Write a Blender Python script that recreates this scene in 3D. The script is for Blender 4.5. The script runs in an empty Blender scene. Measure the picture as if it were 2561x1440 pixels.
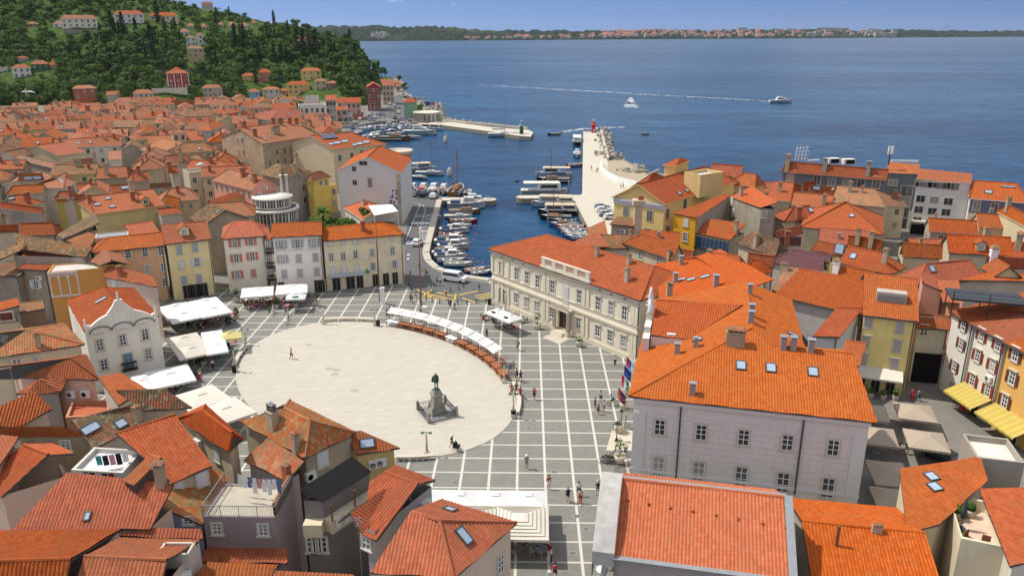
import bpy,bmesh,random
from math import*
from mathutils import Vector,Matrix
V=Vector
SC=bpy.context.scene
COL=SC.collection
RND=random.Random(7)
FPX,PITCH,YAW,HC=1968.0,radians(18.22),radians(1.01),46.0
CX,CY=1280.5,720.0
FW=V((-sin(YAW)*cos(PITCH),cos(YAW)*cos(PITCH),-sin(PITCH)))
RT=V((cos(YAW),sin(YAW),0))
UP=V((-sin(YAW)*sin(PITCH),cos(YAW)*sin(PITCH),cos(PITCH)))
def ray(px,py):
 return FW+RT*((px-CX)/FPX)-UP*((py-CY)/FPX)
def at(px,py,z=0.0):
 d=ray(px,py);t=(z-HC)/d.z
 return V((d.x*t,d.y*t,z))
def at_dist(px,py,dist):
 d=ray(px,py);t=dist/hypot(d.x,d.y)
 return V((d.x*t,d.y*t,HC+d.z*t))
def zat(px,py,xy):
 """height at which the sight line through px,py passes over the distance of xy"""
 d=ray(px,py);t=hypot(xy[0],xy[1])/hypot(d.x,d.y)
 return HC+d.z*t
def proj(p):
 v=V(p)-V((0,0,HC));w=v.dot(FW)
 return(CX+FPX*v.dot(RT)/w,CY-FPX*v.dot(UP)/w)
def link(o,parent=None):
 COL.objects.link(o)
 if parent is not None:o.parent=parent
 return o
def tag(o,label=None,cat=None,group=None,kind=None):
 if label:o['label']=label
 if cat:o['category']=cat
 if group:o['group']=group
 if kind:o['kind']=kind
 return o
def thing(name,label,cat,loc=(0,0,0),rz=0.0,group=None):
 o=bpy.data.objects.new(name,None)
 o.empty_display_size=.3
 link(o);o.location=loc;o.rotation_euler=(0,0,rz)
 return tag(o,label,cat,group)
def inst(name,mesh,parent=None,loc=(0,0,0),rz=0.0,sc=None):
 o=bpy.data.objects.new(name,mesh);link(o,parent)
 o.location=loc;o.rotation_euler=(0,0,rz)
 if sc is not None:o.scale=sc if hasattr(sc,'__len__')else(sc,sc,sc)
 return o
KIDS={}
def copy_tree(o,parent=None):
 c=o.copy();COL.objects.link(c)
 if parent is not None:c.parent=parent
 for ch in o.children:copy_tree(ch,c)
 return c
ORD=['first','second','third','fourth','fifth','sixth','seventh','eighth','ninth','tenth','eleventh','twelfth','thirteenth','fourteenth','fifteenth','sixteenth','seventeenth','eighteenth','nineteenth','twentieth']
def nth(i):
 if i<20:return ORD[i]
 t=['twenty','thirty','forty','fifty','sixty','seventy','eighty','ninety'][(i+1)//10-2]
 r=(i+1)%10
 return t+'-'+ORD[r-1]if r else t+'th'
def ordinals(objs,fmt,key=None):
 """label a family in the order the picture shows it from left to right"""
 objs=sorted(objs,key=key or(lambda o:proj(o.location)[0]))
 for i,o in enumerate(objs):
  o['label']=fmt.format(n=nth(i)if i else 'leftmost' if '{n} from' not in fmt else 'first')
class MB:
 """collects faces, each with a material index and optional uvs"""
 def __init__(s):s.v=[];s.f=[];s.m=[];s.uv=[];s.sm=[]
 def face(s,pts,m=0,uv=None,smooth=False):
  i=len(s.v);s.v.extend([tuple(p)for p in pts]);s.f.append(tuple(range(i,i+len(pts))))
  s.m.append(m);s.uv.extend(uv if uv else[(p[0],p[1])for p in pts]);s.sm.append(smooth)
 def box(s,c,d,m=0,rz=0.0,taper=1.0,ry=0.0):
  """box centred in x,y on c, standing on c.z, of size d"""
  x,y,z=d[0]/2,d[1]/2,d[2]
  R=Matrix.Rotation(rz,3,'Z')@Matrix.Rotation(ry,3,'Y')
  b=[V(c)+R@V(p)for p in((-x,-y,0),(x,-y,0),(x,y,0),(-x,y,0))]
  t=[V(c)+R@V((p[0]*taper,p[1]*taper,z))for p in((-x,-y),(x,-y),(x,y),(-x,y))]
  s.face(b[::-1],m);s.face(t,m)
  for i in range(4):
   j=(i+1)%4
   s.face([b[i],b[j],t[j],t[i]],m)
 def bar(s,a,b,w,m=0,w2=None,up=None):
  a,b=V(a),V(b);w2=w2 or w
  d=(b-a)
  if d.length<1e-6:return
  d.normalize()
  u=V((0,0,1))if abs(d.z)<.95 else V((0,1,0))
  sd=d.cross(u).normalized();uu=sd.cross(d)
  A=[a+sd*x*w/2+uu*y*w2/2 for x,y in((-1,-1),(1,-1),(1,1),(-1,1))]
  B=[b+sd*x*w/2+uu*y*w2/2 for x,y in((-1,-1),(1,-1),(1,1),(-1,1))]
  s.face(A[::-1],m);s.face(B,m)
  for i in range(4):
   j=(i+1)%4
   s.face([A[i],A[j],B[j],B[i]],m)
 def tube(s,pts,rad,n=8,m=0,cap=True,smooth=True):
  pts=[V(p)for p in pts]
  if not hasattr(rad,'__len__'):rad=[rad]*len(pts)
  rings=[]
  for k,p in enumerate(pts):
   d=(pts[min(k+1,len(pts)-1)]-pts[max(k-1,0)]).normalized()
   u=V((0,0,1))if abs(d.z)<.95 else V((0,1,0))
   a=d.cross(u).normalized();b=d.cross(a)
   rings.append([p+(a*cos(t)+b*sin(t))*rad[k]for t in(2*pi*i/n for i in range(n))])
  for k in range(len(rings)-1):
   for i in range(n):
    j=(i+1)%n
    s.face([rings[k][j],rings[k][i],rings[k+1][i],rings[k+1][j]],m,smooth=smooth)
  if cap:
   s.face(rings[0],m);s.face(rings[-1][::-1],m)
 def lathe(s,prof,n=12,m=0,c=(0,0,0),smooth=True,sq=None):
  c=V(c);off=pi/n if sq else 0
  R=[[c+V((r*cos(off+2*pi*i/n),r*sin(off+2*pi*i/n),z))for i in range(n)]for r,z in prof]
  for k in range(len(R)-1):
   for i in range(n):
    j=(i+1)%n
    s.face([R[k][i],R[k][j],R[k+1][j],R[k+1][i]],m,smooth=smooth)
  if prof[-1][0]>.001:s.face(R[-1],m)
  if prof[0][0]>.001:s.face(R[0][::-1],m)
 def prism(s,poly,z0,z1,m=0,mt=None):
  """vertical prism over a 2d polygon (counter-clockwise)"""
  n=len(poly)
  s.face([(p[0],p[1],z1)for p in poly],m if mt is None else mt)
  for i in range(n):
   a,b=poly[i],poly[(i+1)%n]
   s.face([(a[0],a[1],z0),(b[0],b[1],z0),(b[0],b[1],z1),(a[0],a[1],z1)],m)
 def mesh(s,name,mats,weld=False):
  me=bpy.data.meshes.new(name)
  me.from_pydata(s.v,[],s.f)
  if not isinstance(mats,(list,tuple)):mats=[mats]
  for x in mats:me.materials.append(x)
  me.polygons.foreach_set('material_index',s.m)
  me.polygons.foreach_set('use_smooth',s.sm)
  uv=me.uv_layers.new(name='UVMap')
  uv.data.foreach_set('uv',[c for p in s.uv for c in p])
  if weld or any(s.sm):
   bm=bmesh.new();bm.from_mesh(me);bmesh.ops.remove_doubles(bm,verts=bm.verts,dist=.002);bm.to_mesh(me);bm.free()
  me.update()
  return me
 def build(s,name,mats,parent=None,loc=(0,0,0),rz=0.0,weld=False):
  return inst(name,s.mesh(name,mats,weld),parent,loc,rz)
MATS={}
class NT:
 def __init__(s,name):
  s.mat=bpy.data.materials.new(name);s.mat.use_nodes=True
  s.t=s.mat.node_tree;s.bsdf=s.t.nodes['Principled BSDF']
 def n(s,typ,**kw):
  nd=s.t.nodes.new(typ)
  for k,v in kw.items():
   if k.startswith('i_'):
    key=k[2:];key=int(key)if key.isdigit()else key.replace('_',' ')
    s.put(nd.inputs[key],v)
   else:setattr(nd,k,v)
  return nd
 def put(s,inp,v):
  if isinstance(v,bpy.types.NodeSocket):s.t.links.new(v,inp)
  elif isinstance(v,bpy.types.Node):s.t.links.new(v.outputs[0],inp)
  else:inp.default_value=v
 def math(s,op,a,b=None,c=None,clamp=False):
  nd=s.t.nodes.new('ShaderNodeMath');nd.operation=op;nd.use_clamp=clamp
  s.put(nd.inputs[0],a)
  if b is not None:s.put(nd.inputs[1],b)
  if c is not None:s.put(nd.inputs[2],c)
  return nd.outputs[0]
 def mix(s,f,a,b,typ='MIX'):
  nd=s.t.nodes.new('ShaderNodeMix');nd.data_type='RGBA';nd.blend_type=typ
  s.put(nd.inputs['Factor'],f)
  for k,v in((6,a),(7,b)):
   if isinstance(v,(tuple,list)):v=(*v[:3],1)
   s.put(nd.inputs[k],v)
  return nd.outputs[2]
 def noise(s,vec,scale,detail=3,rough=.55,out=0):
  nd=s.t.nodes.new('ShaderNodeTexNoise')
  if vec is not None:s.put(nd.inputs['Vector'],vec)
  nd.inputs['Scale'].default_value=scale;nd.inputs['Detail'].default_value=detail;nd.inputs['Roughness'].default_value=rough
  return nd.outputs[out]
 def ramp(s,f,stops):
  nd=s.t.nodes.new('ShaderNodeValToRGB');s.put(nd.inputs[0],f)
  cr=nd.color_ramp
  while len(cr.elements)<len(stops):cr.elements.new(.5)
  for e,(p,c)in zip(cr.elements,stops):
   e.position=p;e.color=(*c,1)if hasattr(c,'__len__')else(c,c,c,1)
  return nd.outputs[0]
 def pos(s):return s.n('ShaderNodeNewGeometry').outputs['Position']
 def scale(s,vec,v):
  nd=s.t.nodes.new('ShaderNodeMapping');s.put(nd.inputs['Vector'],vec);nd.inputs['Scale'].default_value=v
  return nd.outputs[0]
 def bump(s,h,strength=.5,dist=.05):
  nd=s.t.nodes.new('ShaderNodeBump');s.put(nd.inputs['Height'],h)
  nd.inputs['Strength'].default_value=strength;nd.inputs['Distance'].default_value=dist
  s.t.links.new(nd.outputs[0],s.bsdf.inputs['Normal'])
 def set(s,color=None,rough=None,spec=None,metal=None):
  if color is not None:
   s.put(s.bsdf.inputs['Base Color'],(*color[:3],1)if isinstance(color,(tuple,list))else color)
  if rough is not None:s.put(s.bsdf.inputs['Roughness'],rough)
  if spec is not None:s.put(s.bsdf.inputs['Specular IOR Level'],spec)
  if metal is not None:s.put(s.bsdf.inputs['Metallic'],metal)
  return s.mat
def hsl(c,k):return tuple(max(0,min(1,x*k))for x in c)
def plain(name,color,rough=.7,spec=.3,metal=0.0,var=.12,scale=3.0,bump=0.0):
 """a paint, cloth or metal with slight tonal unevenness"""
 key=('plain',name,tuple(color),rough,metal)
 if key in MATS:return MATS[key]
 t=NT(name)
 nz=t.noise(t.n('ShaderNodeTexCoord').outputs['Object'],scale,4)
 c=t.mix(nz,hsl(color,1-var),hsl(color,1+var))
 t.set(c,rough,spec,metal)
 if bump:t.bump(nz,bump,.05)
 MATS[key]=t.mat
 return t.mat
def plaster(color,dirt=.35,name='plaster'):
 key=('plaster',tuple(color),dirt)
 if key in MATS:return MATS[key]
 color=(min(1,color[0]*1.08),min(1,color[1]*1.03),color[2]*.93)
 t=NT(name);p=t.pos()
 big=t.noise(p,.35,5,.6);fine=t.noise(p,2.6,5,.65)
 streak=t.noise(t.scale(p,(2.2,2.2,.22)),1.0,4,.6)
 m=t.math('MULTIPLY',t.ramp(big,[(.36,0),(.66,1)]),dirt)
 c=t.mix(m,color,hsl((color[0]*.74,color[1]*.7,color[2]*.62),.85))
 s=t.math('MULTIPLY',t.ramp(streak,[(.5,0),(.75,1)]),dirt)
 c=t.mix(s,c,hsl((color[0]*.7,color[1]*.68,color[2]*.66),.8))
 if dirt>.55:
  w=t.ramp(t.noise(p,.8,6,.7),[(.52,0),(.6,1)])
  c=t.mix(t.math('MULTIPLY',w,dirt),c,(.26,.2,.145))
 c=t.mix(t.math('MULTIPLY',fine,.28),c,hsl(color,.72))
 t.set(c,.88,.15);t.bump(fine,.25,.03)
 MATS[key]=t.mat
 return t.mat
def rooftile(kind,corr):
 """clay tiles: uv.x counts tile columns, uv.y tile rows. corr: the ribs are modelled, so only the row steps need relief"""
 key=('roof',kind,corr)
 if key in MATS:return MATS[key]
 pal={'orange':((.29,.064,.022),(.37,.088,.031),(.44,.118,.046),(.24,.085,.05),.16),'bright':((.36,.080,.027),(.435,.104,.036),(.49,.135,.054),(.32,.11,.055),.10),'red':((.29,.068,.026),(.37,.094,.036),(.43,.122,.050),(.24,.088,.05),.2),'faded':((.29,.095,.055),(.37,.130,.074),(.44,.175,.105),(.22,.12,.078),.38),'old':((.24,.08,.042),(.34,.12,.06),(.42,.2,.105),(.155,.105,.065),.55),'lichen':((.20,.075,.042),(.30,.1,.048),(.30,.185,.09),(.105,.082,.052),.75),'mixed':((.32,.08,.034),(.375,.135,.068),(.45,.29,.18),(.2,.12,.065),.45)}[kind]
 pal=tuple(tuple(min(.8,x*k)for x,k in zip(c,(.95,.80,.56)if kind in('orange','bright','red')else(1.02,.92,.72)))for c in pal[:4])+(min(.8,pal[4]+.1),)
 t=NT('clay_tiles_'+kind)
 uv=t.n('ShaderNodeUVMap').outputs[0]
 sp=t.n('ShaderNodeSeparateXYZ',i_0=uv)
 u,v=sp.outputs[0],sp.outputs[1]
 fu=t.math('FLOOR',u);fv=t.math('FLOOR',v)
 cb=t.n('ShaderNodeCombineXYZ',i_0=fu,i_1=fv)
 oi=t.n('ShaderNodeObjectInfo')
 t.put(cb.inputs[2],t.math('MULTIPLY',oi.outputs['Random'],77.0))
 wn=t.n('ShaderNodeTexWhiteNoise',noise_dimensions='3D',i_Vector=cb.outputs[0]).outputs['Value']
 p=t.pos()
 n1=t.noise(p,.45,5,.65);n2=t.noise(p,3.0,4,.6)
 f=t.math('ADD',t.math('MULTIPLY',wn,.62),t.math('MULTIPLY',n2,.38))
 c=t.ramp(f,[(.12,pal[0]),(.5,pal[1]),(.88,pal[2])])
 w=t.math('ADD',n1,t.math('MULTIPLY',t.math('SUBTRACT',wn,.5),.35))
 wm=t.math('MULTIPLY',t.ramp(w,[(.62-pal[4]*.35,0),(.80-pal[4]*.35,1)]),min(1,.35+pal[4]))
 c=t.mix(wm,c,pal[3])
 if kind in('lichen','mixed','old'):
  lm=t.math('MULTIPLY',t.ramp(t.math('ADD',t.noise(p,1.7,6,.7),t.math('MULTIPLY',wn,.25)),[(.68,0),(.80,1)]),.55 if kind!='lichen' else.75)
  c=t.mix(lm,c,(.29,.24,.15))
 hv=t.n('ShaderNodeHueSaturation',i_Color=c)
 t.put(hv.inputs['Hue'],t.math('ADD',.499,t.math('MULTIPLY',oi.outputs['Random'],.010)))
 t.put(hv.inputs['Value'],t.math('ADD',.88,t.math('MULTIPLY',t.math('FRACT',t.math('MULTIPLY',oi.outputs['Random'],37.7)),.26)))
 t.put(hv.inputs['Saturation'],t.math('ADD',.9,t.math('MULTIPLY',t.math('FRACT',t.math('MULTIPLY',oi.outputs['Random'],91.3)),.14)))
 t.set(hv.outputs[0],.8,.2)
 h=t.math('SUBTRACT',1.0,t.math('FRACT',v))
 h=t.math('ADD',t.math('MULTIPLY',h,.6),t.math('MULTIPLY',wn,.25))
 if not corr:
  h=t.math('ADD',t.math('MULTIPLY',h,.5),t.math('ABSOLUTE',t.math('SINE',t.math('MULTIPLY',u,pi))))
 t.bump(h,.8,.09)
 MATS[key]=t.mat
 return t.mat
M={}
def basics():
 t=NT('window_glass');oi=t.n('ShaderNodeObjectInfo').outputs['Random']
 M['glass']=t.set(t.ramp(oi,[(.0,(.02,.026,.032)),(.6,(.045,.055,.065)),(.72,(.16,.16,.15)),(1,(.30,.29,.26))]),.12,.6)
 M['dark']=plain('dark_opening',(.014,.012,.011),.9,.1)
 M['stone']=plain('pale_stone',(.52,.47,.38),.85,.2,var=.18)
 M['greystone']=plain('grey_stone',(.30,.28,.25),.9,.2,var=.25)
 M['white']=plain('white_paint',(.74,.74,.72),.5,.35,var=.06)
 M['cream']=plain('cream_cloth',(.60,.56,.47),.9,.1,var=.08)
 M['cloth']=plain('white_cloth',(.66,.65,.62),.85,.15,var=.05)
 M['metal']=plain('grey_metal',(.28,.30,.32),.45,.5,.6)
 M['zinc']=plain('zinc_flashing',(.25,.26,.27),.6,.4,.2,var=.3)
 M['iron']=plain('dark_iron',(.03,.032,.035),.5,.4)
 M['wood']=plain('brown_wood',(.20,.085,.035),.7,.25,var=.3)
 M['brick']=plain('red_brick',(.34,.115,.06),.88,.15,var=.35,scale=6)
 M['black']=plain('black_rubber',(.012,.012,.013),.7,.3)
 M['concrete']=plain('weathered_concrete',(.36,.34,.31),.9,.2,var=.35,scale=1.5,bump=.3)
 M['gutter']=plain('dark_gutter',(.06,.06,.062),.5,.4)
 M['acwhite']=plain('ac_casing',(.66,.65,.60),.5,.3)
 M['skyglass']=plain('skylight_glass',(.30,.38,.46),.08,.9,var=.2)
 M['bark']=plain('bark',(.10,.07,.05),.95,.1,var=.4)
basics()
CACHE={}
def cached(key,fn):
 if key not in CACHE:CACHE[key]=fn()
 return CACHE[key]
def window_meshes(w,h,fm,arch=False,hood=False):
 def mk():
  b=MB();t=.13
  b.box((-w/2-t/2,-.045,-.02),(t,.09,h+.02),0);b.box((w/2+t/2,-.045,-.02),(t,.09,h+.02),0)
  b.box((0,-.045,h),(w+2*t,.09,t),0);b.box((0,-.08,-.14),(w+2*t+.16,.16,.12),0)
  if hood:b.box((0,-.14,h+t+.12),(w+2*t+.3,.28,.1),0);b.box((0,-.05,h+t),(w+2*t,.1,.12),0)
  for x in(-w/2+.035,0,w/2-.035):b.box((x,-.03,0),(.07,.05,h),1)
  for z in(0,h*.36,h*.68,h-.06):b.box((0,-.032,z),(w,.045,.055),1)
  g=MB();g.face([(-w/2,-.012,0),(w/2,-.012,0),(w/2,-.012,h),(-w/2,-.012,h)])
  return b.mesh('window',[M[fm],M['white']]),g.mesh('pane',M['glass'])
 return cached(('win',w,h,fm,hood),mk)
def far_window(w,h):
 def mk():
  b=MB();t=.14
  b.box((0,-.04,-t),(w+2*t,.08,h+2*t),0)
  b.face([(-w/2,-.09,0),(w/2,-.09,0),(w/2,-.09,h),(-w/2,-.09,h)],1)
  b.box((0,-.1,0),(.07,.03,h),0)
  return b.mesh('window',[M['stone'],M['glass']])
 return cached(('fwin',w,h),mk)
def shutter_mesh(w,h,col):
 def mk():
  b=MB();b.box((0,-.035,0),(w,.05,h))
  k=int(h/.16)
  for i in range(1,k):b.box((0,-.066,i*h/k),(w*.8,.014,.05))
  for x in(-w/2+.03,w/2-.03):b.box((x,-.068,0),(.06,.02,h))
  return b.mesh('shutter',plain('shutter_paint',col,.6,.25))
 return cached(('shut',w,h,col),mk)
def door_mesh(w,h,col):
 def mk():
  b=MB()
  b.box((0,-.04,0),(w+.3,.08,h+.15),0);b.box((0,-.07,0),(w,.08,h),1)
  b.box((0,-.115,.1),(.03,.02,h-.2),0)
  return b.mesh('door',[M['stone'],plain('door_paint',col,.6)])
 return cached(('door',w,h,col),mk)
def chimney_mesh(kind):
 def mk():
  b=MB()
  if kind=='brick':
   b.box((0,0,-.8),(.75,.6,2.1),0);b.box((0,0,1.3),(.9,.75,.12),0)
   for x in(-.28,0,.28):b.box((x,0,1.42),(.1,.5,.22),0)
   b.box((0,0,1.64),(.95,.8,.1),1,taper=.6)
  elif kind=='plaster':
   b.box((0,0,-.8),(.62,.62,2.3),0);b.box((0,0,1.5),(.76,.76,.1),0)
   for x in(-.26,.26):
    for y in(-.26,.26):b.box((x,y,1.6),(.12,.12,.25),0)
   b.box((0,0,1.85),(.85,.85,.22),1,taper=.25)
  elif kind=='metal':
   b.box((0,0,-.8),(.6,.6,2.0),0);b.box((0,0,1.2),(.5,.5,.2),2);b.box((0,0,1.4),(.8,.8,.06),2)
  elif kind=='wide':
   b.box((0,0,-.8),(1.5,.7,1.9),0);b.box((0,0,1.1),(1.62,.82,.1),0)
   for x in(-.6,-.2,.2,.6):b.box((x,0,1.2),(.14,.5,.22),0)
   b.box((0,0,1.42),(1.65,.9,.14),1,taper=.7)
  elif kind=='pots':
   b.box((0,0,-.8),(1.0,.75,2.2),0);b.box((0,0,1.4),(1.1,.85,.1),0)
   for x in(-.3,.02,.33):
    for y in(-.16,.17):b.lathe([(.12,1.5),(.11,2.1),(.14,2.12),(.14,2.2)],8,2,(x,y,0))
  elif kind=='white':
   b.box((0,0,-.8),(.7,.6,1.9),0);b.box((0,0,1.1),(.8,.7,.08),0)
   for x in(-.29,0,.29):b.box((x,0,1.18),(.1,.5,.34),0)
   b.box((0,0,1.52),(.95,.8,.28),1,taper=.3)
  elif kind=='tall':
   b.box((0,0,-1),(.7,.7,4.4),0);b.box((0,0,3.4),(.95,.95,.3),0)
   for x in(-.3,.3):
    for y in(-.3,.3):b.box((x,y,3.7),(.16,.16,.3),0)
   b.box((0,0,4.0),(1.0,1.0,.3),1,taper=.5)
  base={'brick':M['brick'],'white':M['white'],'metal':M['greystone']}.get(kind,plaster((.40,.34,.26),.5,'chimney_render'))
  return b.mesh('chimney',[base,rooftile('old',False),M['zinc']])
 return cached(('chim',kind),mk)
def skylight_mesh(w,h):
 def mk():
  b=MB()
  b.box((0,-h/2+.04,0),(w,.09,.16),0);b.box((0,h/2-.04,0),(w,.09,.16),0)
  b.box((-w/2+.04,0,0),(.09,h,.16),0);b.box((w/2-.04,0,0),(.09,h,.16),0)
  b.face([(-w/2+.06,-h/2+.06,.12),(w/2-.06,-h/2+.06,.12),(w/2-.06,h/2-.06,.12),(-w/2+.06,h/2-.06,.12)],1)
  return b.mesh('skylight',[M['gutter'],M['skyglass']])
 return cached(('sky',w,h),mk)
def ac_meshes():
 def mk():
  b=MB();b.box((0,-.2,0),(.95,.36,.7));b.box((0,-.02,-.12),(.7,.05,.12));b.box((0,-.15,.7),(.97,.4,.03))
  g=MB();g.lathe([(0,.385),(.25,.385),(.27,.4),(.29,.385)],14)
  me=g.mesh('fan',M['metal'])
  me.transform(Matrix.Translation((-.14,0,.35))@Matrix.Rotation(pi/2,4,'X'))
  return b.mesh('air_conditioner',M['acwhite']),me
 return cached('ac',mk)
def dish_mesh():
 def mk():
  b=MB();b.lathe([(.42,.16),(.3,.07),(.15,.02),(.01,0)],14)
  b.bar((0,0,0),(0,.1,.45),.03)
  me=b.mesh('satellite_dish',M['acwhite']);me.transform(Matrix.Translation((0,0,.8))@Matrix.Rotation(radians(65),4,'X'))
  return me
 return cached('dish',mk)
def dormer_mesh(col,roof,w=1.5):
 def mk():
  b=MB();h,L,r=1.3,2.6,.55
  b.box((0,L/2-.1,-.9),(w,L,h+.9),0)
  b.face([(-w/2,-.1,h),(w/2,-.1,h),(0,-.1,h+r-.06)],0)
  for s in(-1,1):
   e=[(s*(w/2+.25),-.35,h-.12),(s*(w/2+.25),L,h-.12),(0,L,h+r),(0,-.35,h+r)]
   if s<0:e=e[::-1]
   b.face(e,1,[(p[1]/.27,abs(p[0])/.4)for p in e])
   b.face([(p[0],p[1],p[2]-.1)for p in e[::-1]],1)
   b.face([e[0],e[3],(e[3][0],e[3][1],e[3][2]-.1),(e[0][0],e[0][1],e[0][2]-.1)],1)
  ww=w*.5
  b.box((0,-.13,.1),(ww+.16,.06,h-.2),2)
  b.face([(-ww/2,-.165,.2),(ww/2,-.165,.2),(ww/2,-.165,h-.2),(-ww/2,-.165,h-.2)],3)
  b.box((0,-.175,.2),(.06,.02,h-.4),2)
  return b.mesh('dormer',[plaster(col,.3),rooftile(roof,False),M['white'],M['glass']])
 return cached(('dormer',col,roof,w),mk)
HOUSES=[]
def W_(p):return V(p)if isinstance(p,Vector)else at(*p)
RIB,ROW=.27,.40
def frame_matrix(e,s,n,o):
 m=Matrix((e,s,n)).transposed().to_4x4();m.translation=o
 return m
def add_facet(b,poly,corr,sub,off,thick=.16):
 """one roof slope; poly[0]->poly[1] is its eave"""
 P=[V(p)for p in poly]
 e=(P[1]-P[0]).normalized()
 n=V((0,0,0))
 for i in range(len(P)):n+=P[i].cross(P[(i+1)%len(P)])
 n.normalize()
 if n.z<0:n=-n
 s=n.cross(e).normalized()
 if s.z<-1e-4:s=-s
 cen=sum(P,V())/len(P)
 P=[p-n*((p-cen).dot(n))for p in P]
 if len(P)>3:e=(P[1]-P[0]).normalized();s=n.cross(e);s=-s if s.z<-1e-4 else s
 if sum(((P[i]-P[0]).cross(P[(i+1)%len(P)]-P[0])).dot(n)for i in range(len(P)))<0:P=[P[1],P[0]]+P[:1:-1];e=-e
 q=[((p-P[0]).dot(e),(p-P[0]).dot(s))for p in P]
 uv=lambda a,c:(a/RIB+off,c/ROW+.0)
 if corr:
  lo,hi=min(x for x,y in q),max(x for x,y in q)
  st=RIB/sub;k0=int(ceil(lo/st));us=[lo]+[k*st for k in range(k0,int(hi/st)+1)if lo+1e-4<k*st<hi-1e-4]+[hi]
  def span(u):
   ys=[]
   for i in range(len(q)):
    (x0,y0),(x1,y1)=q[i],q[(i+1)%len(q)]
    if abs(x1-x0)<1e-9:
     if abs(u-x0)<1e-6:ys+=[y0,y1]
    elif min(x0,x1)-1e-7<=u<=max(x0,x1)+1e-7:ys.append(y0+(y1-y0)*(u-x0)/(x1-x0))
   return(min(ys),max(ys))if ys else(0,0)
  prev=None
  for u in us:
   a,c=span(u);h=.065*abs(sin(pi*u/RIB))+.01;k_=int(u/RIB);jt=.05*sin(k_*12.9898+off);h2=h+.035*sin(u*.55+off)
   pa,pc=P[0]+e*u+s*(a-(.05+jt if c-a>.5 else 0))+n*h,P[0]+e*u+s*c+n*h2
   if prev:
    u0,a0,c0,A0,C0=prev
    b.face([A0,pa,pc,C0],0,[uv(u0,a0),uv(u,a),uv(u,c),uv(u0,c0)])
   prev=(u,a,c,pa,pc)
 else:
  b.face(P,0,[uv(*x)for x in q])
 if thick:
  lo=[p-V((0,0,thick))for p in P]
  b.face(lo[::-1],1)
  for i in range(len(P)):
   j=(i+1)%len(P)
   b.face([lo[i],lo[j],P[j],P[i]],1)
 return dict(P=P,e=e,s=s,n=n)
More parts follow.
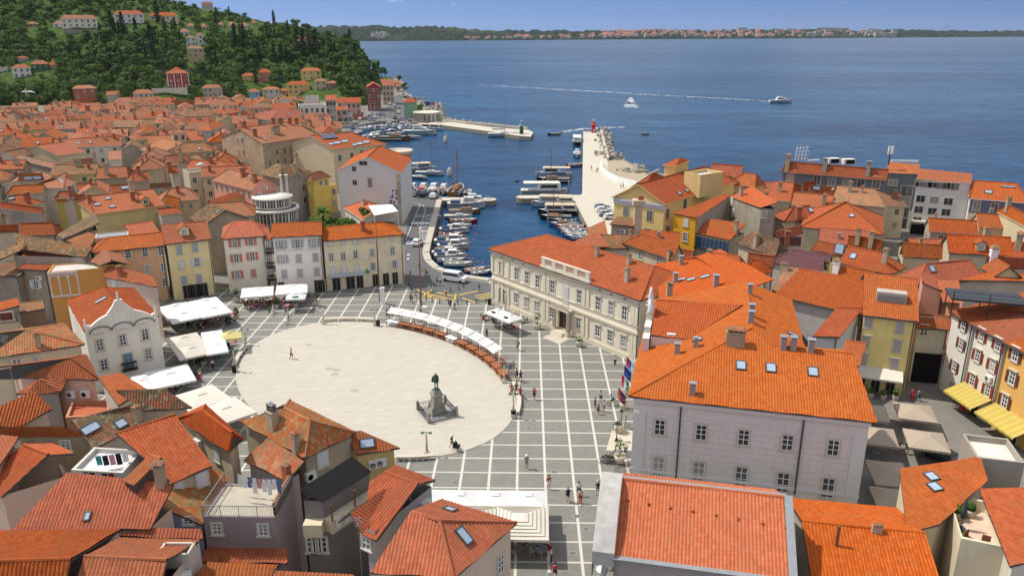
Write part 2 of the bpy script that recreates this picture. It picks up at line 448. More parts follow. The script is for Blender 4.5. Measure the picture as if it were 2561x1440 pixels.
class House:
 def __init__(h,label,fl,fr,ze,rise=2.0,kind='x',d=None,rp=None,bp=None,side='r',hl=0,hr=0,hf=0,hb=0,roof='orange',wall=(.6,.52,.38),dirt=.35,z0=0.0,over=.32,win=None,wz=None,ws=(.95,1.5),sh=None,shm='open',fm='stone',hood=False,ch=(),sk=(),dm=(),ac=(),dish=(),root=None,name='house',cat='house',group=None,par=.9,gutter=True,wtop=None,world=None,step=3.1,top=2.1,floorc=None,corr=None,rl=None,rr=None,rf=None,rb=None,pf=None,foot=None,caps_=None,wpx=()):
  if pf:
   kind='c';fp=[V(p)if isinstance(p,Vector)else at(p[0],p[1],ze)for p in foot]
   for p in fp:p.z=ze
   A,B,S=fp[0],fp[1],fp[3]-fp[0]
  elif world:A,B,D0=[V(p)for p in world];S=D0-A
  else:
   A,B=at(*fl,ze),at(*fr,ze)
   e=(B-A).normalized();n=V((-e.y,e.x,0))
   if bp is not None:
    S=at(*bp,ze)-(B if side=='r' else A)
   else:
    if rp is not None:
     r=at(*rp,ze+rise);d=(r-A).dot(n)*(2 if kind=='x' else 1)
    if rl or rr:
     e_=e;R1=at(*rl,ze+rise)if rl else None;R2=at(*rr,ze+rise)if rr else None
     q_=[r for r in(R1,R2)if r is not None]
     if d is None:d=2*sum((r-A).dot(n)for r in q_)/len(q_)
     if rl:hl=max(.0,(R1-A).dot(e))
     if rr:hr=max(.0,(B-R2).dot(e))
     if hl<.6:hl=0
     if hr<.6:hr=0
    if rf:
     R1=at(*rf,ze+rise);hf=max(0,(R1-A).dot(n));hf=0 if hf<.6 else hf
     if rb:d=max(d or 0,(at(*rb,ze+rise)-A).dot(n)+hb)
    S=n*d
  e=(B-A).normalized();L=(B-A).length;s=S.normalized();W=S.length
  C,D=B+S,A+S
  if pf:C=fp[2];D=fp[3]
  h.A,h.B,h.C,h.D,h.e,h.s,h.L,h.W,h.ze,h.z0,h.label=A,B,C,D,e,s,L,W,ze,z0,label
  c=(A+C)/2;h.c=V((c.x,c.y,z0))
  h.dist=hypot(c.x,c.y)
  far=h.dist>175
  h.far=far
  corr=(h.dist<165)if corr is None else corr;sub=6 if h.dist<100 else 4
  h.root=root or thing(name,label,cat,h.c,0,group)
  ro=h.root.location.copy()if root else h.c
  h.o=V(ro)
  loc=lambda p:V(p)-h.o
  up=V((0,0,rise))
  gab=[]
  if kind=='x':
   P,Q=(A+D)/2+up+e*hl,(B+C)/2+up-e*hr
   fac=[[A,B,Q,P],[C,D,P,Q]]
   if hl>0:fac.append([D,A,P])
   else:gab.append(('L',A,D,P))
   if hr>0:fac.append([B,C,Q])
   else:gab.append(('R',B,C,Q))
   caps=[(P,Q)]+([(A,P),(D,P)]if hl>0 else[])+([(B,Q),(C,Q)]if hr>0 else[])
  elif kind=='y':
   P,Q=(A+B)/2+up+s*hf,(D+C)/2+up-s*hb
   fac=[[B,C,Q,P],[D,A,P,Q]]
   if hf>0:fac.append([A,B,P])
   else:gab.append(('F',A,B,P))
   if hb>0:fac.append([C,D,Q])
   else:gab.append(('B',C,D,Q))
   caps=[(P,Q)]+([(A,P),(B,P)]if hf>0 else[])+([(C,Q),(D,Q)]if hb>0 else[])
  elif kind=='s':fac=[[A,B,C+up,D+up]];caps=[(D+up,C+up)];gab=[('L',A,D,D+up),('R',B,C,C+up),('B',C,D,(D+up,C+up))]
  elif kind=='sf':fac=[[C,D,A+up,B+up]];caps=[(A+up,B+up)];gab=[('L',A,D,A+up),('R',B,C,B+up),('F',A,B,(B+up,A+up))]
  elif kind=='sl':fac=[[B,C,D+up,A+up]];caps=[(A+up,D+up)];gab=[('F',A,B,A+up),('B',C,D,D+up),('L',D,A,(A+up,D+up))]
  elif kind=='sr':fac=[[D,A,B+up,C+up]];caps=[(B+up,C+up)];gab=[('F',A,B,B+up),('B',C,D,C+up),('R',B,C,(C+up,B+up))]
  elif kind=='c':fac=[[W_(p)for p in f]for f in pf];caps=[(W_(a),W_(b2))for a,b2 in(caps_ or())]
  else:fac,caps=[],[]
  wb=MB();o=min(over,W/4,L/4)
  q=[A+e*o+s*o,B-e*o+s*o,C-e*o-s*o,D+e*o-s*o]
  zt=ze+(rise*o/max(W/2,.5)*.6 if kind in 'xy' else(0 if kind!='flat' else 0))
  h.q=[V((p.x,p.y,z0))for p in q]
  for i in range(4):
   a,c2=q[i],q[(i+1)%4]
   wb.face([loc((a.x,a.y,z0)),loc((c2.x,c2.y,z0)),loc((c2.x,c2.y,zt)),loc((a.x,a.y,zt))])
  for g in gab:
   a,c2,t=g[1],g[2],g[3]
   ins={'F':s*o,'B':-s*o,'L':e*o,'R':-e*o}[g[0]]
   dd=(c2-a).normalized()*o
   tops=t if isinstance(t,tuple)else(t,)
   pts=[a+ins+dd+V((0,0,zt-ze)),c2+ins-dd+V((0,0,zt-ze))]
   for tt in tops:
    k=tt+ins-V((0,0,.1))
    if(tt-a).to_2d().length<.01:k+=dd
    elif(tt-c2).to_2d().length<.01:k-=dd
    pts.append(k)
   wb.face([loc(p)for p in pts])
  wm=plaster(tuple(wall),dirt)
  h.wallmat=wm
  if kind=='flat':
   t=.22
   ins=[A+e*t+s*t,B-e*t+s*t,C-e*t-s*t,D+e*t-s*t]
   oq=q if over else[A,B,C,D]
   wb2=wb
   for i in range(4):
    j=(i+1)%4
    a,c2,ia,ic=oq[i],oq[j],oq[i]+(h.c-oq[i]).to_2d().to_3d().normalized()*t*1.4,oq[j]+(h.c-oq[j]).to_2d().to_3d().normalized()*t*1.4
    z1=ze+par
    wb.face([loc((a.x,a.y,ze)),loc((c2.x,c2.y,ze)),loc((c2.x,c2.y,z1)),loc((a.x,a.y,z1))])
    wb.face([loc((a.x,a.y,z1)),loc((c2.x,c2.y,z1)),loc((ic.x,ic.y,z1)),loc((ia.x,ia.y,z1))])
    wb.face([loc((ic.x,ic.y,ze)),loc((ia.x,ia.y,ze)),loc((ia.x,ia.y,z1)),loc((ic.x,ic.y,z1))])
   fb=MB();fb.face([loc((p.x,p.y,ze+.02))for p in oq])
   h.roof=fb.build('terrace_floor',plain('terrace_floor',floorc or(.42,.38,.32),.9,var=.25,scale=1.0),h.root)
  h.wall=wb.build('wall',wm,h.root)
  h.fac=[]
  if fac:
   rb=MB()
   for i,f in enumerate(fac):h.fac.append(add_facet(rb,[loc(p)for p in f],corr,sub,i*53+RND.randint(0,900),.16 if not far else.2))
   if not far or h.dist<300:
    for a,c2 in caps:
     if(c2-a).length>.3:
      l=(c2-a).length;i0=len(rb.uv)
      rb.tube([loc(a)+V((0,0,.03)),loc(c2)+V((0,0,.03))],.13,6,0,False,False)
      rb.uv[i0:]=[(.5+17*k//4,(0 if k%4<2 else l/ROW))for k in range(len(rb.uv)-i0)]
   h.roof=rb.build('roof',[rooftile(roof,corr),M['gutter']if not far else wm],h.root)
   if gutter and not far and kind in 'xs':
    g=MB();a,c2=loc(A)-s*.08-V((0,0,.1)),loc(B)-s*.08-V((0,0,.1))
    g.bar(a,c2,.13)
    for p in((q[1]+(-s)*.06-e*.15),):
     pz=loc((p.x,p.y,0))
     g.bar(V((pz.x,pz.y,zt-h.o.z-.1)),V((pz.x,pz.y,z0-h.o.z+.1)),.1)
    g.build('gutter',M['gutter'],h.root)
  h.styl=dict(ws=ws,sh=sh,shm=shm,fm=fm,hood=hood)
  for face,spec in(win or{}).items():
   cols,rows=spec[0],spec[1]
   for r in range(rows):
    z=ze-top-ws[1]*0-r*step
    if z<z0+.4:continue
    for k in range(cols):h.window(face,(k+.5)/cols,z-.0)
  kinds=['plaster','brick','plaster','metal','wide']
  for w_ in wpx:
   t,z=h.face_at(w_[0],w_[1],w_[2]);h.window(w_[0],t,z,*w_[3:])
  for x in ch:h.chimney(*x)
  for x in sk:h.skylight(*x)
  for x in dm:h.dormer(x,wall,roof)
  for x in ac:h.ac(*x)
  for x in dish:h.ondish(x)
  HOUSES.append(h)
 def facepos(h,face,t):
  i={'F':0,'R':1,'B':2,'L':3}[face]
  a,b=h.q[i],h.q[(i+1)%4]
  d=(b-a).normalized()
  return a+(b-a)*t,atan2(d.y,d.x)
 def face_at(h,face,px,py):
  i={'F':0,'R':1,'B':2,'L':3}[face]
  a,b=h.q[i],h.q[(i+1)%4];d=(b-a);n=V((-d.y,d.x,0));r=ray(px,py);o=V((0,0,HC))
  t=(a-o).dot(n)/r.dot(n);p=o+r*t
  return(p-a).dot(d)/d.length_squared,p.z
 def window(h,face,t,z,ws=None,sh='-',shm=None,fm=None,hood=None,closed=None):
  w,hh=ws or h.styl['ws'];sh=h.styl['sh']if sh=='-' else sh;shm=shm or h.styl['shm'];fm=fm or h.styl['fm']
  hood=h.styl['hood']if hood is None else hood
  p,rz=h.facepos(face,t)
  l=V((p.x,p.y,z))-h.o
  if h.far:
   return inst('window',far_window(w,hh),h.root,l,rz)
  wm,gm=window_meshes(w,hh,fm,False,hood)
  o=inst('window',wm,h.root,l,rz)
  inst('pane',gm,o)
  if sh:
   m=shm
   if m=='mix':m=RND.choice(['open','closed','open','none'])
   if m=='open':
    for sg in(-1,1):inst('shutter',shutter_mesh(w/2,hh,sh),o,(sg*(w*.75+.16),-.05,0))
   elif m=='closed':
    for sg in(-1,1):inst('shutter',shutter_mesh(w/2-.01,hh,sh),o,(sg*w*.25,-.03,0))
  return o
 def door(h,face,t,w=1.1,hh=2.3,col=(.12,.06,.03),z=None):
  p,rz=h.facepos(face,t)
  return inst('door',door_mesh(w,hh,col),h.root,V((p.x,p.y,h.z0 if z is None else z))-h.o,rz)
 def hit(h,px,py):
  d=ray(px,py);o=V((0,0,HC))-h.o;best=None
  for f in h.fac:
   dn=d.dot(f['n'])
   if abs(dn)<1e-6:continue
   t=(f['P'][0]-o).dot(f['n'])/dn
   if t<=0:continue
   p=o+d*t;P=f['P'];ok=False
   for i in range(1,len(P)-1):
    T=(P[0],P[i],P[i+1]);sg=[(T[(k+1)%3]-T[k]).cross(p-T[k]).dot(f['n'])for k in range(3)]
    if all(x>=-1e-5 for x in sg)or all(x<=1e-5 for x in sg):ok=True
   if ok and(best is None or t<best[0]):best=(t,p,f)
  return best
 def chimney(h,px,py,kind='plaster',sc=1.0):
  b=h.hit(px,py)
  if not b:return
  return inst('chimney',chimney_mesh(kind),h.roof,b[1],atan2(h.e.y,h.e.x),sc)
 def skylight(h,px,py,w=.9,hh=1.2):
  b=h.hit(px,py)
  if not b:return
  f=b[2];o=inst('skylight',skylight_mesh(w,hh),h.roof)
  s=f['s'];e=f['e'];n=e.cross(s)
  if n.z<0:e=-e;n=-n
  o.matrix_basis=frame_matrix(e,s,n,b[1]+n*.04)
  return o
 def dormer(h,pxy,wall,roof,w=1.5):
  b=h.hit(*pxy)
  if not b:return
  f=b[2];s=V((f['s'].x,f['s'].y,0)).normalized()
  return inst('dormer',dormer_mesh(tuple(wall),roof,w),h.roof,b[1],atan2(-s.x,s.y))
 def ac(h,face,t,z):
  p,rz=h.facepos(face,t);a,f=ac_meshes()
  o=inst('air_conditioner',a,h.root,V((p.x,p.y,z))-h.o,rz)
  inst('fan',f,o)
 def ondish(h,pxy):
  b=h.hit(*pxy)
  if b:inst('satellite_dish',dish_mesh(),h.roof,b[1],RND.uniform(2,4))
 def rchim(h,n=1,kinds=('plaster','brick','plaster','metal')):
  for _ in range(n):
   f=h.fac[0]if RND.random()<.7 else RND.choice(h.fac)
   P=f['P'];m=sum(P,V())/len(P);t=RND.uniform(.25,.9);a=P[RND.randrange(2,len(P))]*t+P[RND.randrange(len(P))]*(1-t)
   p=m*.35+a*.65
   inst('chimney',chimney_mesh(RND.choice(kinds)),h.roof,p,atan2(h.e.y,h.e.x),RND.uniform(.75,1.0))
 def rsky(h,n=1):
  f=h.fac[0];P=f['P'];e=f['e'];s=f['s'];nn=e.cross(s)
  if nn.z<0:e=-e;nn=-nn
  for _ in range(n):
   u,t=RND.uniform(.25,.75),RND.uniform(.3,.6)
   lo=P[0].lerp(P[1],u);hi=P[-1].lerp(P[2],u)
   o=inst('skylight',skylight_mesh(.8,1.1),h.roof)
   o.matrix_basis=frame_matrix(e,s,nn,lo.lerp(hi,t)+nn*.04)
SUN_EL=radians(57);SUN_DIR=V((-.962*cos(SUN_EL),.272*cos(SUN_EL),sin(SUN_EL)))
def make_world():
 w=bpy.data.worlds.new('World');SC.world=w;w.use_nodes=True
 t=w.node_tree;bg=t.nodes['Background']
 sky=t.nodes.new('ShaderNodeTexSky');sky.sky_type='NISHITA';sky.sun_disc=False
 sky.sun_elevation=SUN_EL;sky.sun_rotation=atan2(SUN_DIR.x,SUN_DIR.y)
 sky.altitude=0;sky.air_density=1.0;sky.dust_density=.3;sky.ozone_density=3.0
 tg=t.nodes.new('ShaderNodeTexCoord');ad=t.nodes.new('ShaderNodeVectorMath');ad.operation='ADD';ad.inputs[1].default_value=(0,0,1.0);nr=t.nodes.new('ShaderNodeVectorMath');nr.operation='NORMALIZE'
 t.links.new(tg.outputs['Generated'],ad.inputs[0]);t.links.new(ad.outputs[0],nr.inputs[0]);t.links.new(nr.outputs[0],sky.inputs['Vector'])
 tc=t.nodes.new('ShaderNodeTexCoord');mp=t.nodes.new('ShaderNodeMapping');mp.inputs['Scale'].default_value=(9,9,42)
 t.links.new(tc.outputs['Generated'],mp.inputs['Vector'])
 nz=t.nodes.new('ShaderNodeTexNoise');nz.inputs['Scale'].default_value=1.0;nz.inputs['Detail'].default_value=6;nz.inputs['Roughness'].default_value=.62
 t.links.new(mp.outputs[0],nz.inputs['Vector'])
 rp=t.nodes.new('ShaderNodeValToRGB');rp.color_ramp.elements[0].position=.60;rp.color_ramp.elements[1].position=.80
 rp.color_ramp.elements[1].color=(.55,.55,.55,1)
 t.links.new(nz.outputs[0],rp.inputs[0])
 mx=t.nodes.new('ShaderNodeMix');mx.data_type='RGBA'
 t.links.new(rp.outputs[0],mx.inputs['Factor']);t.links.new(sky.outputs[0],mx.inputs[6]);mx.inputs[7].default_value=(8,8.4,9,1)
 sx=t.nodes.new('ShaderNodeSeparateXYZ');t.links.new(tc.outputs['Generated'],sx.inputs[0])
 n3=t.nodes.new('ShaderNodeTexNoise');n3.inputs['Scale'].default_value=3.2;n3.inputs['Detail'].default_value=5;t.links.new(tc.outputs['Generated'],n3.inputs['Vector'])  # added, unseen bright clouds above the frame that fill the shaded walls
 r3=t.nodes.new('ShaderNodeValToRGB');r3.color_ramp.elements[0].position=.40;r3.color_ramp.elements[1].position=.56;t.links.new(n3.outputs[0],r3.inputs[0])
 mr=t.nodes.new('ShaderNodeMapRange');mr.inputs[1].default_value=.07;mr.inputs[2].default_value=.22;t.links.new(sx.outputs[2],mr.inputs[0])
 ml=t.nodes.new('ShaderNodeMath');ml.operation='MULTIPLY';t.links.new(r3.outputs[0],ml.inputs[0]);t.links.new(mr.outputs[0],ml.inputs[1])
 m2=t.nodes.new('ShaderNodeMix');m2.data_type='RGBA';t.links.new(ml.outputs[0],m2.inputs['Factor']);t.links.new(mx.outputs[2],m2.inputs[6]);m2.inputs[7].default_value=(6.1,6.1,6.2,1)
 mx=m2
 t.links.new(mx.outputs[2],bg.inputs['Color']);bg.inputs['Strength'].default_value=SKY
 l=bpy.data.lights.new('sun','SUN');l.energy=SUN;l.angle=radians(.53);l.color=(1,.955,.88)
 o=bpy.data.objects.new('sun',l);COL.objects.link(o)
 o.rotation_euler=(-SUN_DIR).to_track_quat('-Z','Y').to_euler();o.location=(-60,20,120)
 c=bpy.data.cameras.new('camera');co=bpy.data.objects.new('camera',c);COL.objects.link(co);SC.camera=co
 co.location=(0,0,HC);co.rotation_euler=(pi/2-PITCH,0,YAW)
 c.sensor_fit='HORIZONTAL';c.sensor_width=36;c.lens=36*FPX/2561;c.clip_start=.5;c.clip_end=30000
 vs=SC.view_settings;vs.view_transform='Standard';vs.look='None';vs.exposure=EXPO;vs.gamma=1
 SC.cycles.max_bounces=7;SC.cycles.diffuse_bounces=4;SC.cycles.glossy_bounces=2;SC.cycles.transmission_bounces=2
 SC.cycles.caustics_reflective=False;SC.cycles.caustics_refractive=False;SC.cycles.use_denoising=True
HAZE=.000022
SUN,SKY,EXPO=3.5,.14,.38
make_world()
SEA=-1.6
def struct(name,mb,mats,**k):
 return tag(mb.build(name,mats,None,**k),kind='structure')
def fill(mb,pts,z,m=0):
 from mathutils.geometry import tessellate_polygon
 P=[V((p[0],p[1],z))for p in pts]
 for t in tessellate_polygon([P]):
  a,b,c=(P[i]for i in t)
  if(b-a).cross(c-a).z<0:b,c=c,b
  mb.face([a,b,c],m)
def slab(mb,pts,z0,z1,m=0,ms=1):
 fill(mb,pts,z1,m)
 ar=sum(pts[i][0]*pts[(i+1)%len(pts)][1]-pts[(i+1)%len(pts)][0]*pts[i][1]for i in range(len(pts)))
 if ar<0:pts=pts[::-1]
 for i in range(len(pts)):
  a,b=pts[i],pts[(i+1)%len(pts)]
  mb.face([(a[0],a[1],z0),(b[0],b[1],z0),(b[0],b[1],z1),(a[0],a[1],z1)],ms)
def sea_mat():
 t=NT('sea_water');p=t.pos()
 far=t.noise(t.scale(p,(.0011,.006,1)),1.0,4,.6)
 pat=t.noise(t.scale(p,(.010,.035,1)),1.0,5,.6)
 rip=t.noise(t.scale(p,(.10,.26,1)),1.0,5,.68)
 f=t.math('ADD',t.math('ADD',t.math('MULTIPLY',far,.3),t.math('MULTIPLY',pat,.3)),t.math('MULTIPLY',rip,.4))
 c=t.ramp(f,[(.40,(.001,.024,.065)),(.5,(.002,.042,.105)),(.62,(.010,.080,.160))])
 t.set(c,t.ramp(f,[(.35,.34),(.65,.24)]),.09)
 w=t.math('ADD',t.noise(t.scale(p,(.5,.8,1)),1.0,4,.6),t.math('MULTIPLY',t.noise(t.scale(p,(.07,.16,1)),1.0,4,.6),4.0))
 t.bump(w,.55,.6)
 return t.mat
b=MB();S=9000
b.face([(-S,-600,SEA),(S,-600,SEA),(S,11000,SEA),(-S,11000,SEA)])
struct('sea',b,sea_mat())
def gpx(*ps):return[tuple(at(x,y,0)[:2])for x,y in ps]
coast=gpx((1456,484),(1458,329),(1503,329),(1522,400),(1560,398),(1616,428),(1700,440),(1800,450),(2000,480),(2300,520),(2700,570))
coast+=[(190,120),(190,-60),(-330,-60),(-760,150),(-760,1100),(-330,900)]
coast+=gpx((955,193),(1000,197),(1021,214),(1008,222),(1030,243),(1065,252),(1084,264),(1090,285),(1098,300),(1062,309),(1000,303),(950,303),(905,312),(880,322),(862,336),(905,395),(985,440),(1010,489),(1102,489),(1106,500),(1098,530),(1078,610),(1074,632),(1080,650),(1100,668),(1145,685))
coast+=[(-6.8,146),(6,149),(13,157)]
coast+=gpx((1478,590),(1466,562),(1444,520),(1430,497),(1446,494))
def ground_mat():
 t=NT('old_town_paving');p=t.pos()
 n=t.noise(p,.5,5,.6);f=t.noise(p,4,4,.6)
 br=t.n('ShaderNodeTexBrick',i_Vector=t.scale(p,(.8,.8,.8)),i_Scale=1.0,i_Mortar_Size=.02)
 br.inputs['Color1'].default_value=(.21,.19,.16,1);br.inputs['Color2'].default_value=(.26,.24,.20,1);br.inputs['Mortar'].default_value=(.15,.135,.115,1)
 c=t.mix(t.math('MULTIPLY',n,.6),br.outputs[0],(.155,.145,.13))
 c=t.mix(t.math('MULTIPLY',f,.35),c,(.12,.11,.10))
 t.bump(f,.2,.02)
 return t.set(c,.85,.2)
b=MB();slab(b,coast,-3.5,0)
struct('ground',b,[ground_mat(),plain('quay_wall',(.23,.20,.15),.9,var=.4,scale=1)])
def square_mat():
 t=NT('square_paving');p=t.pos()
 s=t.n('ShaderNodeSeparateXYZ',i_0=p)
 fx=t.math('FRACT',t.math('DIVIDE',t.math('ADD',s.outputs[0],.75+303),3.03))
 fy=t.math('FRACT',t.math('DIVIDE',t.math('ADD',s.outputs[1],-87.37+302),3.02))
 dx=t.math('ABSOLUTE',t.math('SUBTRACT',fx,t.math('ROUND',fx)));dy=t.math('ABSOLUTE',t.math('SUBTRACT',fy,t.math('ROUND',fy)))
 ln=t.math('MAXIMUM',t.math('LESS_THAN',dx,.045),t.math('LESS_THAN',dy,.034))
 br=t.n('ShaderNodeTexBrick',i_Vector=p,i_Scale=1.0,i_Mortar_Size=.012,i_Brick_Width=.76,i_Row_Height=.38)
 br.inputs['Color1'].default_value=(.155,.152,.134,1);br.inputs['Color2'].default_value=(.195,.191,.168,1);br.inputs['Mortar'].default_value=(.20,.20,.185,1)
 n=t.noise(p,.6,5,.6);n2=t.noise(p,.09,3,.5);f=t.noise(p,5,3,.6)
 c=t.mix(t.math('MULTIPLY',n,.6),br.outputs[0],(.17,.162,.135))
 c=t.mix(t.ramp(n2,[(.4,0),(.7,.3)]),c,(.235,.225,.19))
 st=t.mix(f,(.46,.43,.36),(.56,.53,.46))
 c=t.mix(ln,c,st)
 c=t.mix(t.math('MULTIPLY',t.ramp(t.noise(p,1.3,6,.7),[(.58,0),(.75,1)]),.25),c,(.17,.16,.14))
 return t.set(c,.75,.25)
b=MB();fill(b,[(-70,52),(15.5,52),(16.5,105),(-5.5,135.5),(-6.5,144),(-24,142),(-70,138)],.004)
struct('square_pavement',b,square_mat())
def oval_mat():
 t=NT('oval_stone');p=t.pos()
 m=t.n('ShaderNodeMapping',i_Vector=p);m.inputs['Rotation'].default_value=(0,0,radians(-24))
 br=t.n('ShaderNodeTexBrick',i_Vector=m.outputs[0],i_Scale=1.0,i_Mortar_Size=.008,i_Brick_Width=1.1,i_Row_Height=.42)
 br.inputs['Color1'].default_value=(.43,.39,.315,1);br.inputs['Color2'].default_value=(.49,.445,.365,1);br.inputs['Mortar'].default_value=(.31,.28,.225,1)
 st=t.noise(t.scale(m.outputs[0],(.35,2.4,1)),1.0,5,.65);n=t.noise(p,.35,5,.6)
 c=t.mix(t.math('MULTIPLY',t.ramp(st,[(.42,0),(.66,1)]),.75),br.outputs[0],(.39,.355,.295))
 c=t.mix(t.math('MULTIPLY',t.ramp(n,[(.45,0),(.7,1)]),.65),c,(.40,.375,.325))
 return t.set(c,.7,.3)
OC,OA,OB,OR=V((-21.42,99.74,0)),24.7,16.6,radians(-49.9)
def oval(th,k=1.0,z=0.0):
 a,c=OA*k*cos(th),OB*k*sin(th)
 if k>1:a,c=(OA+k-1)*cos(th),(OB+k-1)*sin(th)
 return V((OC.x+a*cos(OR)-c*sin(OR),OC.y+a*sin(OR)+c*cos(OR),z))
b=MB();slab(b,[tuple(oval(2*pi*i/96)[:2])for i in range(96)],.0,.06,0,0)
struct('oval_pavement',b,oval_mat())
def asphalt_mat():
 t=NT('asphalt');p=t.pos();n=t.noise(p,.4,5,.6);f=t.noise(p,9,3,.6)
 c=t.mix(n,(.085,.085,.088),(.135,.133,.13));c=t.mix(t.math('MULTIPLY',f,.3),c,(.07,.07,.07))
 return t.set(c,.85,.25)
ASPH=asphalt_mat()
b=MB()
fill(b,gpx((1012,712),(1011,600),(1020,560),(1026,497),(1100,494),(1090,532),(1069,612),(1064,635),(1072,660),(1094,678),(1140,695),(1228,709),(1232,754),(1180,757),(1110,752),(1055,742),(1030,722)),.008)
fill(b,gpx((860,325),(905,305),(960,296),(1060,300),(1010,262),(1005,240),(985,240),(975,265),(925,285)),.008)
struct('road',b,ASPH)
b=MB()
kq=gpx((1106,500),(1098,530),(1078,610),(1074,632),(1080,650),(1100,668),(1145,685))+[(-6.8,145.4)]
for i in range(len(kq)-1):
 a,c=V((*kq[i],0)),V((*kq[i+1],0));d=(c-a).normalized();n=V((d.y,-d.x,0))
 if i in range(len(kq)):n=n if(V((-30,150,0))-a).dot(n)>0 else-n
 m=(a+c)/2+n*.8
 b.box((m.x,m.y,0),((c-a).length+.5,1.5,.14),0,atan2(d.y,d.x))
struct('quay_kerb',b,plain('coping_stone',(.42,.38,.30),.85,var=.25,scale=1.2))
WHITE=plain('road_paint_white',(.62,.62,.60),.7,var=.15);YEL=plain('road_paint_yellow',(.60,.40,.04),.7,var=.2)
b=MB()
def gstrip(mb,p,q,w,z=.013,m=0):
 a,c=at(*p),at(*q);d=(c-a).normalized();n=V((-d.y,d.x,0))*w/2
 mb.face([(a-n+V((0,0,z))),(c-n+V((0,0,z))),(c+n+V((0,0,z))),(a+n+V((0,0,z)))],m)
for k in range(6):gstrip(b,(1031+9*k,561),(1034+8.8*k,555),.75)
for k in range(5):gstrip(b,(1018+11*k,611),(1022+10.5*k,603),.8)
gstrip(b,(1015,600),(1050,512),.13);gstrip(b,(1046,590),(1064,525),.13);gstrip(b,(1064,525),(1058,513),.13);gstrip(b,(1058,513),(1030,504),.13)
gstrip(b,(1018,637),(1024,637),.9);gstrip(b,(1018,647),(1023,647),.9)
for p,q in(((1062,551),(1082,545)),((1062,545),(1082,551)),((1052,581),(1072,575)),((1052,575),(1072,581))):gstrip(b,p,q,.25)
for k in range(7):gstrip(b,(1046,584+k*3),(1066-k*.8,584+k*3),.2)
tag(b.build('road_marking',WHITE),'white painted lanes, crossings and crosses on harbour road','road marking')
b=MB()
for p,q in(((1043,724),(1083,741)),((1083,741),(1043,741)),((1080,724),(1060,738)),((1072,743),(1115,749)),((1080,737),(1138,750)),((1092,731),(1140,741)),((1140,735),(1136,754)),((1147,738),(1196,727)),((1157,745),(1190,757)),((1187,740),(1228,732)),((1190,746),(1228,737)),((1200,748),(1230,743))):
 gstrip(b,p,q,.32,.014)
tag(b.build('road_marking',YEL),'yellow painted no-parking crosses at the harbour corner of the square','road marking')
def text_mesh(s,size,mat,ext=.0,align='CENTER'):
 cu=bpy.data.curves.new('lettering','FONT');cu.body=s;cu.size=size;cu.extrude=ext;cu.align_x=align
 o=bpy.data.objects.new('lettering',cu);COL.objects.link(o)
 dg=bpy.context.evaluated_depsgraph_get()
 me=bpy.data.meshes.new_from_object(o.evaluated_get(dg));bpy.data.objects.remove(o)
 me.materials.clear();me.materials.append(mat)
 return me
for s,px,py,sz in(('SCUOLA',1072,542,1.7),('ŠOLA',1066,569,1.7)):
 p=at(px,py);o=inst('road_marking',text_mesh(s,sz,WHITE),None,(p.x,p.y,.015),radians(14));o.scale=(1,2.2,1)
 tag(o,'white school warning word painted on harbour road, %s'%('nearer one of two' if s[0]!='S' else 'farther one of two'),'road marking')
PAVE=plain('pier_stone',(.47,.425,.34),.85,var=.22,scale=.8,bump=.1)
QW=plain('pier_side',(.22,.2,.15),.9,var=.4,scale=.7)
b=MB();fill(b,gpx((1456,484),(1459,330),(1501,330),(1519,400),(1528,440),(1592,472),(1560,540),(1530,600),(1500,606),(1468,562),(1446,520),(1432,497),(1446,493)),.004)
struct('pier_paving',b,PAVE)
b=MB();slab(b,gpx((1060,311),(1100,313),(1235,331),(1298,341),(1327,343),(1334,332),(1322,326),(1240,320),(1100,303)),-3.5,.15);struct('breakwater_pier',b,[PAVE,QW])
b=MB()
for p,q,w in(((1100,304),(1320,325),.9),):
 a,c=at(*p),at(*q);d=(c-a).normalized();m=(a+c)/2
 b.box((m.x,m.y,.15),((c-a).length,w,1.1),0,atan2(d.y,d.x))
a,c=at(1503,331),at(1521,402);d=(c-a).normalized();m=(a+c)/2
b.box((m.x,m.y,.004),((c-a).length,.8,1.2),0,atan2(d.y,d.x))
tag(b.build('sea_wall',PAVE),'pale stone parapet walls along the outer edges of both piers','wall')
def jetty(p,q,w,end):
 a,c=at(*p,0),at(*q,0);d=(c-a).normalized();n=V((-d.y,d.x,0))*w/2
 pts=[a+n,a-n]+[c+d*(w/2)*cos(t)*.9-n*sin(-t)*(1)for t in[pi/2-pi*i/8 for i in range(9)]][::1]
 pts=[a-n,c-n]+[c+d*(w/2)*cos(t)+n*sin(t)for t in[-pi/2+pi*i/8 for i in range(1,8)]]+[c+n,a+n]
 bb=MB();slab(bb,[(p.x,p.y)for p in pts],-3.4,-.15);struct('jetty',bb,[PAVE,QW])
jetty((1090,496),(1222,497),4.5,1);jetty((1452,490),(1310,491),4.5,1)
b=MB();pts=[at(*p)for p in((1502,415),(1504,425),(1510,436),(1524,446),(1545,456),(1570,463),(1592,468))]
for i in range(len(pts)-1):
 d=pts[i+1]-pts[i];m=(pts[i]+pts[i+1])/2;b.box((m.x,m.y,0),(d.length+.15,.5,1.7),0,atan2(d.y,d.x))
tag(b.build('beach_wall',M['white']),'white curved panelled wall between the pier and the small beach','wall')
b=MB();fill(b,gpx((1522,402),(1560,402),(1612,430),(1640,462),(1592,466),(1545,454),(1516,440)),.006)
struct('beach',b,plain('beach_sand',(.34,.28,.19),.95,var=.3,scale=.6))
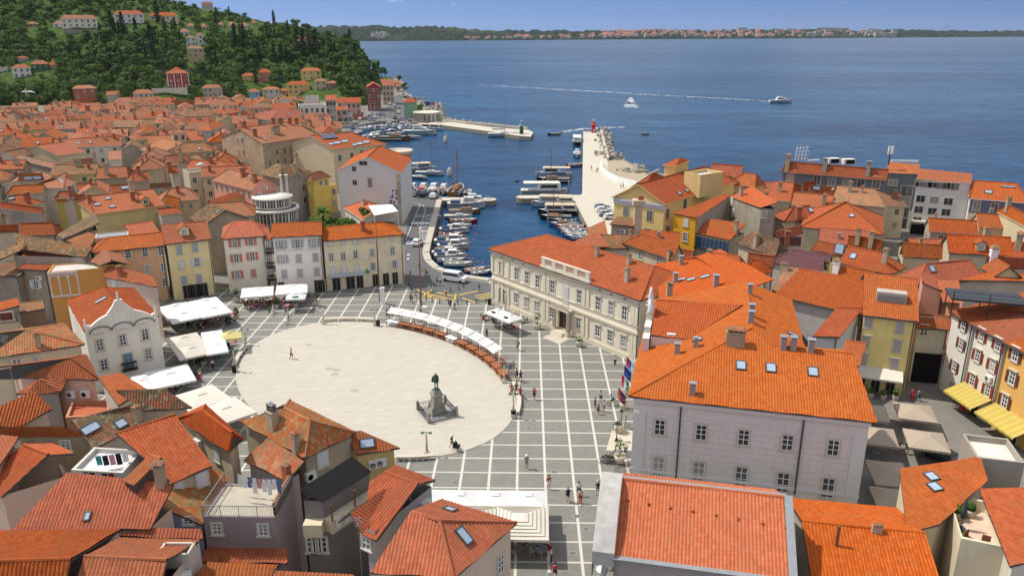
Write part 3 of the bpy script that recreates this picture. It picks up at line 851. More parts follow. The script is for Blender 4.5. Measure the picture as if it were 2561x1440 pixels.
def rocks(name,spots,seed,label):
 r=random.Random(seed);bb=MB()
 for p,n,sp,s in spots:
  for _ in range(n):
   c=p[0].lerp(p[1],r.random())+V((r.gauss(0,sp),r.gauss(0,sp),0))
   k=s*r.uniform(.4,1.0);z=r.uniform(-1.2,.5)+max(0,.8-abs(r.gauss(0,1)))
   pts=[]
   bm=bmesh.new();bmesh.ops.create_icosphere(bm,subdivisions=1,radius=k)
   R=Matrix.Rotation(r.uniform(0,6),3,'Z')@Matrix.Rotation(r.uniform(0,6),3,'X')
   for v in bm.verts:v.co=R@V((v.co.x*r.uniform(.7,1.3),v.co.y*r.uniform(.6,1.1),v.co.z*r.uniform(.5,.9)))
   for f in bm.faces:bb.face([v.co+V((c.x,c.y,z))for v in f.verts])
   bm.free()
 o=bb.build(name,plain('armour_rock',(.29,.26,.21),.9,var=.3,scale=.5));tag(o,label,'rocks',kind='stuff')
def G(x,y):return at(x,y,-.3)
rocks('rocks',[((G(1506,326),G(1524,398)),190,1.7,1.25),((G(1526,395),G(1545,396)),25,1.2,1.1)],3,'pale rock armour outside the red lighthouse pier')
rocks('rocks',[((G(1552,428),G(1612,432)),70,1.5,1.2),((G(1590,420),G(1625,434)),30,1.5,1.2)],5,'pale boulders edging the small beach beside yellow building')
rocks('rocks',[((G(1088,298),G(1140,308)),90,3.0,1.5),((G(1140,306),G(1315,324)),160,1.0,.9),((G(1086,262),G(1093,294)),120,2.6,1.7)],6,'pale rock armour along the green lighthouse breakwater')
def lerp_tab(tab,x):
 if x<=tab[0][0]:return tab[0][1]
 for(a,b),(c,d)in zip(tab,tab[1:]):
  if x<=c:return b+(d-b)*(x-a)/(c-a)
 return tab[-1][1]
SHORE=[(700,105),(880,104),(1280,101.3),(1700,98.6),(1950,97),(2200,95),(2561,92.5),(2900,91)]
TOPS=[(700,62),(820,66),(880,65),(930,65),(1000,68),(1090,67),(1130,69),(1170,74),(1290,76.5),(1500,77),(1650,75.5),(1850,75.5),(1950,74),(2100,76.5),(2250,75),(2310,74),(2350,77),(2450,77.5),(2561,78),(2900,79)]
def shore_pt(px,f):
 y0,y1=lerp_tab(SHORE,px),lerp_tab(TOPS,px)
 a=at(px,y0,SEA);d0=hypot(a.x,a.y);dist=d0+f*900
 y=y0+(y1-y0)*min(1,f)**.8
 p=at_dist(px,y,dist)
 if f<.02:p.z=SEA-1
 if f>1:p.z-=(f-1)*120
 return p
r=random.Random(11);b=MB();cols=[690+8*i for i in range(285)];fs=[0,.006,.05,.18,.3,.45,.6,.8,1,1.6]
grid=[[shore_pt(px,f)+V((0,0,r.uniform(-1,1)*(5 if.03<f<.5 else 6 if f>.5 else 0)))for f in fs]for px in cols]
for i in range(len(cols)-1):
 for j in range(len(fs)-1):
  b.face([grid[i][j],grid[i+1][j],grid[i+1][j+1],grid[i][j+1]],1 if j==0 else 0)
t=NT('far_shore_woods');p=t.pos();n=t.noise(t.scale(p,(.012,.012,.02)),1.0,6,.7);n2=t.noise(t.scale(p,(.0022,.0016,.003)),1.0,3,.5)
c=t.ramp(n,[(.35,(.006,.014,.009)),(.55,(.013,.025,.013)),(.75,(.032,.045,.022))]);c=t.mix(t.math('MULTIPLY',t.ramp(n2,[(.55,0),(.66,1)]),.6),c,(.055,.065,.03))
hm=t.set(c,.95,.05)
struct('far_shore_hill',b,[hm,plain('shore_sand',(.30,.27,.22),.95,var=.4,scale=.02)])
b=MB()
for px,py,n_ in((940,88,16),(955,92,12),(965,95,8)):
 for _ in range(n_):
  q=shore_pt(px+r.uniform(-9,9),.25+r.uniform(-.12,.2));b.box((q.x,q.y,q.z-8),(r.uniform(8,22),12,8+r.uniform(4,14)),0,r.uniform(0,3))
tag(b.build('quarry_face',plain('pale_cliff',(.34,.33,.30),.95,var=.3,scale=.05)),'pale bare rock patch on the far wooded hillside','cliff',kind='stuff')
def farhouse_mesh(i,w,d,h,r_,wall,roof):
 bb=MB();bb.box((0,0,-6),(w,d,h+6),0)
 if r_>0:
  e=[(-w/2-.4,-d/2-.4,h),(w/2+.4,-d/2-.4,h),(w/2+.4,d/2+.4,h),(-w/2-.4,d/2+.4,h)];p,q=(-w/4,0,h+r_),(w/4,0,h+r_)
  bb.face([e[0],e[1],q,p],1);bb.face([e[2],e[3],p,q],1);bb.face([e[1],e[2],q],1);bb.face([e[3],e[0],p],1)
 else:bb.box((0,0,h),(w*.9,d*.9,.8),1)
 for z in range(1,int(h//3)+1):
  for k in range(max(2,int(w//4))):bb.box((-w/2+(k+.5)*w/max(2,int(w//4)),-d/2-.05,z*3-2.2),(1.4,.2,1.5),2)
 return bb.mesh('far_house',[plain('far_wall%d'%i,wall,.9),plain('far_roof%d'%i,roof,.9),M['glass']])
FW_=[(.42,.41,.38),(.45,.43,.39),(.38,.37,.36),(.42,.37,.31)]
fm_=[farhouse_mesh(i,w,d,h,rr,FW_[i%4],rf)for i,(w,d,h,rr,rf)in enumerate([(13,11,7,3,(.36,.12,.06)),(16,12,8,3,(.40,.15,.08)),(22,13,9,3.5,(.34,.10,.05)),(11,10,6,2.5,(.42,.17,.10)),(34,14,13,0,(.5,.5,.48)),(26,13,10,3,(.35,.12,.07)),(40,16,20,0,(.55,.55,.54))])]
ftown,fmat=MB(),[]
for px,n_,f0,f1 in((1300,8,.1,.3),(1345,4,.1,.2),(1430,8,.1,.4),(1500,12,.1,.6),(1540,26,.15,.85),(1580,34,.15,.9),(1640,24,.2,.9),(1700,20,.15,.8),(1760,20,.1,.75),(1820,22,.1,.8),(1870,20,.1,.85),(1920,22,.1,.9),(1980,16,.1,.95),(2040,14,.1,.9),(2100,8,.3,.9),(2170,14,.15,.8),(2215,10,.1,.5),(1250,6,.05,.2),(1200,5,.05,.15)):
 for _ in range(n_):
  q=shore_pt(px+r.uniform(-32,32),r.uniform(f0,f1))
  big=px>2000 and r.random()<.35
  me=fm_[(r.choice((4,5,6))if big else r.choice((0,1,2,3,0,3,1,5)))];R=Matrix.Rotation(r.uniform(-.4,.4),3,'Z');vs=[q+R@v.co for v in me.vertices];ix=[]
  for m in me.materials:
   if m not in fmat:fmat.append(m)
   ix.append(fmat.index(m))
  for f in me.polygons:ftown.face([vs[k]for k in f.vertices],ix[f.material_index])
tag(ftown.build('far_town',fmat),'far-off seaside town of small red-roofed houses on the opposite shore','town',kind='stuff')
bm_=fm_[6]
for px,f,w_,lab in((2070,.9,3.6,'long flat white hotel along the top of far shore'),(2108,.88,1.6,'white stepped hotel block right of the long hotel on far shore'),(2222,.12,2.0,'broad pale terraced hotel down by the far beach'),(1855,.85,1.3,'pale apartment block crowning the middle of far shore town'),(2180,.75,1.4,'cluster block of white flats above the terraced beach hotel')):
 q=shore_pt(px,f);o=inst('hotel',bm_,None,q,0,(w_*1.0,1,.9));tag(o,lab,'hotel')
for px,h in((2361,22),(2367,26),(2370,30)):
 q=shore_pt(px,1.0);bb=MB();bb.bar((0,0,-5),(0,0,h),.9);bb.box((0,0,h),(8,2,3));bb.box((3,0,h-7),(4,1,1))
 o=bb.build('floodlight_mast',M['metal'],None,q);tag(o,'thin floodlight mast on the far right skyline, %s from left'%nth([2361,2367,2370].index(px)),'mast','far skyline masts')
q=shore_pt(1034,1.0);bb=MB();bb.bar((0,0,-5),(0,0,24),1.0);tag(bb.build('radio_mast',M['metal'],None,q),'thin red and white radio mast on far left skyline','mast')
t=NT('haze_air');t.t.nodes.remove(t.bsdf);v=t.t.nodes.new('ShaderNodeVolumePrincipled');v.inputs['Color'].default_value=(.80,.88,1,1);v.inputs['Density'].default_value=HAZE;v.inputs['Anisotropy'].default_value=.2
t.t.links.new(v.outputs[0],[n for n in t.t.nodes if n.type=='OUTPUT_MATERIAL'][0].inputs['Volume'])
b=MB();b.box((0,5200,-8),(19000,12400,148));o=b.build('haze',t.mat);tag(o,'thin blue summer haze over the bay',kind='stuff');o.display_type='WIRE'
H_=House
WHT,CRM,YLW,PCH,LIL,GRY,OCH,PNK,BEI=(.64,.62,.57),(.60,.53,.39),(.60,.50,.24),(.60,.36,.22),(.43,.41,.45),(.36,.33,.28),(.60,.36,.06),(.60,.33,.27),(.52,.43,.31)
BROWNSH,REDSH,GRYSH,WHTSH,BLUSH=(.13,.04,.025),(.50,.13,.075),(.34,.36,.40),(.60,.60,.60),(.20,.30,.36)
_A,_B=at(1572,990,11.2),at(2188,1055,11.2)
_e=(_B-_A).normalized();_n=V((-_e.y,_e.x,0))
def cl(e,n,z):return _A+_e*e+_n*n+V((0,0,z))
A_,B_,P_,Q_=cl(0,0,0),cl(23.1,0,0),cl(12,11.5,4.1),cl(12,28,4.1)
R1,R2,T1,T2=cl(14.1,9,3.2),cl(21.8,8.8,3.15),cl(17.7,12.6,1.87),cl(17.7,29,1.87)
court=H_('large lilac-grey courthouse palace with big bright hipped roof beside the square',None,None,11.2,kind='c',foot=[A_,B_,cl(22,16,0),cl(17.5,29,0)][:2]+[cl(17.6,30,0),cl(0.3,30,0)],pf=[[A_,B_,R2,R1,P_],[cl(0,30,0),A_,P_,Q_],[T1,T2,Q_,P_,R1],[cl(21.8,16,.7),T1,R1,R2],[T2,cl(0,30,0),Q_]],caps_=[(A_,P_),(P_,Q_),(P_,R1),(R1,R2)],roof='bright',wall=(.66,.64,.67),dirt=.15,over=.55,name='palace',cat='palace',ws=(1.25,2.0),gutter=False,ch=[(1731,986,'metal',.9),(1693,885,'metal',.9),(1740,868,'metal',.8),(1838,862,'wide',1.25),(1958,872,'metal',1.0),(1983,874,'metal',1.0),(2027,880,'metal',1.0),(1879,790,'metal',1.0),(1877,808,'metal',1.0),(1875,735,'metal',.9)],sk=[(1853,915,1.0,1.3),(1928,921,1.0,1.3),(2033,931,1.0,1.3),(1745,851,.8,1.1),(1982,838,.7,1.3)])
for px,py in((1649,1086),(1752,1099),(1858,1112),(1967,1125),(2081,1138)):
 t,z=court.face_at('F',px,py);court.window('F',t,z,(1.05,1.65))
for px,py in((1645,1188),(1745,1201),(1851,1214),(1955,1229),(2067,1243)):
 t,z=court.face_at('F',px,py);court.window('F',t,z,(1.15,2.15))
b=MB()
fl,rz=court.facepos('F',0);LF=(court.q[1]-court.q[0]).length
fx=court.e
def strip(mb,face,t0,t1,z0,z1,dp,house,m=0):
 p0,rz=house.facepos(face,t0);p1,_=house.facepos(face,t1)
 m_=(p0+p1)/2;l=(p1-p0).length;nn=V((sin(rz),-cos(rz),0))
 c=m_+nn*dp/2
 mb.box(V((c.x,c.y,z0))-house.o,(l,dp,z1-z0),m,rz)
strip(b,'F',-.004,1.004,10.55,11.1,.35,court);strip(b,'F',0,1,9.3,9.42,.06,court)
strip(b,'F',0,.055,1.6,9.3,.10,court);strip(b,'F',.945,1,1.6,9.3,.10,court)
strip(b,'F',-.003,1.003,2.65,2.95,.14,court);strip(b,'F',0,1,0,1.6,.10,court)
b.build('cornice',plain('pale_trim',(.62,.61,.59),.85,var=.1),court.root)
b=MB()
for k in range(9):
 z=3.4+k*.68;strip(b,'F',.055,.945,z,z+.025,.012,court)
 for j in range(15):t=.06+(j+(k%2)*.5)*.06;(t<.94)and strip(b,'F',t,t+.0012,z,z+.68,.012,court)
b.build('block_joint',plain('joint_line',(.44,.42,.46),.9),court.root)
for t in(.21,.735):
 b=MB();p,rz=court.facepos('F',t);q=p+V((sin(rz),-cos(rz),0))*.12-court.o
 b.bar((q.x,q.y,11),(q.x,q.y,2.2),.13);b.build('downpipe',M['gutter'],court.root)
def on_left(px,py):
 n=V((-.357,0,1));nn=_e*(-.357)+V((0,0,1));r=ray(px,py);o=V((0,0,HC));return o+r*((_A-o).dot(nn)/r.dot(nn))
v1,v2=on_left(1720,848),on_left(1855,764)
l1=at(1628,838,v1.z);l2=at(1641,750,v2.z)
b=MB();add_facet(b,[l1-court.o,v1-court.o,v2-court.o,l2-court.o],True,6,5)
bk=(v2-v1);w2=v2+V((bk.x,bk.y,-bk.z));k2=l2+V(((l2-l1).x,(l2-l1).y,-(l2-l1).z));
add_facet(b,[w2-court.o,k2-court.o,l2-court.o,v2-court.o],True,6,50)
b.build('pediment_roof',[rooftile('bright',True),M['gutter']],court.root)
b=MB();zt0=l1.z
for p in((l1,l2),):
 d=(l2-l1).to_2d().to_3d();
 b.face([V((l1.x,l1.y,0))-court.o,V((k2.x,k2.y,0))-court.o,k2-court.o,l2-court.o,l1-court.o])
 b.face([V((v1.x,v1.y,9))-court.o,V((l1.x,l1.y,0))-court.o,l1-court.o-V((0,0,.1)),v1-court.o-V((0,0,.1))])
b.build('pediment_wall',plaster((.62,.61,.58),.15),court.root)
b=MB();f0=at(1606,838,12.6);d=(l2-l1).to_2d().to_3d().normalized()
for k,(s0,s1,z0,z1)in enumerate(((-.9,.9,11,13.0),(.9,3.2,11,13.7),(3.2,4.6,11,14.4))):
 c0=V((l1.x,l1.y,0))-_e*.5+d*((s0+s1)/2);b.box(V((c0.x,c0.y,z0))-court.o,(s1-s0,.75,z1-z0),0,atan2(d.y,d.x))
b.build('attic_parapet',plaster((.62,.61,.60),.2),court.root)
st=V((l1.x,l1.y,14.4))-_e*.5+d*3.9
b=MB()
for dx,h,lean in((-.55,1.7,.2),(0,3.1,0),(.55,1.8,-.2)):
 c0=st+d*dx
 b.tube([c0,c0+V((0,0,h*.3))+_e*.15,c0+V((0,0,h*.62)),c0+d*lean+V((0,0,h*.82)),c0+d*lean+V((0,0,h))],[.42,.36,.33,.2,.12],8)
 b.tube([c0+V((0,0,h*.7))-d*.1,c0-_e*.5+V((0,0,h*.6))],[.14,.09],6)
o=b.build('statue_group',plain('white_marble',(.62,.61,.58),.7,var=.15),None);tag(o,'white stone figure group standing on the courthouse attic above the square','statue')
for px,py in((1647,850),(1678,852)):
 p=on_left(px,py);a_,f_=ac_meshes();o=inst('air_conditioner',a_,court.root,p-court.o+V((0,0,.2)),atan2(_e.y,_e.x));inst('fan',f_,o)
th=H_('ornate cream town hall with balustrade and arched portal facing the square',(1221,622),(1602,752),9.8,2.9,rl=(1364,588),rr=(1640,665),roof='orange',wall=(.66,.635,.57),dirt=.3,over=.45,name='town_hall',cat='town hall',ch=[(1493,641,'plaster',.9),(1572,661,'plaster',.9),(1568,703,'plaster',1.1),(1388,592,'plaster',1.2)],ws=(.9,1.75))
UP_=[(1253,690),(1292,704),(1318,713.5),(1344.4,722.7),(1381.6,738.6),(1448,763.6),(1495,779),(1527.5,791),(1561,803)]
LO_=[(1290.6,765),(1316,774),(1342,785.5),(1380,801),(1446,830),(1494,846),(1525,860),(1557.5,874)]
for i,(px,py)in enumerate(UP_):
 t,z=th.face_at('F',px,py);th.window('F',t,5.9,(.95,2.0),hood=True)
for px,py in LO_:
 t,z=th.face_at('F',px,py);th.window('F',t,1.75,(.95,1.6),hood=True)
b=MB()
def tt(px,py):return th.face_at('F',px,py)[0]
strip(b,'F',-.01,1.01,9.35,9.75,.45,th);strip(b,'F',0,1,8.75,8.95,.12,th);strip(b,'F',0,1,4.4,4.75,.28,th);strip(b,'F',0,1,5.55,5.68,.14,th);strip(b,'F',0,1,0,.75,.12,th)
tL,tR=tt(1362,735),tt(1470,780)
for t in(.005,.055,.085,.135,tL,tL+.026,tR-.026,tR,.965,.985):
 for z0,z1 in((.75,4.3),(5.7,8.7)):strip(b,'F',t-.009,t+.009,z0,z1,.16,th)
strip(b,'F',tL-.02,tR+.02,9.75,10.05,.5,th)
b.build('cornice',plaster((.62,.59,.51),.3),th.root)
b=MB();n_=34
strip(b,'F',tL-.015,tR+.015,10.05,10.3,.42,th);strip(b,'F',tL-.015,tR+.015,11.25,11.45,.42,th)
for k in range(5):t=tL+(tR-tL)*k/4;strip(b,'F',t-.012,t+.012,10.3,11.25,.4,th)
for k in range(n_*1):
 t=tL+(tR-tL)*(k+.5)/n_;p,rz=th.facepos('F',t);q=p+V((sin(rz),-cos(rz),0))*.2-th.o
 b.lathe([(.05,10.3),(.11,10.55),(.05,10.95),(.08,11.25)],6,0,(q.x,q.y,0))
b.build('balustrade',plain('balustrade_stone',(.56,.51,.40),.85,var=.2),th.root)
tp,_z=th.face_at('F',1411,838)
b=MB();p,rz=th.facepos('F',tp);nn=V((sin(rz),-cos(rz),0));tx=V((cos(rz),sin(rz),0));q0=p-th.o
def tp_(x,y,z):return q0+tx*x+nn*y+V((0,0,z))
for x in(-1.55,1.55):
 c=tp_(x,.75,0);b.box((c.x,c.y,0),(.75,.75,.7),0,rz);b.lathe([(.3,.7),(.27,3.7),(.36,3.8),(.38,4.05)],12,0,(c.x,c.y,0))
for x in(-1.2,1.2):c=tp_(x,.12,0);b.box((c.x,c.y,0),(.3,.24,3.2),0,rz)
arc=[tp_(1.2*cos(a),.12,3.1+1.05*sin(a))for a in[pi*i/10 for i in range(11)]]
b.tube(arc,.16,6)
c=tp_(0,.6,0)
for k in range(3):b.box((tp_(0,.75+.12*(3-k),0).x,tp_(0,.75+.12*(3-k),0).y,.006+.16*k),(2.6-.2*k,1.3+.2*(3-k)-.2,.16),0,rz)
b.build('portal',plain('portal_stone',(.55,.49,.38),.85,var=.2),th.root)
b=MB();b.box((tp_(0,.5,0).x,tp_(0,.5,0).y,4.05),(4.2,1.5,.3),0,rz);b.box((tp_(0,1.15,0).x,tp_(0,1.15,0).y,5.05),(4.2,.2,.14),0,rz)
for x in[-1.95+.26*i for i in range(16)]:c=tp_(x,1.15,0);b.lathe([(.05,4.35),(.09,4.55),(.05,5.05)],6,0,(c.x,c.y,0))
b.build('balcony',plain('portal_stone',(.55,.49,.38),.85,var=.2),th.root)
o=inst('door',door_mesh(2.0,3.4,(.05,.02,.012)),th.root,q0+V((0,0,.5)),rz)
t,z=th.face_at('F',1414.9,755);inst('door',door_mesh(1.1,3.0,(.50,.50,.48)),th.root,th.facepos('F',t)[0]-th.o+V((0,0,4.8)),rz)
t0,_z=th.face_at('F',1257,768);b=MB();p,rz=th.facepos('F',t0);q=p-th.o
arch=[(-.85,0),(.85,0),(.85,2.7)]+[(.85*cos(a),2.7+.85*sin(a))for a in[pi*i/10 for i in range(1,10)]]+[(-.85,2.7)]
b.face([q+tx*x+nn*.06+V((0,0,z+.1))for x,z in arch])
b2=MB();b2.tube([q+tx*x*1.1+nn*.06+V((0,0,z+.1))for x,z in arch[2:]+[(-.85,0)]],.15,6);b2.tube([q+tx*.93+nn*.06+V((0,0,.1)),q+tx*.93+nn*.06+V((0,0,2.8))],.15,6)
w_=b2.build('arched_window',plain('portal_stone',(.55,.49,.38),.85,var=.2),th.root);b.build('pane',plain('green_glass',(.06,.12,.12),.15,.5),w_)
b=MB()
for px,py in((1256,655),(1282,666),(1308,674),(1500,740),(1528,750),(1562,760)):
 t,z=th.face_at('F',px,py);p,rz=th.facepos('F',t);c=p-th.o;b.box((c.x,c.y,8.98),(.4,.1,.3),0,rz)
b.build('attic_vent',M['dark'],th.root)
b=MB();fill(b,gpx((1357,843),(1405,823),(1432,843),(1398,861)),.014);struct('threshold_pavement',b,PAVE)
b=MB();fill(b,gpx((1516,1126),(1530,1076),(1585,1076),(1585,1126)),.014);struct('threshold_pavement',b,PAVE)
ch_=H_('low church with long bright pantile roof and weathered concrete parapet beside the palace',(1532,1388),(1980,1447),8.4,3.0,kind='x',d=11.8,roof='bright',wall=(.36,.33,.34),dirt=.2,over=.15,name='church',cat='church',gutter=False)
b=MB()
for k in range(8):
 f0,f1=k/7*.56,(k+1)/7*.56
 pr=lambda f:8.4+3.0*(1-(1-min(1,f*2))**1.6)+.45 if f<.5 else 11.85-(f-.5)*5
 a,c=ch_.A+ch_.s*(ch_.W*f0-.4),ch_.A+ch_.s*(ch_.W*f1-.4)
 w=1.5;ex=ch_.e
 za,zc=pr(f0),pr(f1)
 def P3(p,x,z):return V((p.x,p.y,z))+ex*x-ch_.o
 b.face([P3(a,-w,za),P3(a,.15,za),P3(c,.15,zc),P3(c,-w,zc)]);b.face([P3(a,.15,6),P3(c,.15,6),P3(c,.15,zc),P3(a,.15,za)]);b.face([P3(c,-w,6),P3(a,-w,6),P3(a,-w,za),P3(c,-w,zc)])
 if k==0:b.face([P3(a,-w,7.7),P3(a,.15,7.7),P3(a,.15,za),P3(a,-w,za)])
b.build('parapet',plain('lichen_concrete',(.40,.38,.35),.92,.15,var=.4,scale=1.2,bump=.3),ch_.root)
b=MB();b.bar(ch_.B-ch_.o+V((0,0,.1))+ch_.e*.1,ch_.B-ch_.o+ch_.s*ch_.W/2+V((0,0,3.15))+ch_.e*.1,.6,0,.2)
b.bar(ch_.A-ch_.o-ch_.s*.25,ch_.B-ch_.o-ch_.s*.25,.5,0,.12)
b.bar(ch_.A-ch_.o+ch_.s*(ch_.W/2+.2)+V((0,0,3.05)),ch_.B-ch_.o+ch_.s*(ch_.W/2+.2)+V((0,0,3.05)),.35,0,.12)
b.build('flashing',M['zinc'],ch_.root)
b=MB()
for px,py in((1570,1252),(1622,1262),(1676,1271),(1733,1280),(1790,1290),(1846,1300),(1907,1310),(1965,1320)):
 hh=ch_.hit(px,py)
 if hh:b.lathe([(.12,0),(.12,.16),(.01,.2)],8,0,hh[1])
b.build('ridge_vent',rooftile('red',False),ch_.root)
for x,y,z0,h in((-.9,.2,0,5.2),(-.9,2.4,0,5.2),(-.9,9.4,0,5.2),(-.9,11.3,0,5.2)):
 b=MB();c=ch_.A+ch_.e*x+ch_.s*y-ch_.o;b.lathe([(.45,z0),(.4,.6),(.34,1),(.3,h-.6),(.42,h-.2),(.5,h)],12,0,(c.x,c.y,0));b.build('column',M['white'],ch_.root)
H_('low annex with bright pantile gable roof right of the church',(2035,1490),(2375,1528),6.2,2.0,kind='x',rp=(2200,1322),roof='bright',wall=(.40,.37,.33),gutter=False,ch=[(2192,1330,'wide',.5)])
H_('small lean-to with light clay roof between annex and skylight house',(2112,1315),(2258,1330),6.3,.9,kind='x',rp=(2185,1296),roof='mixed',wall=(.50,.44,.33))
H_('cream house with two roof skylights above the back piazza awnings',(2262,1328),(2345,1330),7.6,2.4,kind='s',bp=(2452,1182),d=14,roof='mixed',wall=(.60,.53,.40),sk=[(2330,1193,1.1,1.5),(2338,1218,1.1,1.5)],foot=None)if False else None
sk_h=H_('cream house with two roof skylights above the back piazza awnings',None,None,7.8,kind='c',foot=[(2268,1325),(2352,1312),(2468,1190),(2248,1178)],pf=[[(2268,1325,7.8),(2348,1318,7.8),(2470,1195,9.4),(2452,1140,9.6),(2250,1175,8.4)]],roof='orange',wall=(.60,.53,.40),sk=[(2330,1193,.9,1.2),(2338,1219,.9,1.2)])
H_('terrace house with tiled roof at the right picture edge',None,None,8.6,kind='c',foot=[(2528,1412),(2620,1400),(2620,1215),(2452,1225)],pf=[[(2528,1412,8.6),(2640,1390,8.6),(2640,1215,10.6),(2447,1225,10.2)]],roof='orange',wall=(.62,.60,.55),dirt=.4)
ter=H_('pale stuccoed roof terrace with closed umbrella and wooden chairs',None,None,7.3,kind='flat',world=(at(2398,1372,7.3),at(2510,1396,7.3),at(2365,1258,7.3)),wall=(.62,.56,.44),over=0,par=1.0,floorc=(.60,.44,.32),name='terrace_house',cat='terrace')
H_('grey stucco roof box with open balcony above the skylight house',(2440,1158),(2560,1172),9.0,kind='flat',d=4.5,wall=(.34,.31,.28),over=0,par=.6,floorc=(.60,.56,.48))
yh=H_('yellow house with grey shutters and long cream awning on the back piazza',(2156,787),(2298,804),10.6,3.2,kind='x',d=17,roof='orange',wall=(.78,.65,.28),ws=(.85,1.45),sh=(.40,.37,.33),shm='closed',hood=True,wpx=[('F',2170,819),('F',2249,832),('F',2163,868),('F',2242,879),('F',2157,911),('F',2234,924)])
b=MB();p0,rz=yh.facepos('F',.02);p1,_z=yh.facepos('F',.92);nn=V((sin(rz),-cos(rz),0))
b.face([p0+V((0,0,3.5))-yh.o,p0+nn*2.0+V((0,0,2.7))-yh.o,p1+nn*2.0+V((0,0,2.7))-yh.o,p1+V((0,0,3.5))-yh.o][::-1])
b.face([p0+nn*2.0+V((0,0,2.7))-yh.o,p0+nn*2.0+V((0,0,2.45))-yh.o,p1+nn*2.0+V((0,0,2.45))-yh.o,p1+nn*2.0+V((0,0,2.7))-yh.o])
b.build('awning',M['cream'],yh.root)
for t in(.12,.42,.72):inst('door',door_mesh(1.0,2.2,(.02,.018,.015)),yh.root,V((*yh.facepos('F',t)[0].to_2d(),0))-yh.o,rz)
b=MB();hh=yh.hit(2228,748)
if hh:
 c=hh[1];s2=V((yh.s.x,yh.s.y,0));b.box((c.x,c.y,c.z-.4),(3.6,1.6,1.5),0,rz);
 b.box((c.x+nn.x*.86,c.y+nn.y*.86,c.z-.1),(3.2,.1,.9),1,rz);b.build('loggia',[plaster((.42,.39,.36),.3),M['glass']],yh.root)
H_('plain blue-white rear house with stepped orange roof between palace and yellow house',(2033,840),(2100,843),9.0,1.6,kind='s',bp=(2152,800),roof='orange',wall=(.56,.57,.62),dirt=.12)
H_('blank blue-white wall house left of the yellow house',(2096,905),(2150,915),9.2,kind='s',rise=.6,d=6,roof='orange',wall=(.52,.53,.58),dirt=.1,gutter=False)
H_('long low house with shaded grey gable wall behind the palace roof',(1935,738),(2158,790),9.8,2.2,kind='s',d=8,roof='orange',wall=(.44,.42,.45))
H_('covered passage house with dark archway between yellow and white houses',(2290,818),(2380,825),8.0,1.4,kind='s',rp=(2340,789),roof='orange',wall=(.58,.55,.48),wpx=[('F',2309,838)])
_wz=11.0
wa=H_('white corner house with brown shutters by the passage',(2375,778),(2432,813),_wz,3.0,kind='s',d=11,roof='orange',wall=(.62,.62,.62),dirt=.15,ws=(.8,1.4),sh=BROWNSH,wpx=[('F',2408,826),('F',2402,873),('F',2385,928)])
wb_=H_('white house with red-brown shutters and yellow striped awning',(2432,813),(2512,856),_wz,3.0,kind='s',d=12,roof='orange',wall=(.66,.64,.58),dirt=.15,ws=(.8,1.4),sh=(.22,.035,.025),hood=True,wpx=[('F',2453,852),('F',2494,876),('F',2443,903),('F',2480,928),('F',2430,963),('F',2468,990)])
wb_.ac('F',.78,5.3)
wc=H_('orange stucco house with brown shutters at the right edge',(2512,856),(2640,925),_wz,3.0,kind='s',d=12,roof='orange',wall=(.66,.40,.13),dirt=.3,ws=(.85,1.5),sh=BROWNSH,hood=True,wpx=[('F',2537,902),('F',2529,960),('F',2510,1018)])
for hse,t0,t1 in((wb_,-.05,1.0),(wc,0,.9)):
 b=MB();p0,rz=hse.facepos('F',t0);p1,_z=hse.facepos('F',t1);nn=V((sin(rz),-cos(rz),0));n_=14
 for k in range(n_):
  a,c=p0.lerp(p1,k/n_)-hse.o,p0.lerp(p1,(k+1)/n_)-hse.o
  b.face([a+V((0,0,3.4)),c+V((0,0,3.4)),c+nn*2.6+V((0,0,2.3)),a+nn*2.6+V((0,0,2.3))][::-1],k%2);b.face([a+nn*2.6+V((0,0,2.3)),a+nn*2.6+V((0,0,2.05)),c+nn*2.6+V((0,0,2.05)),c+nn*2.6+V((0,0,2.3))],k%2)
 b.build('awning',[plain('yellow_awning',(.44,.32,.06),.85),plain('yellow_awning_pale',(.47,.37,.10),.85)],hse.root)
 inst('door',door_mesh(1.1,2.2,(.02,.018,.016)),hse.root,V((*hse.facepos('F',.5)[0].to_2d(),0))-hse.o,rz)
inst('door',door_mesh(.9,2.2,(.3,.32,.33)),wa.root,V((*wa.facepos('F',.6)[0].to_2d(),0))-wa.o,atan2(wa.e.y,wa.e.x))
pe=H_('peach house with white windows left of the yellow hotel',(230,632),(412,614),10,1.6,kind='x',d=6.5,roof='orange',wall=(.70,.44,.29),ws=(.85,1.45),hl=2.5,wpx=[('F',322,645),('F',364,641),('F',404,637),('F',370,683),('F',410,678),('F',414,715)])
ye=H_('pale yellow tall house with grey shutters and small dormer',(412,611),(529,598),10.4,2.4,kind='x',d=9,roof='orange',wall=(.78,.68,.40),ws=(.85,1.5),sh=GRYSH,shm='mix',dm=[(462,588)],wpx=[('F',450,636,None,GRYSH,'closed'),('F',489,630,None,GRYSH,'closed'),('F',456,672,None,WHTSH,'closed'),('F',494,665,None,WHTSH,'open'),('F',462,711,None,GRYSH,'closed'),('F',499,706,None,GRYSH,'closed')])
for t in(.32,.52,.72):ye.door('F',t,1.3,2.4,(.02,.018,.015))
sg=text_mesh('HOTEL BAR',.35,plain('bronze_letters',(.16,.10,.04),.6));p,rz=ye.facepos('F',.5)
sh_=H_('white house with salmon red shutters and hipped roof',(554,598),(664,590),10.2,2.0,kind='x',d=9,hl=2.2,hr=2.2,roof='orange',wall=(.76,.73,.66),ws=(.85,1.45),sh=(.55,.17,.12),wpx=[('F',588,618),('F',628,613),('F',592,655),('F',632,650),('F',595,696),('F',635,692,None,(.55,.22,.18),'closed')])
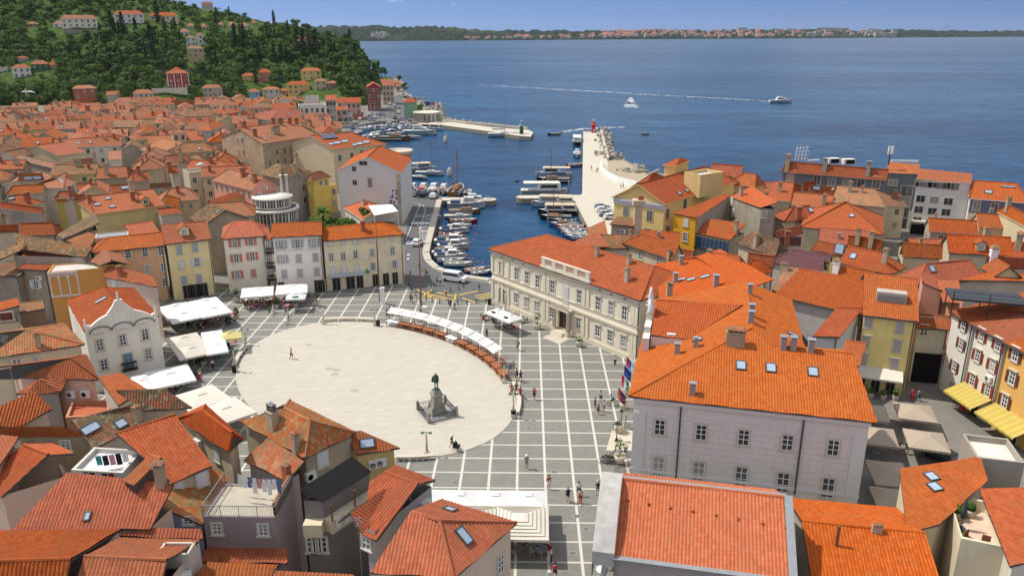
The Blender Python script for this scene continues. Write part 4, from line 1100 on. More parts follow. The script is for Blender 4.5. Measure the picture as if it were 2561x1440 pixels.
rc=H_('narrow ochre recessed house with three small balconies',(662,600),(682,598),9.6,1.2,kind='s',d=5,roof='red',wall=(.52,.46,.35),ws=(.75,1.9),gutter=False,wpx=[('F',671,626),('F',672,660),('F',673,693)])
for z in(7.0,4.3,1.9):
 b=MB();p,rz=rc.facepos('F',.5);c=p-rc.o+V((sin(rz),-cos(rz),0))*.5;b.box((c.x,c.y,z),(1.5,.9,.12),0,rz);b.box((c.x,c.y,z+.9),(1.5,.9,.04),0,rz)
 for k in range(9):q=c+V((cos(rz),sin(rz),0))*(-.7+k*.175)+V((sin(rz),-cos(rz),0))*.42;b.box((q.x,q.y,z+.1),(.03,.03,.8))
 b.build('balcony',M['iron'],rc.root)
ho=H_('white hotel with grey shutters and faded lettering on its facade',(677,594),(806,588),10.8,1.7,kind='x',d=6.5,roof='orange',wall=(.74,.72,.73),dirt=.2,ws=(.85,1.45),sh=GRYSH,name='hotel',cat='hotel',wpx=[('F',704,622),('F',745,619),('F',786,617),('F',708,658),('F',748,656,None,GRYSH,'closed'),('F',790,653,None,GRYSH,'closed'),('F',712,695,None,GRYSH,'closed'),('F',751,692,None,GRYSH,'closed'),('F',793,689,None,GRYSH,'closed')])
t,z=ho.face_at('F',743,632);p,rz=ho.facepos('F',t)
me=text_mesh('HOTEL GIUSEPPE TARTINI',.62,plain('faded_lettering',(.50,.44,.46),.9));me.transform(Matrix.Rotation(pi/2,4,'X'))
inst('lettering',me,ho.root,V((p.x,p.y,8.0))-ho.o+V((sin(rz),-cos(rz),0))*.02,rz)
for t in(.08,.85,.95):ho.door('F',t,1.0,2.3,(.02,.02,.022))
cs=H_('stained cream house with shops below and hipped right end',(805,603),(1011,586),9.6,1.7,kind='x',d=7,hr=3.2,roof='orange',wall=(.74,.68,.54),dirt=.55,ws=(.8,1.4),sh=WHTSH,ch=[(908,576,'brick',1.1)],wpx=[('F',827,615,(.75,.9),WHTSH,'closed'),('F',858,611,(.75,.9),WHTSH,'closed'),('F',888,609,(.75,.9),WHTSH,'closed'),('F',929,606,(.75,.9),WHTSH,'closed'),('F',980,600,(.75,.9),WHTSH,'closed'),('F',829,652,None,None),('F',859,650,None,None),('F',890,645,None,None),('F',931,641,None,None),('F',982,636,None,None),('F',832,685,None,WHTSH,'closed'),('F',862,683,None,WHTSH,'closed'),('F',893,680,None,WHTSH,'closed'),('F',933,675),('F',987,669)])
for t,w_ in((.12,1.4),(.30,1.5),(.42,1.2),(.62,1.0),(.76,1.1),(.88,1.0)):cs.door('F',t,w_,2.3,(.02,.02,.02))
b=MB();p0,rz=cs.facepos('F',.02);p1,_z=cs.facepos('F',.47);nn=V((sin(rz),-cos(rz),0));b.face([p0+V((0,0,3.2))-cs.o,p0+nn*1.2+V((0,0,2.8))-cs.o,p1+nn*1.2+V((0,0,2.8))-cs.o,p1+V((0,0,3.2))-cs.o]);b.build('awning',plain('blue_grey_cloth',(.36,.38,.40),.85),cs.root)
b=MB();p,rz=cs.facepos('F',.525);c=p-cs.o+V((sin(rz),-cos(rz),0))*.06;b.box((c.x,c.y,2.6),(.75,.08,.85),0,rz);b.build('shop_sign',plain('green_sign',(.06,.30,.05),.5),cs.root)
ba=H_('white baroque house with curved volute gable and blue balcony door',(210,828),(397,792),8.9,1.8,kind='y',d=15,hb=3,roof='red',wall=(.76,.75,.73),dirt=.3,over=.1,ws=(.85,1.5),gutter=False,wpx=[('F',246,832,(.8,1.1)),('F',303,820,(.8,1.1)),('F',358,806,(.8,1.1)),('F',252,875),('F',309,863),('F',365,849),('F',263,925),('F',373,897)],sk=[(253,752,.9,1.6),(168,763,.9,1.4)])
b=MB();N=60;L_=(ba.q[1]-ba.q[0]).length
def prof(t):
 x=abs(t-.5)*2
 if x<.1:return 3.5
 if x<.34:return 3.5-1.5*((x-.1)/.24)**.7
 if x<.42:return 1.75
 if x<.86:return 1.65-1.15*((x-.42)/.44)**1.4
 return.75
for k in range(N):
 t0,t1=k/N,(k+1)/N;a,c=ba.facepos('F',t0)[0]-ba.o,ba.facepos('F',t1)[0]-ba.o;nn=-ba.s
 z0,z1=8.7+prof(t0+1e-4),8.7+prof(t1-1e-4)
 f,g=nn*.12,-nn*.4
 for u,v in((f,0),(g,1)):
  q=[a+u+V((0,0,8.0)),c+u+V((0,0,8.0)),c+u+V((0,0,z1)),a+u+V((0,0,z0))];b.face(q if v==0 else q[::-1])
 b.face([a+f+V((0,0,z0)),c+f+V((0,0,z1)),c+g+V((0,0,z1)),a+g+V((0,0,z0))])
 if abs(z0-8.7-prof(t1+1e-3))>.3:b.face([c+f+V((0,0,8.7)),c+g+V((0,0,8.7)),c+g+V((0,0,z1)),c+f+V((0,0,z1))])
for t,z,h in((.02,9.45,.9),(.5,12.2,1.1),(.98,9.45,.9)):
 c=ba.facepos('F',t)[0]-ba.o+ba.s*.14;b.box((c.x,c.y,z),(.32,.32,h),0,atan2(ba.e.y,ba.e.x),taper=.6)
b.build('gable',plaster((.72,.71,.70),.5),ba.root)
b=MB()
for tc in(.2,.5,.8):
 for i in range(10):
  a0,a1=pi*i/10,pi*(i+1)/10;r=.145
  pa=ba.facepos('F',tc+r*cos(a0))[0]-ba.o-ba.s*.16+V((0,0,8.35+.75*sin(a0)));pb=ba.facepos('F',tc+r*cos(a1))[0]-ba.o-ba.s*.16+V((0,0,8.35+.75*sin(a1)));b.bar(pa,pb,.16)
b.build('cornice',plain('sooty_moulding',(.20,.19,.19),.9,var=.3),ba.root)
dd=inst('door',door_mesh(1.1,2.1,(.12,.22,.30)),ba.root,V((*ba.facepos('F',.5)[0].to_2d(),ba.face_at('F',318,921)[1]))-ba.o,atan2(ba.e.y,ba.e.x))
b=MB();p=ba.facepos('F',.5)[0];z=ba.face_at('F',318,921)[1];rz=atan2(ba.e.y,ba.e.x);c=p-ba.o-ba.s*.4;b.box((c.x,c.y,z-.15),(1.9,.8,.12),0,rz);b.box((c.x,c.y,z+.85),(1.9,.8,.05),0,rz)
for k in range(13):
 q=c+ba.e*(-.9+k*.15)-ba.s*.38;b.box((q.x,q.y,z),(.035,.035,.85),0,rz)
b.build('balcony',M['iron'],ba.root)
fr=H_('big hipped tile roof house with two skylights at the bottom centre',None,None,10.5,kind='c',foot=[(925,1428),(1135,1445),(1292,1307),(1103,1247)],pf=[[(925,1428,10.5),(1135,1445,10.5),(1100,1302,12.7),(1030,1279,12.7)],[(1135,1445,10.5),(1292,1307,10.5),(1100,1302,12.7)],[(1292,1307,10.5),(1103,1247,10.9),(1030,1279,12.7),(1100,1302,12.7)]],caps_=[((1030,1279,12.7),(1100,1302,12.7)),((1100,1302,12.7),(1135,1445,10.5)),((1100,1302,12.7),(1292,1307,10.5))],roof='red',wall=(.62,.52,.44),sk=[(1125,1276,.9,1.0),(1159,1340,.8,1.4)],wpx=[('R',1252,1430,(.7,1.5))],fm='stone')
H_('small two-slope tiled house with wall air conditioners left of the bottom centre roof',None,None,11,kind='c',foot=[at(906,1334,10.6),at(943,1350,10.6),at(1089,1200,11.5),at(985,1162,11.5)],pf=[[(906,1334,10.6),(943,1350,10.6),(1046,1211,12.5),(962,1180,12.5),(925,1205,12)],[(1089,1200,11.5),(985,1162,11.5),(962,1180,12.5),(1046,1211,12.5)],[(906,1334,10.6),(965,1222,12.1),(875,1281,11.9)],[(965,1222,12.1),(845,1305,10.6),(875,1281,11.9)]],caps_=[((962,1180,12.5),(1046,1211,12.5))],roof='red',wall=(.36,.36,.40),dirt=.2,ac=[('R',.45,8.7),('R',.62,9.3),('R',.85,9.6)],ch=[(955,1340,'brick',.8)],wpx=[('F',918,1372,(.8,1.4))])
bl=H_('black-roofed house with open cream balcony at the bottom centre',None,None,11.3,kind='c',foot=[at(807,1253,11.3),at(928,1178,11.3),at(880,1141,12.4),at(751,1222,12.4)],pf=[[(807,1253,11.3),(928,1178,11.3),(880,1141,12.4),(751,1222,12.4)]],wall=(.20,.19,.19),roof='old',over=.1,gutter=False)
bl.roof.data.materials[0]=plain('black_roofing',(.022,.021,.020),.85,.15,var=.4)
b=MB()
for f,t0,t1,z0,z1 in(('F',0,1,8.6,9.7),('L',0,1,8.6,9.7)):strip(b,f,t0,t1,z0,z1,.9,bl)
b.build('balcony',plaster((.58,.52,.40),.4),bl.root)
b=MB()
for t in(0.02,.5,.98):p,rz=bl.facepos('F',t);q=p-bl.o+V((sin(rz),-cos(rz),0))*.85;b.bar((q.x,q.y,9.7),(q.x,q.y,11.2),.12)
b.build('post',M['wood'],bl.root)
b=MB()
for t in(.12,.3,.66,.9):p,rz=bl.facepos('F',t);q=p-bl.o+V((sin(rz),-cos(rz),0))*.95;b.box((q.x,q.y,8.9),(.5,.05,.95),0,rz)
tag(b.build('laundry',M['cloth'],None,bl.o),'white towels hung over the cream balcony under the black roof','laundry')
for t in(.2,.5,.8):bl.window('L',t,6.6,(.7,1.4),None)
hA=H_('lichen-spotted hipped house with tall pot chimney at the lower middle',None,None,12,kind='c',foot=[(600,1052),(762,1144),(890,1082),(725,1000)],pf=[[(600,1052,12),(762,1144,12),(776,1053,14.2),(711,1021,14.2)],[(762,1144,12),(890,1082,12),(776,1053,14.2)],[(890,1082,12),(725,1000,12.4),(711,1021,14.2),(776,1053,14.2)]],caps_=[((711,1021,14.2),(776,1053,14.2)),((776,1053,14.2),(762,1144,12)),((776,1053,14.2),(890,1082,12)),((711,1021,14.2),(725,1000,12.4))],roof='mixed',wall=(.40,.34,.27),dirt=.5,ch=[(683,1065,'pots',1.0),(741,1125,'plaster',.9)],wpx=[('R',808,1165,(1.0,1.4),WHTSH,'closed')])
hA.ac('R',.04,9.6)
H_('lower lean-to with tiled roof below the pot chimney house',None,None,10.6,kind='c',foot=[at(608,1149,10.6),at(722,1203,10.6),at(760,1152,11.8),at(674,1096,11.8)],pf=[[(608,1149,10.6),(722,1203,10.6),(760,1152,11.8),(674,1096,11.8)]],roof='mixed',wall=(.42,.37,.38),ch=[(718,1196,'brick',.8)])
yf=H_('yellow house with two air conditioners and a dark orange roof beside the oval',None,None,10.3,kind='c',foot=[at(892,1135,10.3),at(1000,1119,10.3),at(903,1078,11.6),at(840,1080,11.6)],pf=[[(892,1135,10.3),(1000,1119,10.3),(903,1076,11.8),(860,1080,11.8)]],roof='red',wall=(.58,.46,.20),sk=[(918,1108,1.3,.9)],ac=[('F',.42,8.6),('F',.62,8.7)])
li=H_('lilac house with railed roof terrace at the lower left centre',(508,1294),(690,1297),10.2,kind='flat',d=4.6,wall=(.29,.235,.26),dirt=.15,over=0,par=.12,ws=(.75,1.0),wpx=[('F',545,1335),('F',660,1338)],floorc=(.40,.36,.28))
b=MB();Q4=[li.A,li.B,li.C,li.D]
for a,c in((0,1),(1,2),(3,0)):
 p,q=Q4[a]-li.o,Q4[c]-li.o;n_=int((q-p).length/.14)
 b.bar(p+V((0,0,1.1)),q+V((0,0,1.1)),.05);b.bar(p+V((0,0,.2)),q+V((0,0,.2)),.03)
 for k in range(n_+1):r_=p.lerp(q,k/n_);b.bar(r_+V((0,0,.1)),r_+V((0,0,1.1)),.05 if k%10==0 else.018)
b.build('railing',M['metal'],li.root)
b=MB();b.box((li.B.x-li.o.x-.15,(li.B.y+li.C.y)/2-li.o.y,10.2),(.2,4,1.2),0,atan2(li.s.y,li.s.x)-pi/2);b.build('parapet',plaster((.26,.13,.08),.3),li.root)
p0=li.facepos('F',.5)[0]-li.o;rz=atan2(li.e.y,li.e.x)
b=MB();Ls=(li.B-li.A).length
pl=[(-Ls/2-.2,-.9,6.9),(Ls/2+.9,-.9,6.9),(Ls/2+.6,0.02,7.5),(-Ls/2,.02,7.5)]
add_facet(b,[p0+li.e*x+li.s*y+V((0,0,z))for x,y,z in pl],True,6,3);b.build('canopy_roof',[rooftile('red',True),M['gutter']],li.root)
li.window('F',.18,4.6,(.9,1.3),(.18,.26,.24),'open');li.window('F',.8,4.6,(.9,1.3),(.18,.26,.24),'open')
bg=H_('blue gabled house with mossy yellow-orange roof and one small window',(386,1316),(505,1312),9.6,2.2,kind='sl',d=7.0,roof='mixed',wall=(.22,.26,.42),dirt=.15,over=.1,gutter=False,wpx=[('F',472,1309,(.7,.6))])
br_=H_('broad red tile roof house with small hatch and one skylight at lower left',None,None,11.5,kind='c',foot=[at(19,1328,11.5),at(378,1322,11.5),at(432,1207,13.6),at(172,1184,13.6)],pf=[[(19,1328,11.5),(380,1322,11.5),(433,1206,13.8),(172,1184,13.8)],[(300,1338,11.1),(508,1346,11.1),(505,1322,11.5),(360,1318,11.6)]],roof='red',wall=(.55,.42,.36),sk=[(220,1291,.5,.7)],ch=[(404,1212,'plaster',1.0)],over=.2)
H_('small raised roof hatch with tiles on the broad red roof',(308,1200),(338,1212),14.0,.9,kind='s',d=2.4,roof='red',wall=(.10,.08,.07),z0=12.2,over=.08,gutter=False,name='roof_hatch',cat='roof hatch')
wt=H_('white roof terrace full of drying laundry behind the broad red roof',None,None,12.4,kind='flat',world=(at(180,1185,12.4),at(308,1193,12.4),at(238,1128,12.4)),wall=(.56,.55,.54),dirt=.3,over=0,par=.4,floorc=(.58,.57,.56),name='terrace_house',cat='terrace')
lt=H_('house with light patterned tile roof right of the white terrace',None,None,12,kind='c',foot=[at(430,1206,12),at(531,1164,12),at(440,1040,14.2),at(300,1090,14.2)],pf=[[(430,1206,12),(531,1164,12),(438,1037,14.6),(292,1085,14.6)],[at(438,1037,14.6)+V((-1.2,2.6,-1.6)),at(292,1085,14.6)+V((-1.2,2.6,-1.6)),(292,1085,14.6),(438,1037,14.6)]],caps_=[((292,1085,14.6),(438,1037,14.6))],roof='faded',wall=(.44,.40,.33),dirt=.5,over=.2,wpx=[('F',447,1240,(.9,1.4),WHTSH,'closed'),('F',507,1213,(.9,1.4),WHTSH,'closed')])
lt.roof.data.materials[0]=rooftile('orange',True)
b=MB()
h2=H_('hipped tile house with white twin-cowl chimney by the square umbrellas',None,None,12,kind='c',foot=[(442,1045),(572,1128),(606,1099),(520,1011)],pf=[[(442,1045,12),(572,1128,12),(581,1083,13.5),(508,1028,13.5)],[(572,1128,12),(606,1098,12),(581,1083,13.5)],[(606,1098,12),(516,1010,12),(508,1028,13.5),(581,1083,13.5)],[(516,1010,12),(442,1045,12),(508,1028,13.5)]],caps_=[((508,1028,13.5),(581,1083,13.5)),((581,1083,13.5),(572,1128,12)),((581,1083,13.5),(606,1098,12)),((508,1028,13.5),(442,1045,12))],roof='orange',wall=(.52,.46,.36),dirt=.4,ch=[(544,1030,'white',1.0)],wpx=[('F',545,1152,(.8,1.2),WHTSH,'closed')])
h2.ac('F',.35,10.2)
H_('mossy roofed house with two skylights between white terrace and big lichen roof',None,None,11.6,kind='c',foot=[at(235,1118,11.6),at(358,1056,11.6),at(326,1014,13),at(180,1053,13)],pf=[[(235,1118,11.6),(358,1056,11.6),(326,1014,13.1),(178,1054,13.1)],[at(326,1014,13.1)+V((-.6,2.4,-1.2)),at(178,1054,13.1)+V((-.6,2.4,-1.2)),(178,1054,13.1),(326,1014,13.1)]],caps_=[((178,1054,13.1),(326,1014,13.1))],roof='lichen',wall=(.56,.52,.48),sk=[(226,1072,1.6,.9),(302,1060,1.0,.9)],ch=[(345,1052,'plaster',.8)])
lr=H_('house with heavily lichened grey-orange roof above the cream umbrellas',None,None,11.6,kind='c',foot=[at(362,1025,11.6),at(481,1018,11.6),at(412,972,13),at(292,976,13)],pf=[[(362,1025,11.6),(481,1018,11.6),(412,971,13.2),(291,976,13.2)]],roof='lichen',wall=(.54,.47,.40))
H_('flat dark red roof strip house with white vent parapet',None,None,10.5,kind='c',foot=[at(295,1012,10.5),at(366,974,10.5),at(300,930,11.5),at(246,944,11.5)],pf=[[(295,1012,10.5),(366,974,10.5),(300,930,11.6),(246,944,11.6)]],roof='red',wall=(.56,.53,.50))
pk=H_('pale pink house with hipped red roof and two air conditioners',None,None,11,kind='c',foot=[(46,942),(246,949),(216,886),(20,912)],pf=[[(46,942,11),(246,949,11),(176,897,12.8)],[(246,949,11),(216,886,11),(176,897,12.8)],[(-60,948,11.4),(46,942,11),(176,897,12.8),(-40,930,12)],[(216,886,11),(-30,920,11),(176,897,12.8)]],roof='red',wall=(.58,.40,.33),dirt=.15,ac=[('F',.66,8.8),('F',.86,8.9)])
H_('small hipped porch roof in front of the pale pink house',None,None,9.9,kind='c',foot=[(70,983),(150,980),(166,947),(95,946)],pf=[[(70,983,9.9),(150,980,9.9),(98,946,11.3)],[(150,980,9.9),(166,947,11.0),(98,946,11.3)],[(40,985,9.6),(70,983,9.9),(98,946,11.3)]],roof='orange',wall=(.30,.26,.24))
H_('red-floored little roof terrace below the pale pink wall',None,None,8.0,kind='flat',world=(at(165,1052,8.0),at(270,1046,8.0),at(182,1012,8.0)),wall=(.50,.26,.17),over=0,par=.4,floorc=(.40,.11,.05),name='terrace_house',cat='terrace')
H_('bright tile roof house at the left edge with stucco side wall',None,None,11.5,kind='c',foot=[at(-50,1066,11.5),at(42,1065,11.5),at(130,1019,11.5),at(60,990,11.5)],pf=[[(-60,1066,11.5),(42,1065,11.5),(130,1019,12.3),(89,982,13.2),(-60,1032,13.2)]],roof='orange',wall=(.56,.46,.38))
H_('long old house with thin flat orange roof and square window at left',None,None,12,kind='c',foot=[(48,1095),(232,1091),(152,1066),(0,1068)],pf=[[(46,1093,12),(232,1090,12),(150,1065,13),(-60,1068,13)]],roof='orange',wall=(.34,.30,.23),dirt=.7,over=.12,wpx=[('F',167,1125,(.8,.9))])
H_('house with broad blank beige gable wall at the lower left edge',None,None,11,kind='c',foot=[at(5,1240,11),at(186,1134,12.8),at(135,1110,12.8),at(-90,1200,11)],pf=[[(120,1137,13.5),(186,1134,12.7),(135,1109,12.7),(60,1111,13.5)],[(-70,1200,11),(5,1241,11),(121,1137,13.5),(60,1111,13.5)]],caps_=[((60,1111,13.5),(121,1137,13.5))],roof='red',wall=(.56,.44,.38),dirt=.25,over=.05)
H_('tiled roof corner high at the far left edge above the beige gable',None,None,12.8,kind='c',foot=[at(-50,1185,12.8),at(2,1160,12.8),at(46,1092,13.5),at(-50,1082,13.5)],pf=[[(-60,1190,12.4),(2,1160,12.8),(46,1091,14),(-60,1080,14)]],roof='red',wall=(.5,.4,.34))
n1=H_('long ridge-tiled roof house in the bottom left corner',None,None,11.8,kind='c',foot=[at(-60,1478,11.8),at(160,1478,11.8),at(300,1326,11.8),at(-60,1328,11.8)],pf=[[(300,1325,11.8),(-70,1327,11.8),(-70,1404,13.4),(179,1397,13.4)],[(-70,1480,11.8),(158,1478,11.8),(179,1397,13.4),(-70,1404,13.4)]],caps_=[((-70,1404,13.4),(179,1397,13.4))],roof='red',wall=(.55,.42,.40),over=.1)
n2=H_('tiled roof house with white sunken terrace and stacked air conditioners at bottom left',None,None,11.6,kind='c',foot=[at(190,1478,11.6),at(405,1478,11.6),at(503,1352,11.6),at(298,1348,11.6)],pf=[[(500,1350,11.6),(296,1346,11.6),(211,1391,12.9),(418,1400,12.9)],[(180,1480,11.6),(398,1480,11.6),(418,1400,12.9),(211,1391,12.9)]],caps_=[((211,1391,12.9),(418,1400,12.9))],roof='red',wall=(.52,.45,.42),over=.1,ac=[('R',.35,10.0),('R',.5,10.2),('R',.42,9.1)])
b=MB();p=at(440,1368,12.3)-n2.o;rz=atan2(n2.e.y,n2.e.x)
for dx,dy,w,d_ in((0,-.6,2.0,.15),(0,.6,2.0,.15),(-1.0,0,.15,1.3),(1.0,0,.15,1.3)):b.box(p+Matrix.Rotation(rz,3,'Z')@V((dx,dy,-1.2)),(w,d_,1.15),0,rz)
b.box(p+V((0,0,-1.0)),(1.9,1.2,.45),0,rz);b.build('sunken_terrace',plaster((.50,.46,.43),.3),n2.root)
H_('orange tile roof house cut by the bottom edge left of the lilac house',None,None,9.4,kind='c',foot=[at(455,1478,9.4),at(650,1478,9.4),at(695,1412,10),at(520,1404,10)],pf=[[(440,1480,9.4),(655,1480,9.4),(695,1411,10.5),(520,1404,10.5)]],roof='red',wall=(.4,.36,.34))
H_('orange tile roof fragment at the bottom edge right of lilac house',None,None,8.6,kind='c',foot=[at(640,1490,8.6),at(880,1490,8.6),at(880,1432,9),at(700,1428,9)],pf=[[(640,1490,8.6),(890,1490,8.6),(885,1436,9.2),(690,1426,9.2)]],roof='red',wall=(.4,.36,.34))
hx=H_('cream house with mossy hipped roof and roof deck at the left edge',None,None,10.5,kind='c',foot=[(-40,896),(210,862),(160,808),(-60,835)],pf=[[(-40,898,10.5),(211,861,10.5),(66,826,12.2)],[(211,861,10.5),(160,808,10.5),(66,826,12.2)],[(160,808,10.5),(-70,840,10.5),(66,826,12.2)]],caps_=[((211,861,10.5),(66,826,12.2))],roof='mixed',wall=(.56,.50,.40),dirt=.35,wpx=[('F',45,918,(.9,1.0)),('F',90,909,(.6,.9))],ch=[(97,865,'plaster',.9)])
H_('brown gabled house with dark shutters at left edge below the laundry balcony',None,None,10.5,kind='c',foot=[at(-30,815,10.5),at(55,806,10.5),at(47,757,11.5),at(-30,770,11.5)],pf=[[(-40,798,10.6),(0,782,10.8),(47,758,11.8),(45,747,11.8),(-40,765,11.4)]],roof='orange',wall=(.46,.40,.34),wpx=[('F',18,800,(1.4,1.0),BROWNSH,'closed')])
H_('corrugated canopy balcony with sheets hanging at the left',(48,782),(112,772),10.2,.3,kind='s',d=3,roof='old',wall=(.22,.15,.11),gutter=False,over=.05)
oc=H_('ochre house wall with three white painted arches and roof terrace',(118,684),(266,672),9.4,kind='flat',d=4.5,wall=(.56,.28,.09),dirt=.2,over=0,par=.2,floorc=(.5,.46,.4))
b=MB()
for t in(.02,.175,.33,.485):strip(b,'F',t-.012,t+.012,5.6,9.3,.08,oc)
strip(b,'F',0,.5,9.2,9.5,.1,oc);strip(b,'F',0,.5,5.4,5.7,.1,oc)
for t in(.0975,.2525,.4075):
 for i in range(8):
  q=[oc.facepos('F',t-.0775*cos(pi*j/8))[0]-oc.o-oc.s*.08+V((0,0,8.0+1.0*sin(pi*j/8)**.8))for j in(i,i+1)];b.bar(q[0],q[1],.16)
b.build('painted_arch',plain('white_trim',(.60,.54,.50),.8),oc.root)
H_('pale pink house with sloping dark orange roof and white shutter',None,None,8.5,kind='c',foot=[at(262,692,8.5),at(397,718,8.5),at(380,690,9.5),at(258,664,9.5)],pf=[[(262,692,8.5),(397,718,8.5),(378,688,9.7),(257,662,9.7)]],roof='red',wall=(.58,.46,.42),wpx=[('F',288,722,(.9,1.5),WHTSH,'closed')],ch=[(302,690,'brick',1.0)])
H_('ochre gabled attic house with salmon roof left of the peach house',None,None,10,kind='c',foot=[(252,664),(322,660),(305,637),(224,652)],pf=[[(222,652,10),(252,665,10),(279,651,11),(262,626,11)],[(322,660,10),(305,637,10),(262,626,11),(279,651,11)]],caps_=[((279,651,11),(262,626,11))],roof='faded',wall=(.52,.36,.12),z0=0)
H_('cut stone house with lichened long roof above the arched ochre wall',None,None,10.5,kind='c',foot=[at(30,640,10.5),at(214,646,10.5),at(230,622,11.3),at(34,590,11.3)],pf=[[(52,622,10.6),(215,645,10.6),(232,618,11.8),(30,584,11.8)],[(-20,660,10.5),(52,624,11.2),(62,602,11.6),(-20,640,11.2)]],roof='lichen',wall=(.36,.33,.31),dirt=.6)
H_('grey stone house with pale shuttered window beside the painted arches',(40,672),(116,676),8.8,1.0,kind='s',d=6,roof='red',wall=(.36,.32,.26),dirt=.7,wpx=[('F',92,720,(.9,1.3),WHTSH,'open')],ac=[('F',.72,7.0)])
H_('lilac grey stepped gable house in the left middle',(52,640),(118,652),9.2,.8,kind='s',d=3,roof='red',wall=(.44,.42,.46))
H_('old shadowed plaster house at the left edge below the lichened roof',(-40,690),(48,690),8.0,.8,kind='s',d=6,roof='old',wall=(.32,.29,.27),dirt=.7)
H_('grey lichen roof house leaning back behind the peach house',None,None,10.4,kind='c',foot=[at(155,600,10.4),at(248,560,11.5),at(236,533,12),at(141,585,11)],pf=[[(158,600,10.4),(250,556,11.6),(236,533,12.2),(141,586,11)]],roof='lichen',wall=(.38,.34,.28),dirt=.5)
H_('bright tiled long house on the left edge with raised tiled step',(46,590),(142,587),9.5,2.0,kind='x',rl=(46,563),rr=(138,552),roof='orange',wall=(.5,.42,.33))
H_('tiled low extension at the left edge beside the raised step house',(-40,582),(46,578),9.5,1.2,kind='x',rl=(-30,566),rr=(45,562),roof='orange',wall=(.5,.42,.33))
H_('flat orange triangular roof house behind the peach house',None,None,10.2,kind='c',foot=[(168,600),(222,626),(238,590),(225,575)],pf=[[(166,601,10.2),(222,628,10.2),(240,588,11.4),(223,582,11.2)]],roof='faded',wall=(.5,.42,.34),ch=[(228,578,'plaster',1.0)])
H_('pale salmon attic house with grey flat roof behind the peach ridge',(238,598),(322,590),11.2,kind='flat',d=3.5,wall=(.54,.38,.32),par=.15,over=0,floorc=(.24,.27,.28))
H_('olive-walled house with tiled edge behind the yellow tall house',(328,590),(400,580),11,1.0,kind='s',d=5,roof='red',wall=(.40,.36,.16),dirt=.3)
st=H_('tall stained apartment block with faded pink roof and many brick chimneys',(656,360),(790,339),14.5,3.4,kind='x',bp=(551,341),side='l',roof='faded',wall=(.46,.35,.25),dirt=.75,over=.25,ws=(.9,1.7),sh=WHTSH,wpx=[('F',674,391),('F',693,388),('F',712,384),('F',676,416,None,WHTSH,'closed'),('F',696,413,None,WHTSH,'closed'),('F',714,409,None,WHTSH,'closed'),('L',595,358,(.8,1.6),None),('L',607,358,(.8,1.6),WHTSH,'closed'),('L',598,386,(.8,1.6),WHTSH),('L',610,387,(.8,1.6),WHTSH,'closed'),('L',601,413,(.8,1.6),WHTSH,'closed'),('L',612,416,(.8,1.6),WHTSH,'closed')],ch=[(638,341,'brick',1.3),(690,334,'wide',1.6),(764,322,'brick',1.4),(684,312,'brick',1.3),(702,312,'brick',1.3),(725,310,'brick',1.2),(742,311,'brick',1.2),(575,318,'brick',1.3),(587,318,'brick',1.2),(612,320,'brick',1.2)],sk=[(662,349,1.1,.8),(673,343,.8,.8)])
ca=H_('cream blank-gabled hall with solar panel and rows of skylights',(725,362),(833,373),13,3.2,kind='y',bp=(968,360),hb=5,roof='orange',wall=(.60,.51,.37),dirt=.15,ws=(.8,1.6),wpx=[('R',850,402),('R',880,396),('R',905,390),('R',950,380)],sk=[(828,361,1.6,1.2),(843,358,2.2,1.3),(862,354,2.2,1.3),(886,363,1.4,1.2),(899,360,2.2,1.3),(916,356,2.2,1.3)],ch=[(779,336,'plaster',1.7)])
h_=ca.hit(823,343)
if h_:
 f=h_[2];bb=MB();bb.box((0,0,.2),(4.6,2.6,.12),0);
 for k in range(4):bb.bar((-2.3+1.15*k+.02,-1.3,.33),(-2.3+1.15*k+.02,1.3,.33),.05,1)
 o=bb.build('solar_panel',[plain('solar_cells',(.03,.05,.10),.15,.6),M['metal']],ca.roof);e_,s_=f['e'],f['s'];n_=e_.cross(s_);e_=e_ if n_.z>0 else-e_;n_=n_ if n_.z>0 else-n_;o.matrix_basis=frame_matrix(e_,s_,n_,h_[1])
mu=H_('tall white museum building with lettered corner and bright orange roofs',(842,426),(1003,432),13,3.6,kind='y',bp=(1030,396),hb=4,roof='bright',wall=(.60,.61,.62),dirt=.12,over=.2,name='museum',cat='museum',ws=(.9,1.1),wpx=[('F',886,428,(1.0,1.1)),('F',888,462,(1.0,1.1)),('F',926,468,(1.0,2.2)),('F',909,413,(2.0,.9))])
me=text_mesh('M\nU\nS\nE\nU\nM',1.5,plain('museum_letters',(.14,.08,.06),.7));me.transform(Matrix.Rotation(pi/2,4,'X'))
p,rz=mu.facepos('F',.975);b=MB();strip(b,'F',.945,1.0,0,12.6,.3,mu);b.build('pilaster',plaster((.46,.40,.32),.5),mu.root)
z=mu.face_at('F',1004,458)[1];inst('lettering',me,mu.root,V((p.x,p.y,z-.5))-mu.o+V((sin(rz),-cos(rz),0))*.33,rz,(.62,1,.62))
b=MB();p,rz=mu.facepos('F',.88);nn=V((sin(rz),-cos(rz),0));z1,z0=mu.face_at('F',990,470)[1],mu.face_at('F',990,530)[1];c=p-mu.o+nn*.04;b.box((c.x,c.y,z0),(2.4,.05,z1-z0),0,rz);r=random.Random(4)
for k in range(22):
 q=c+nn*.05+V((cos(rz),sin(rz),0))*r.uniform(-.95,.95);b.box((q.x,q.y,z0+.3+r.random()*(z1-z0-1.0)),(r.uniform(.2,.6),.03,r.uniform(.2,.6)),1+k%2,rz)
b.build('banner',[plain('banner_white',(.62,.63,.65),.8),plain('banner_dark',(.08,.07,.09),.8),plain('banner_maroon',(.22,.06,.07),.8)],mu.root)
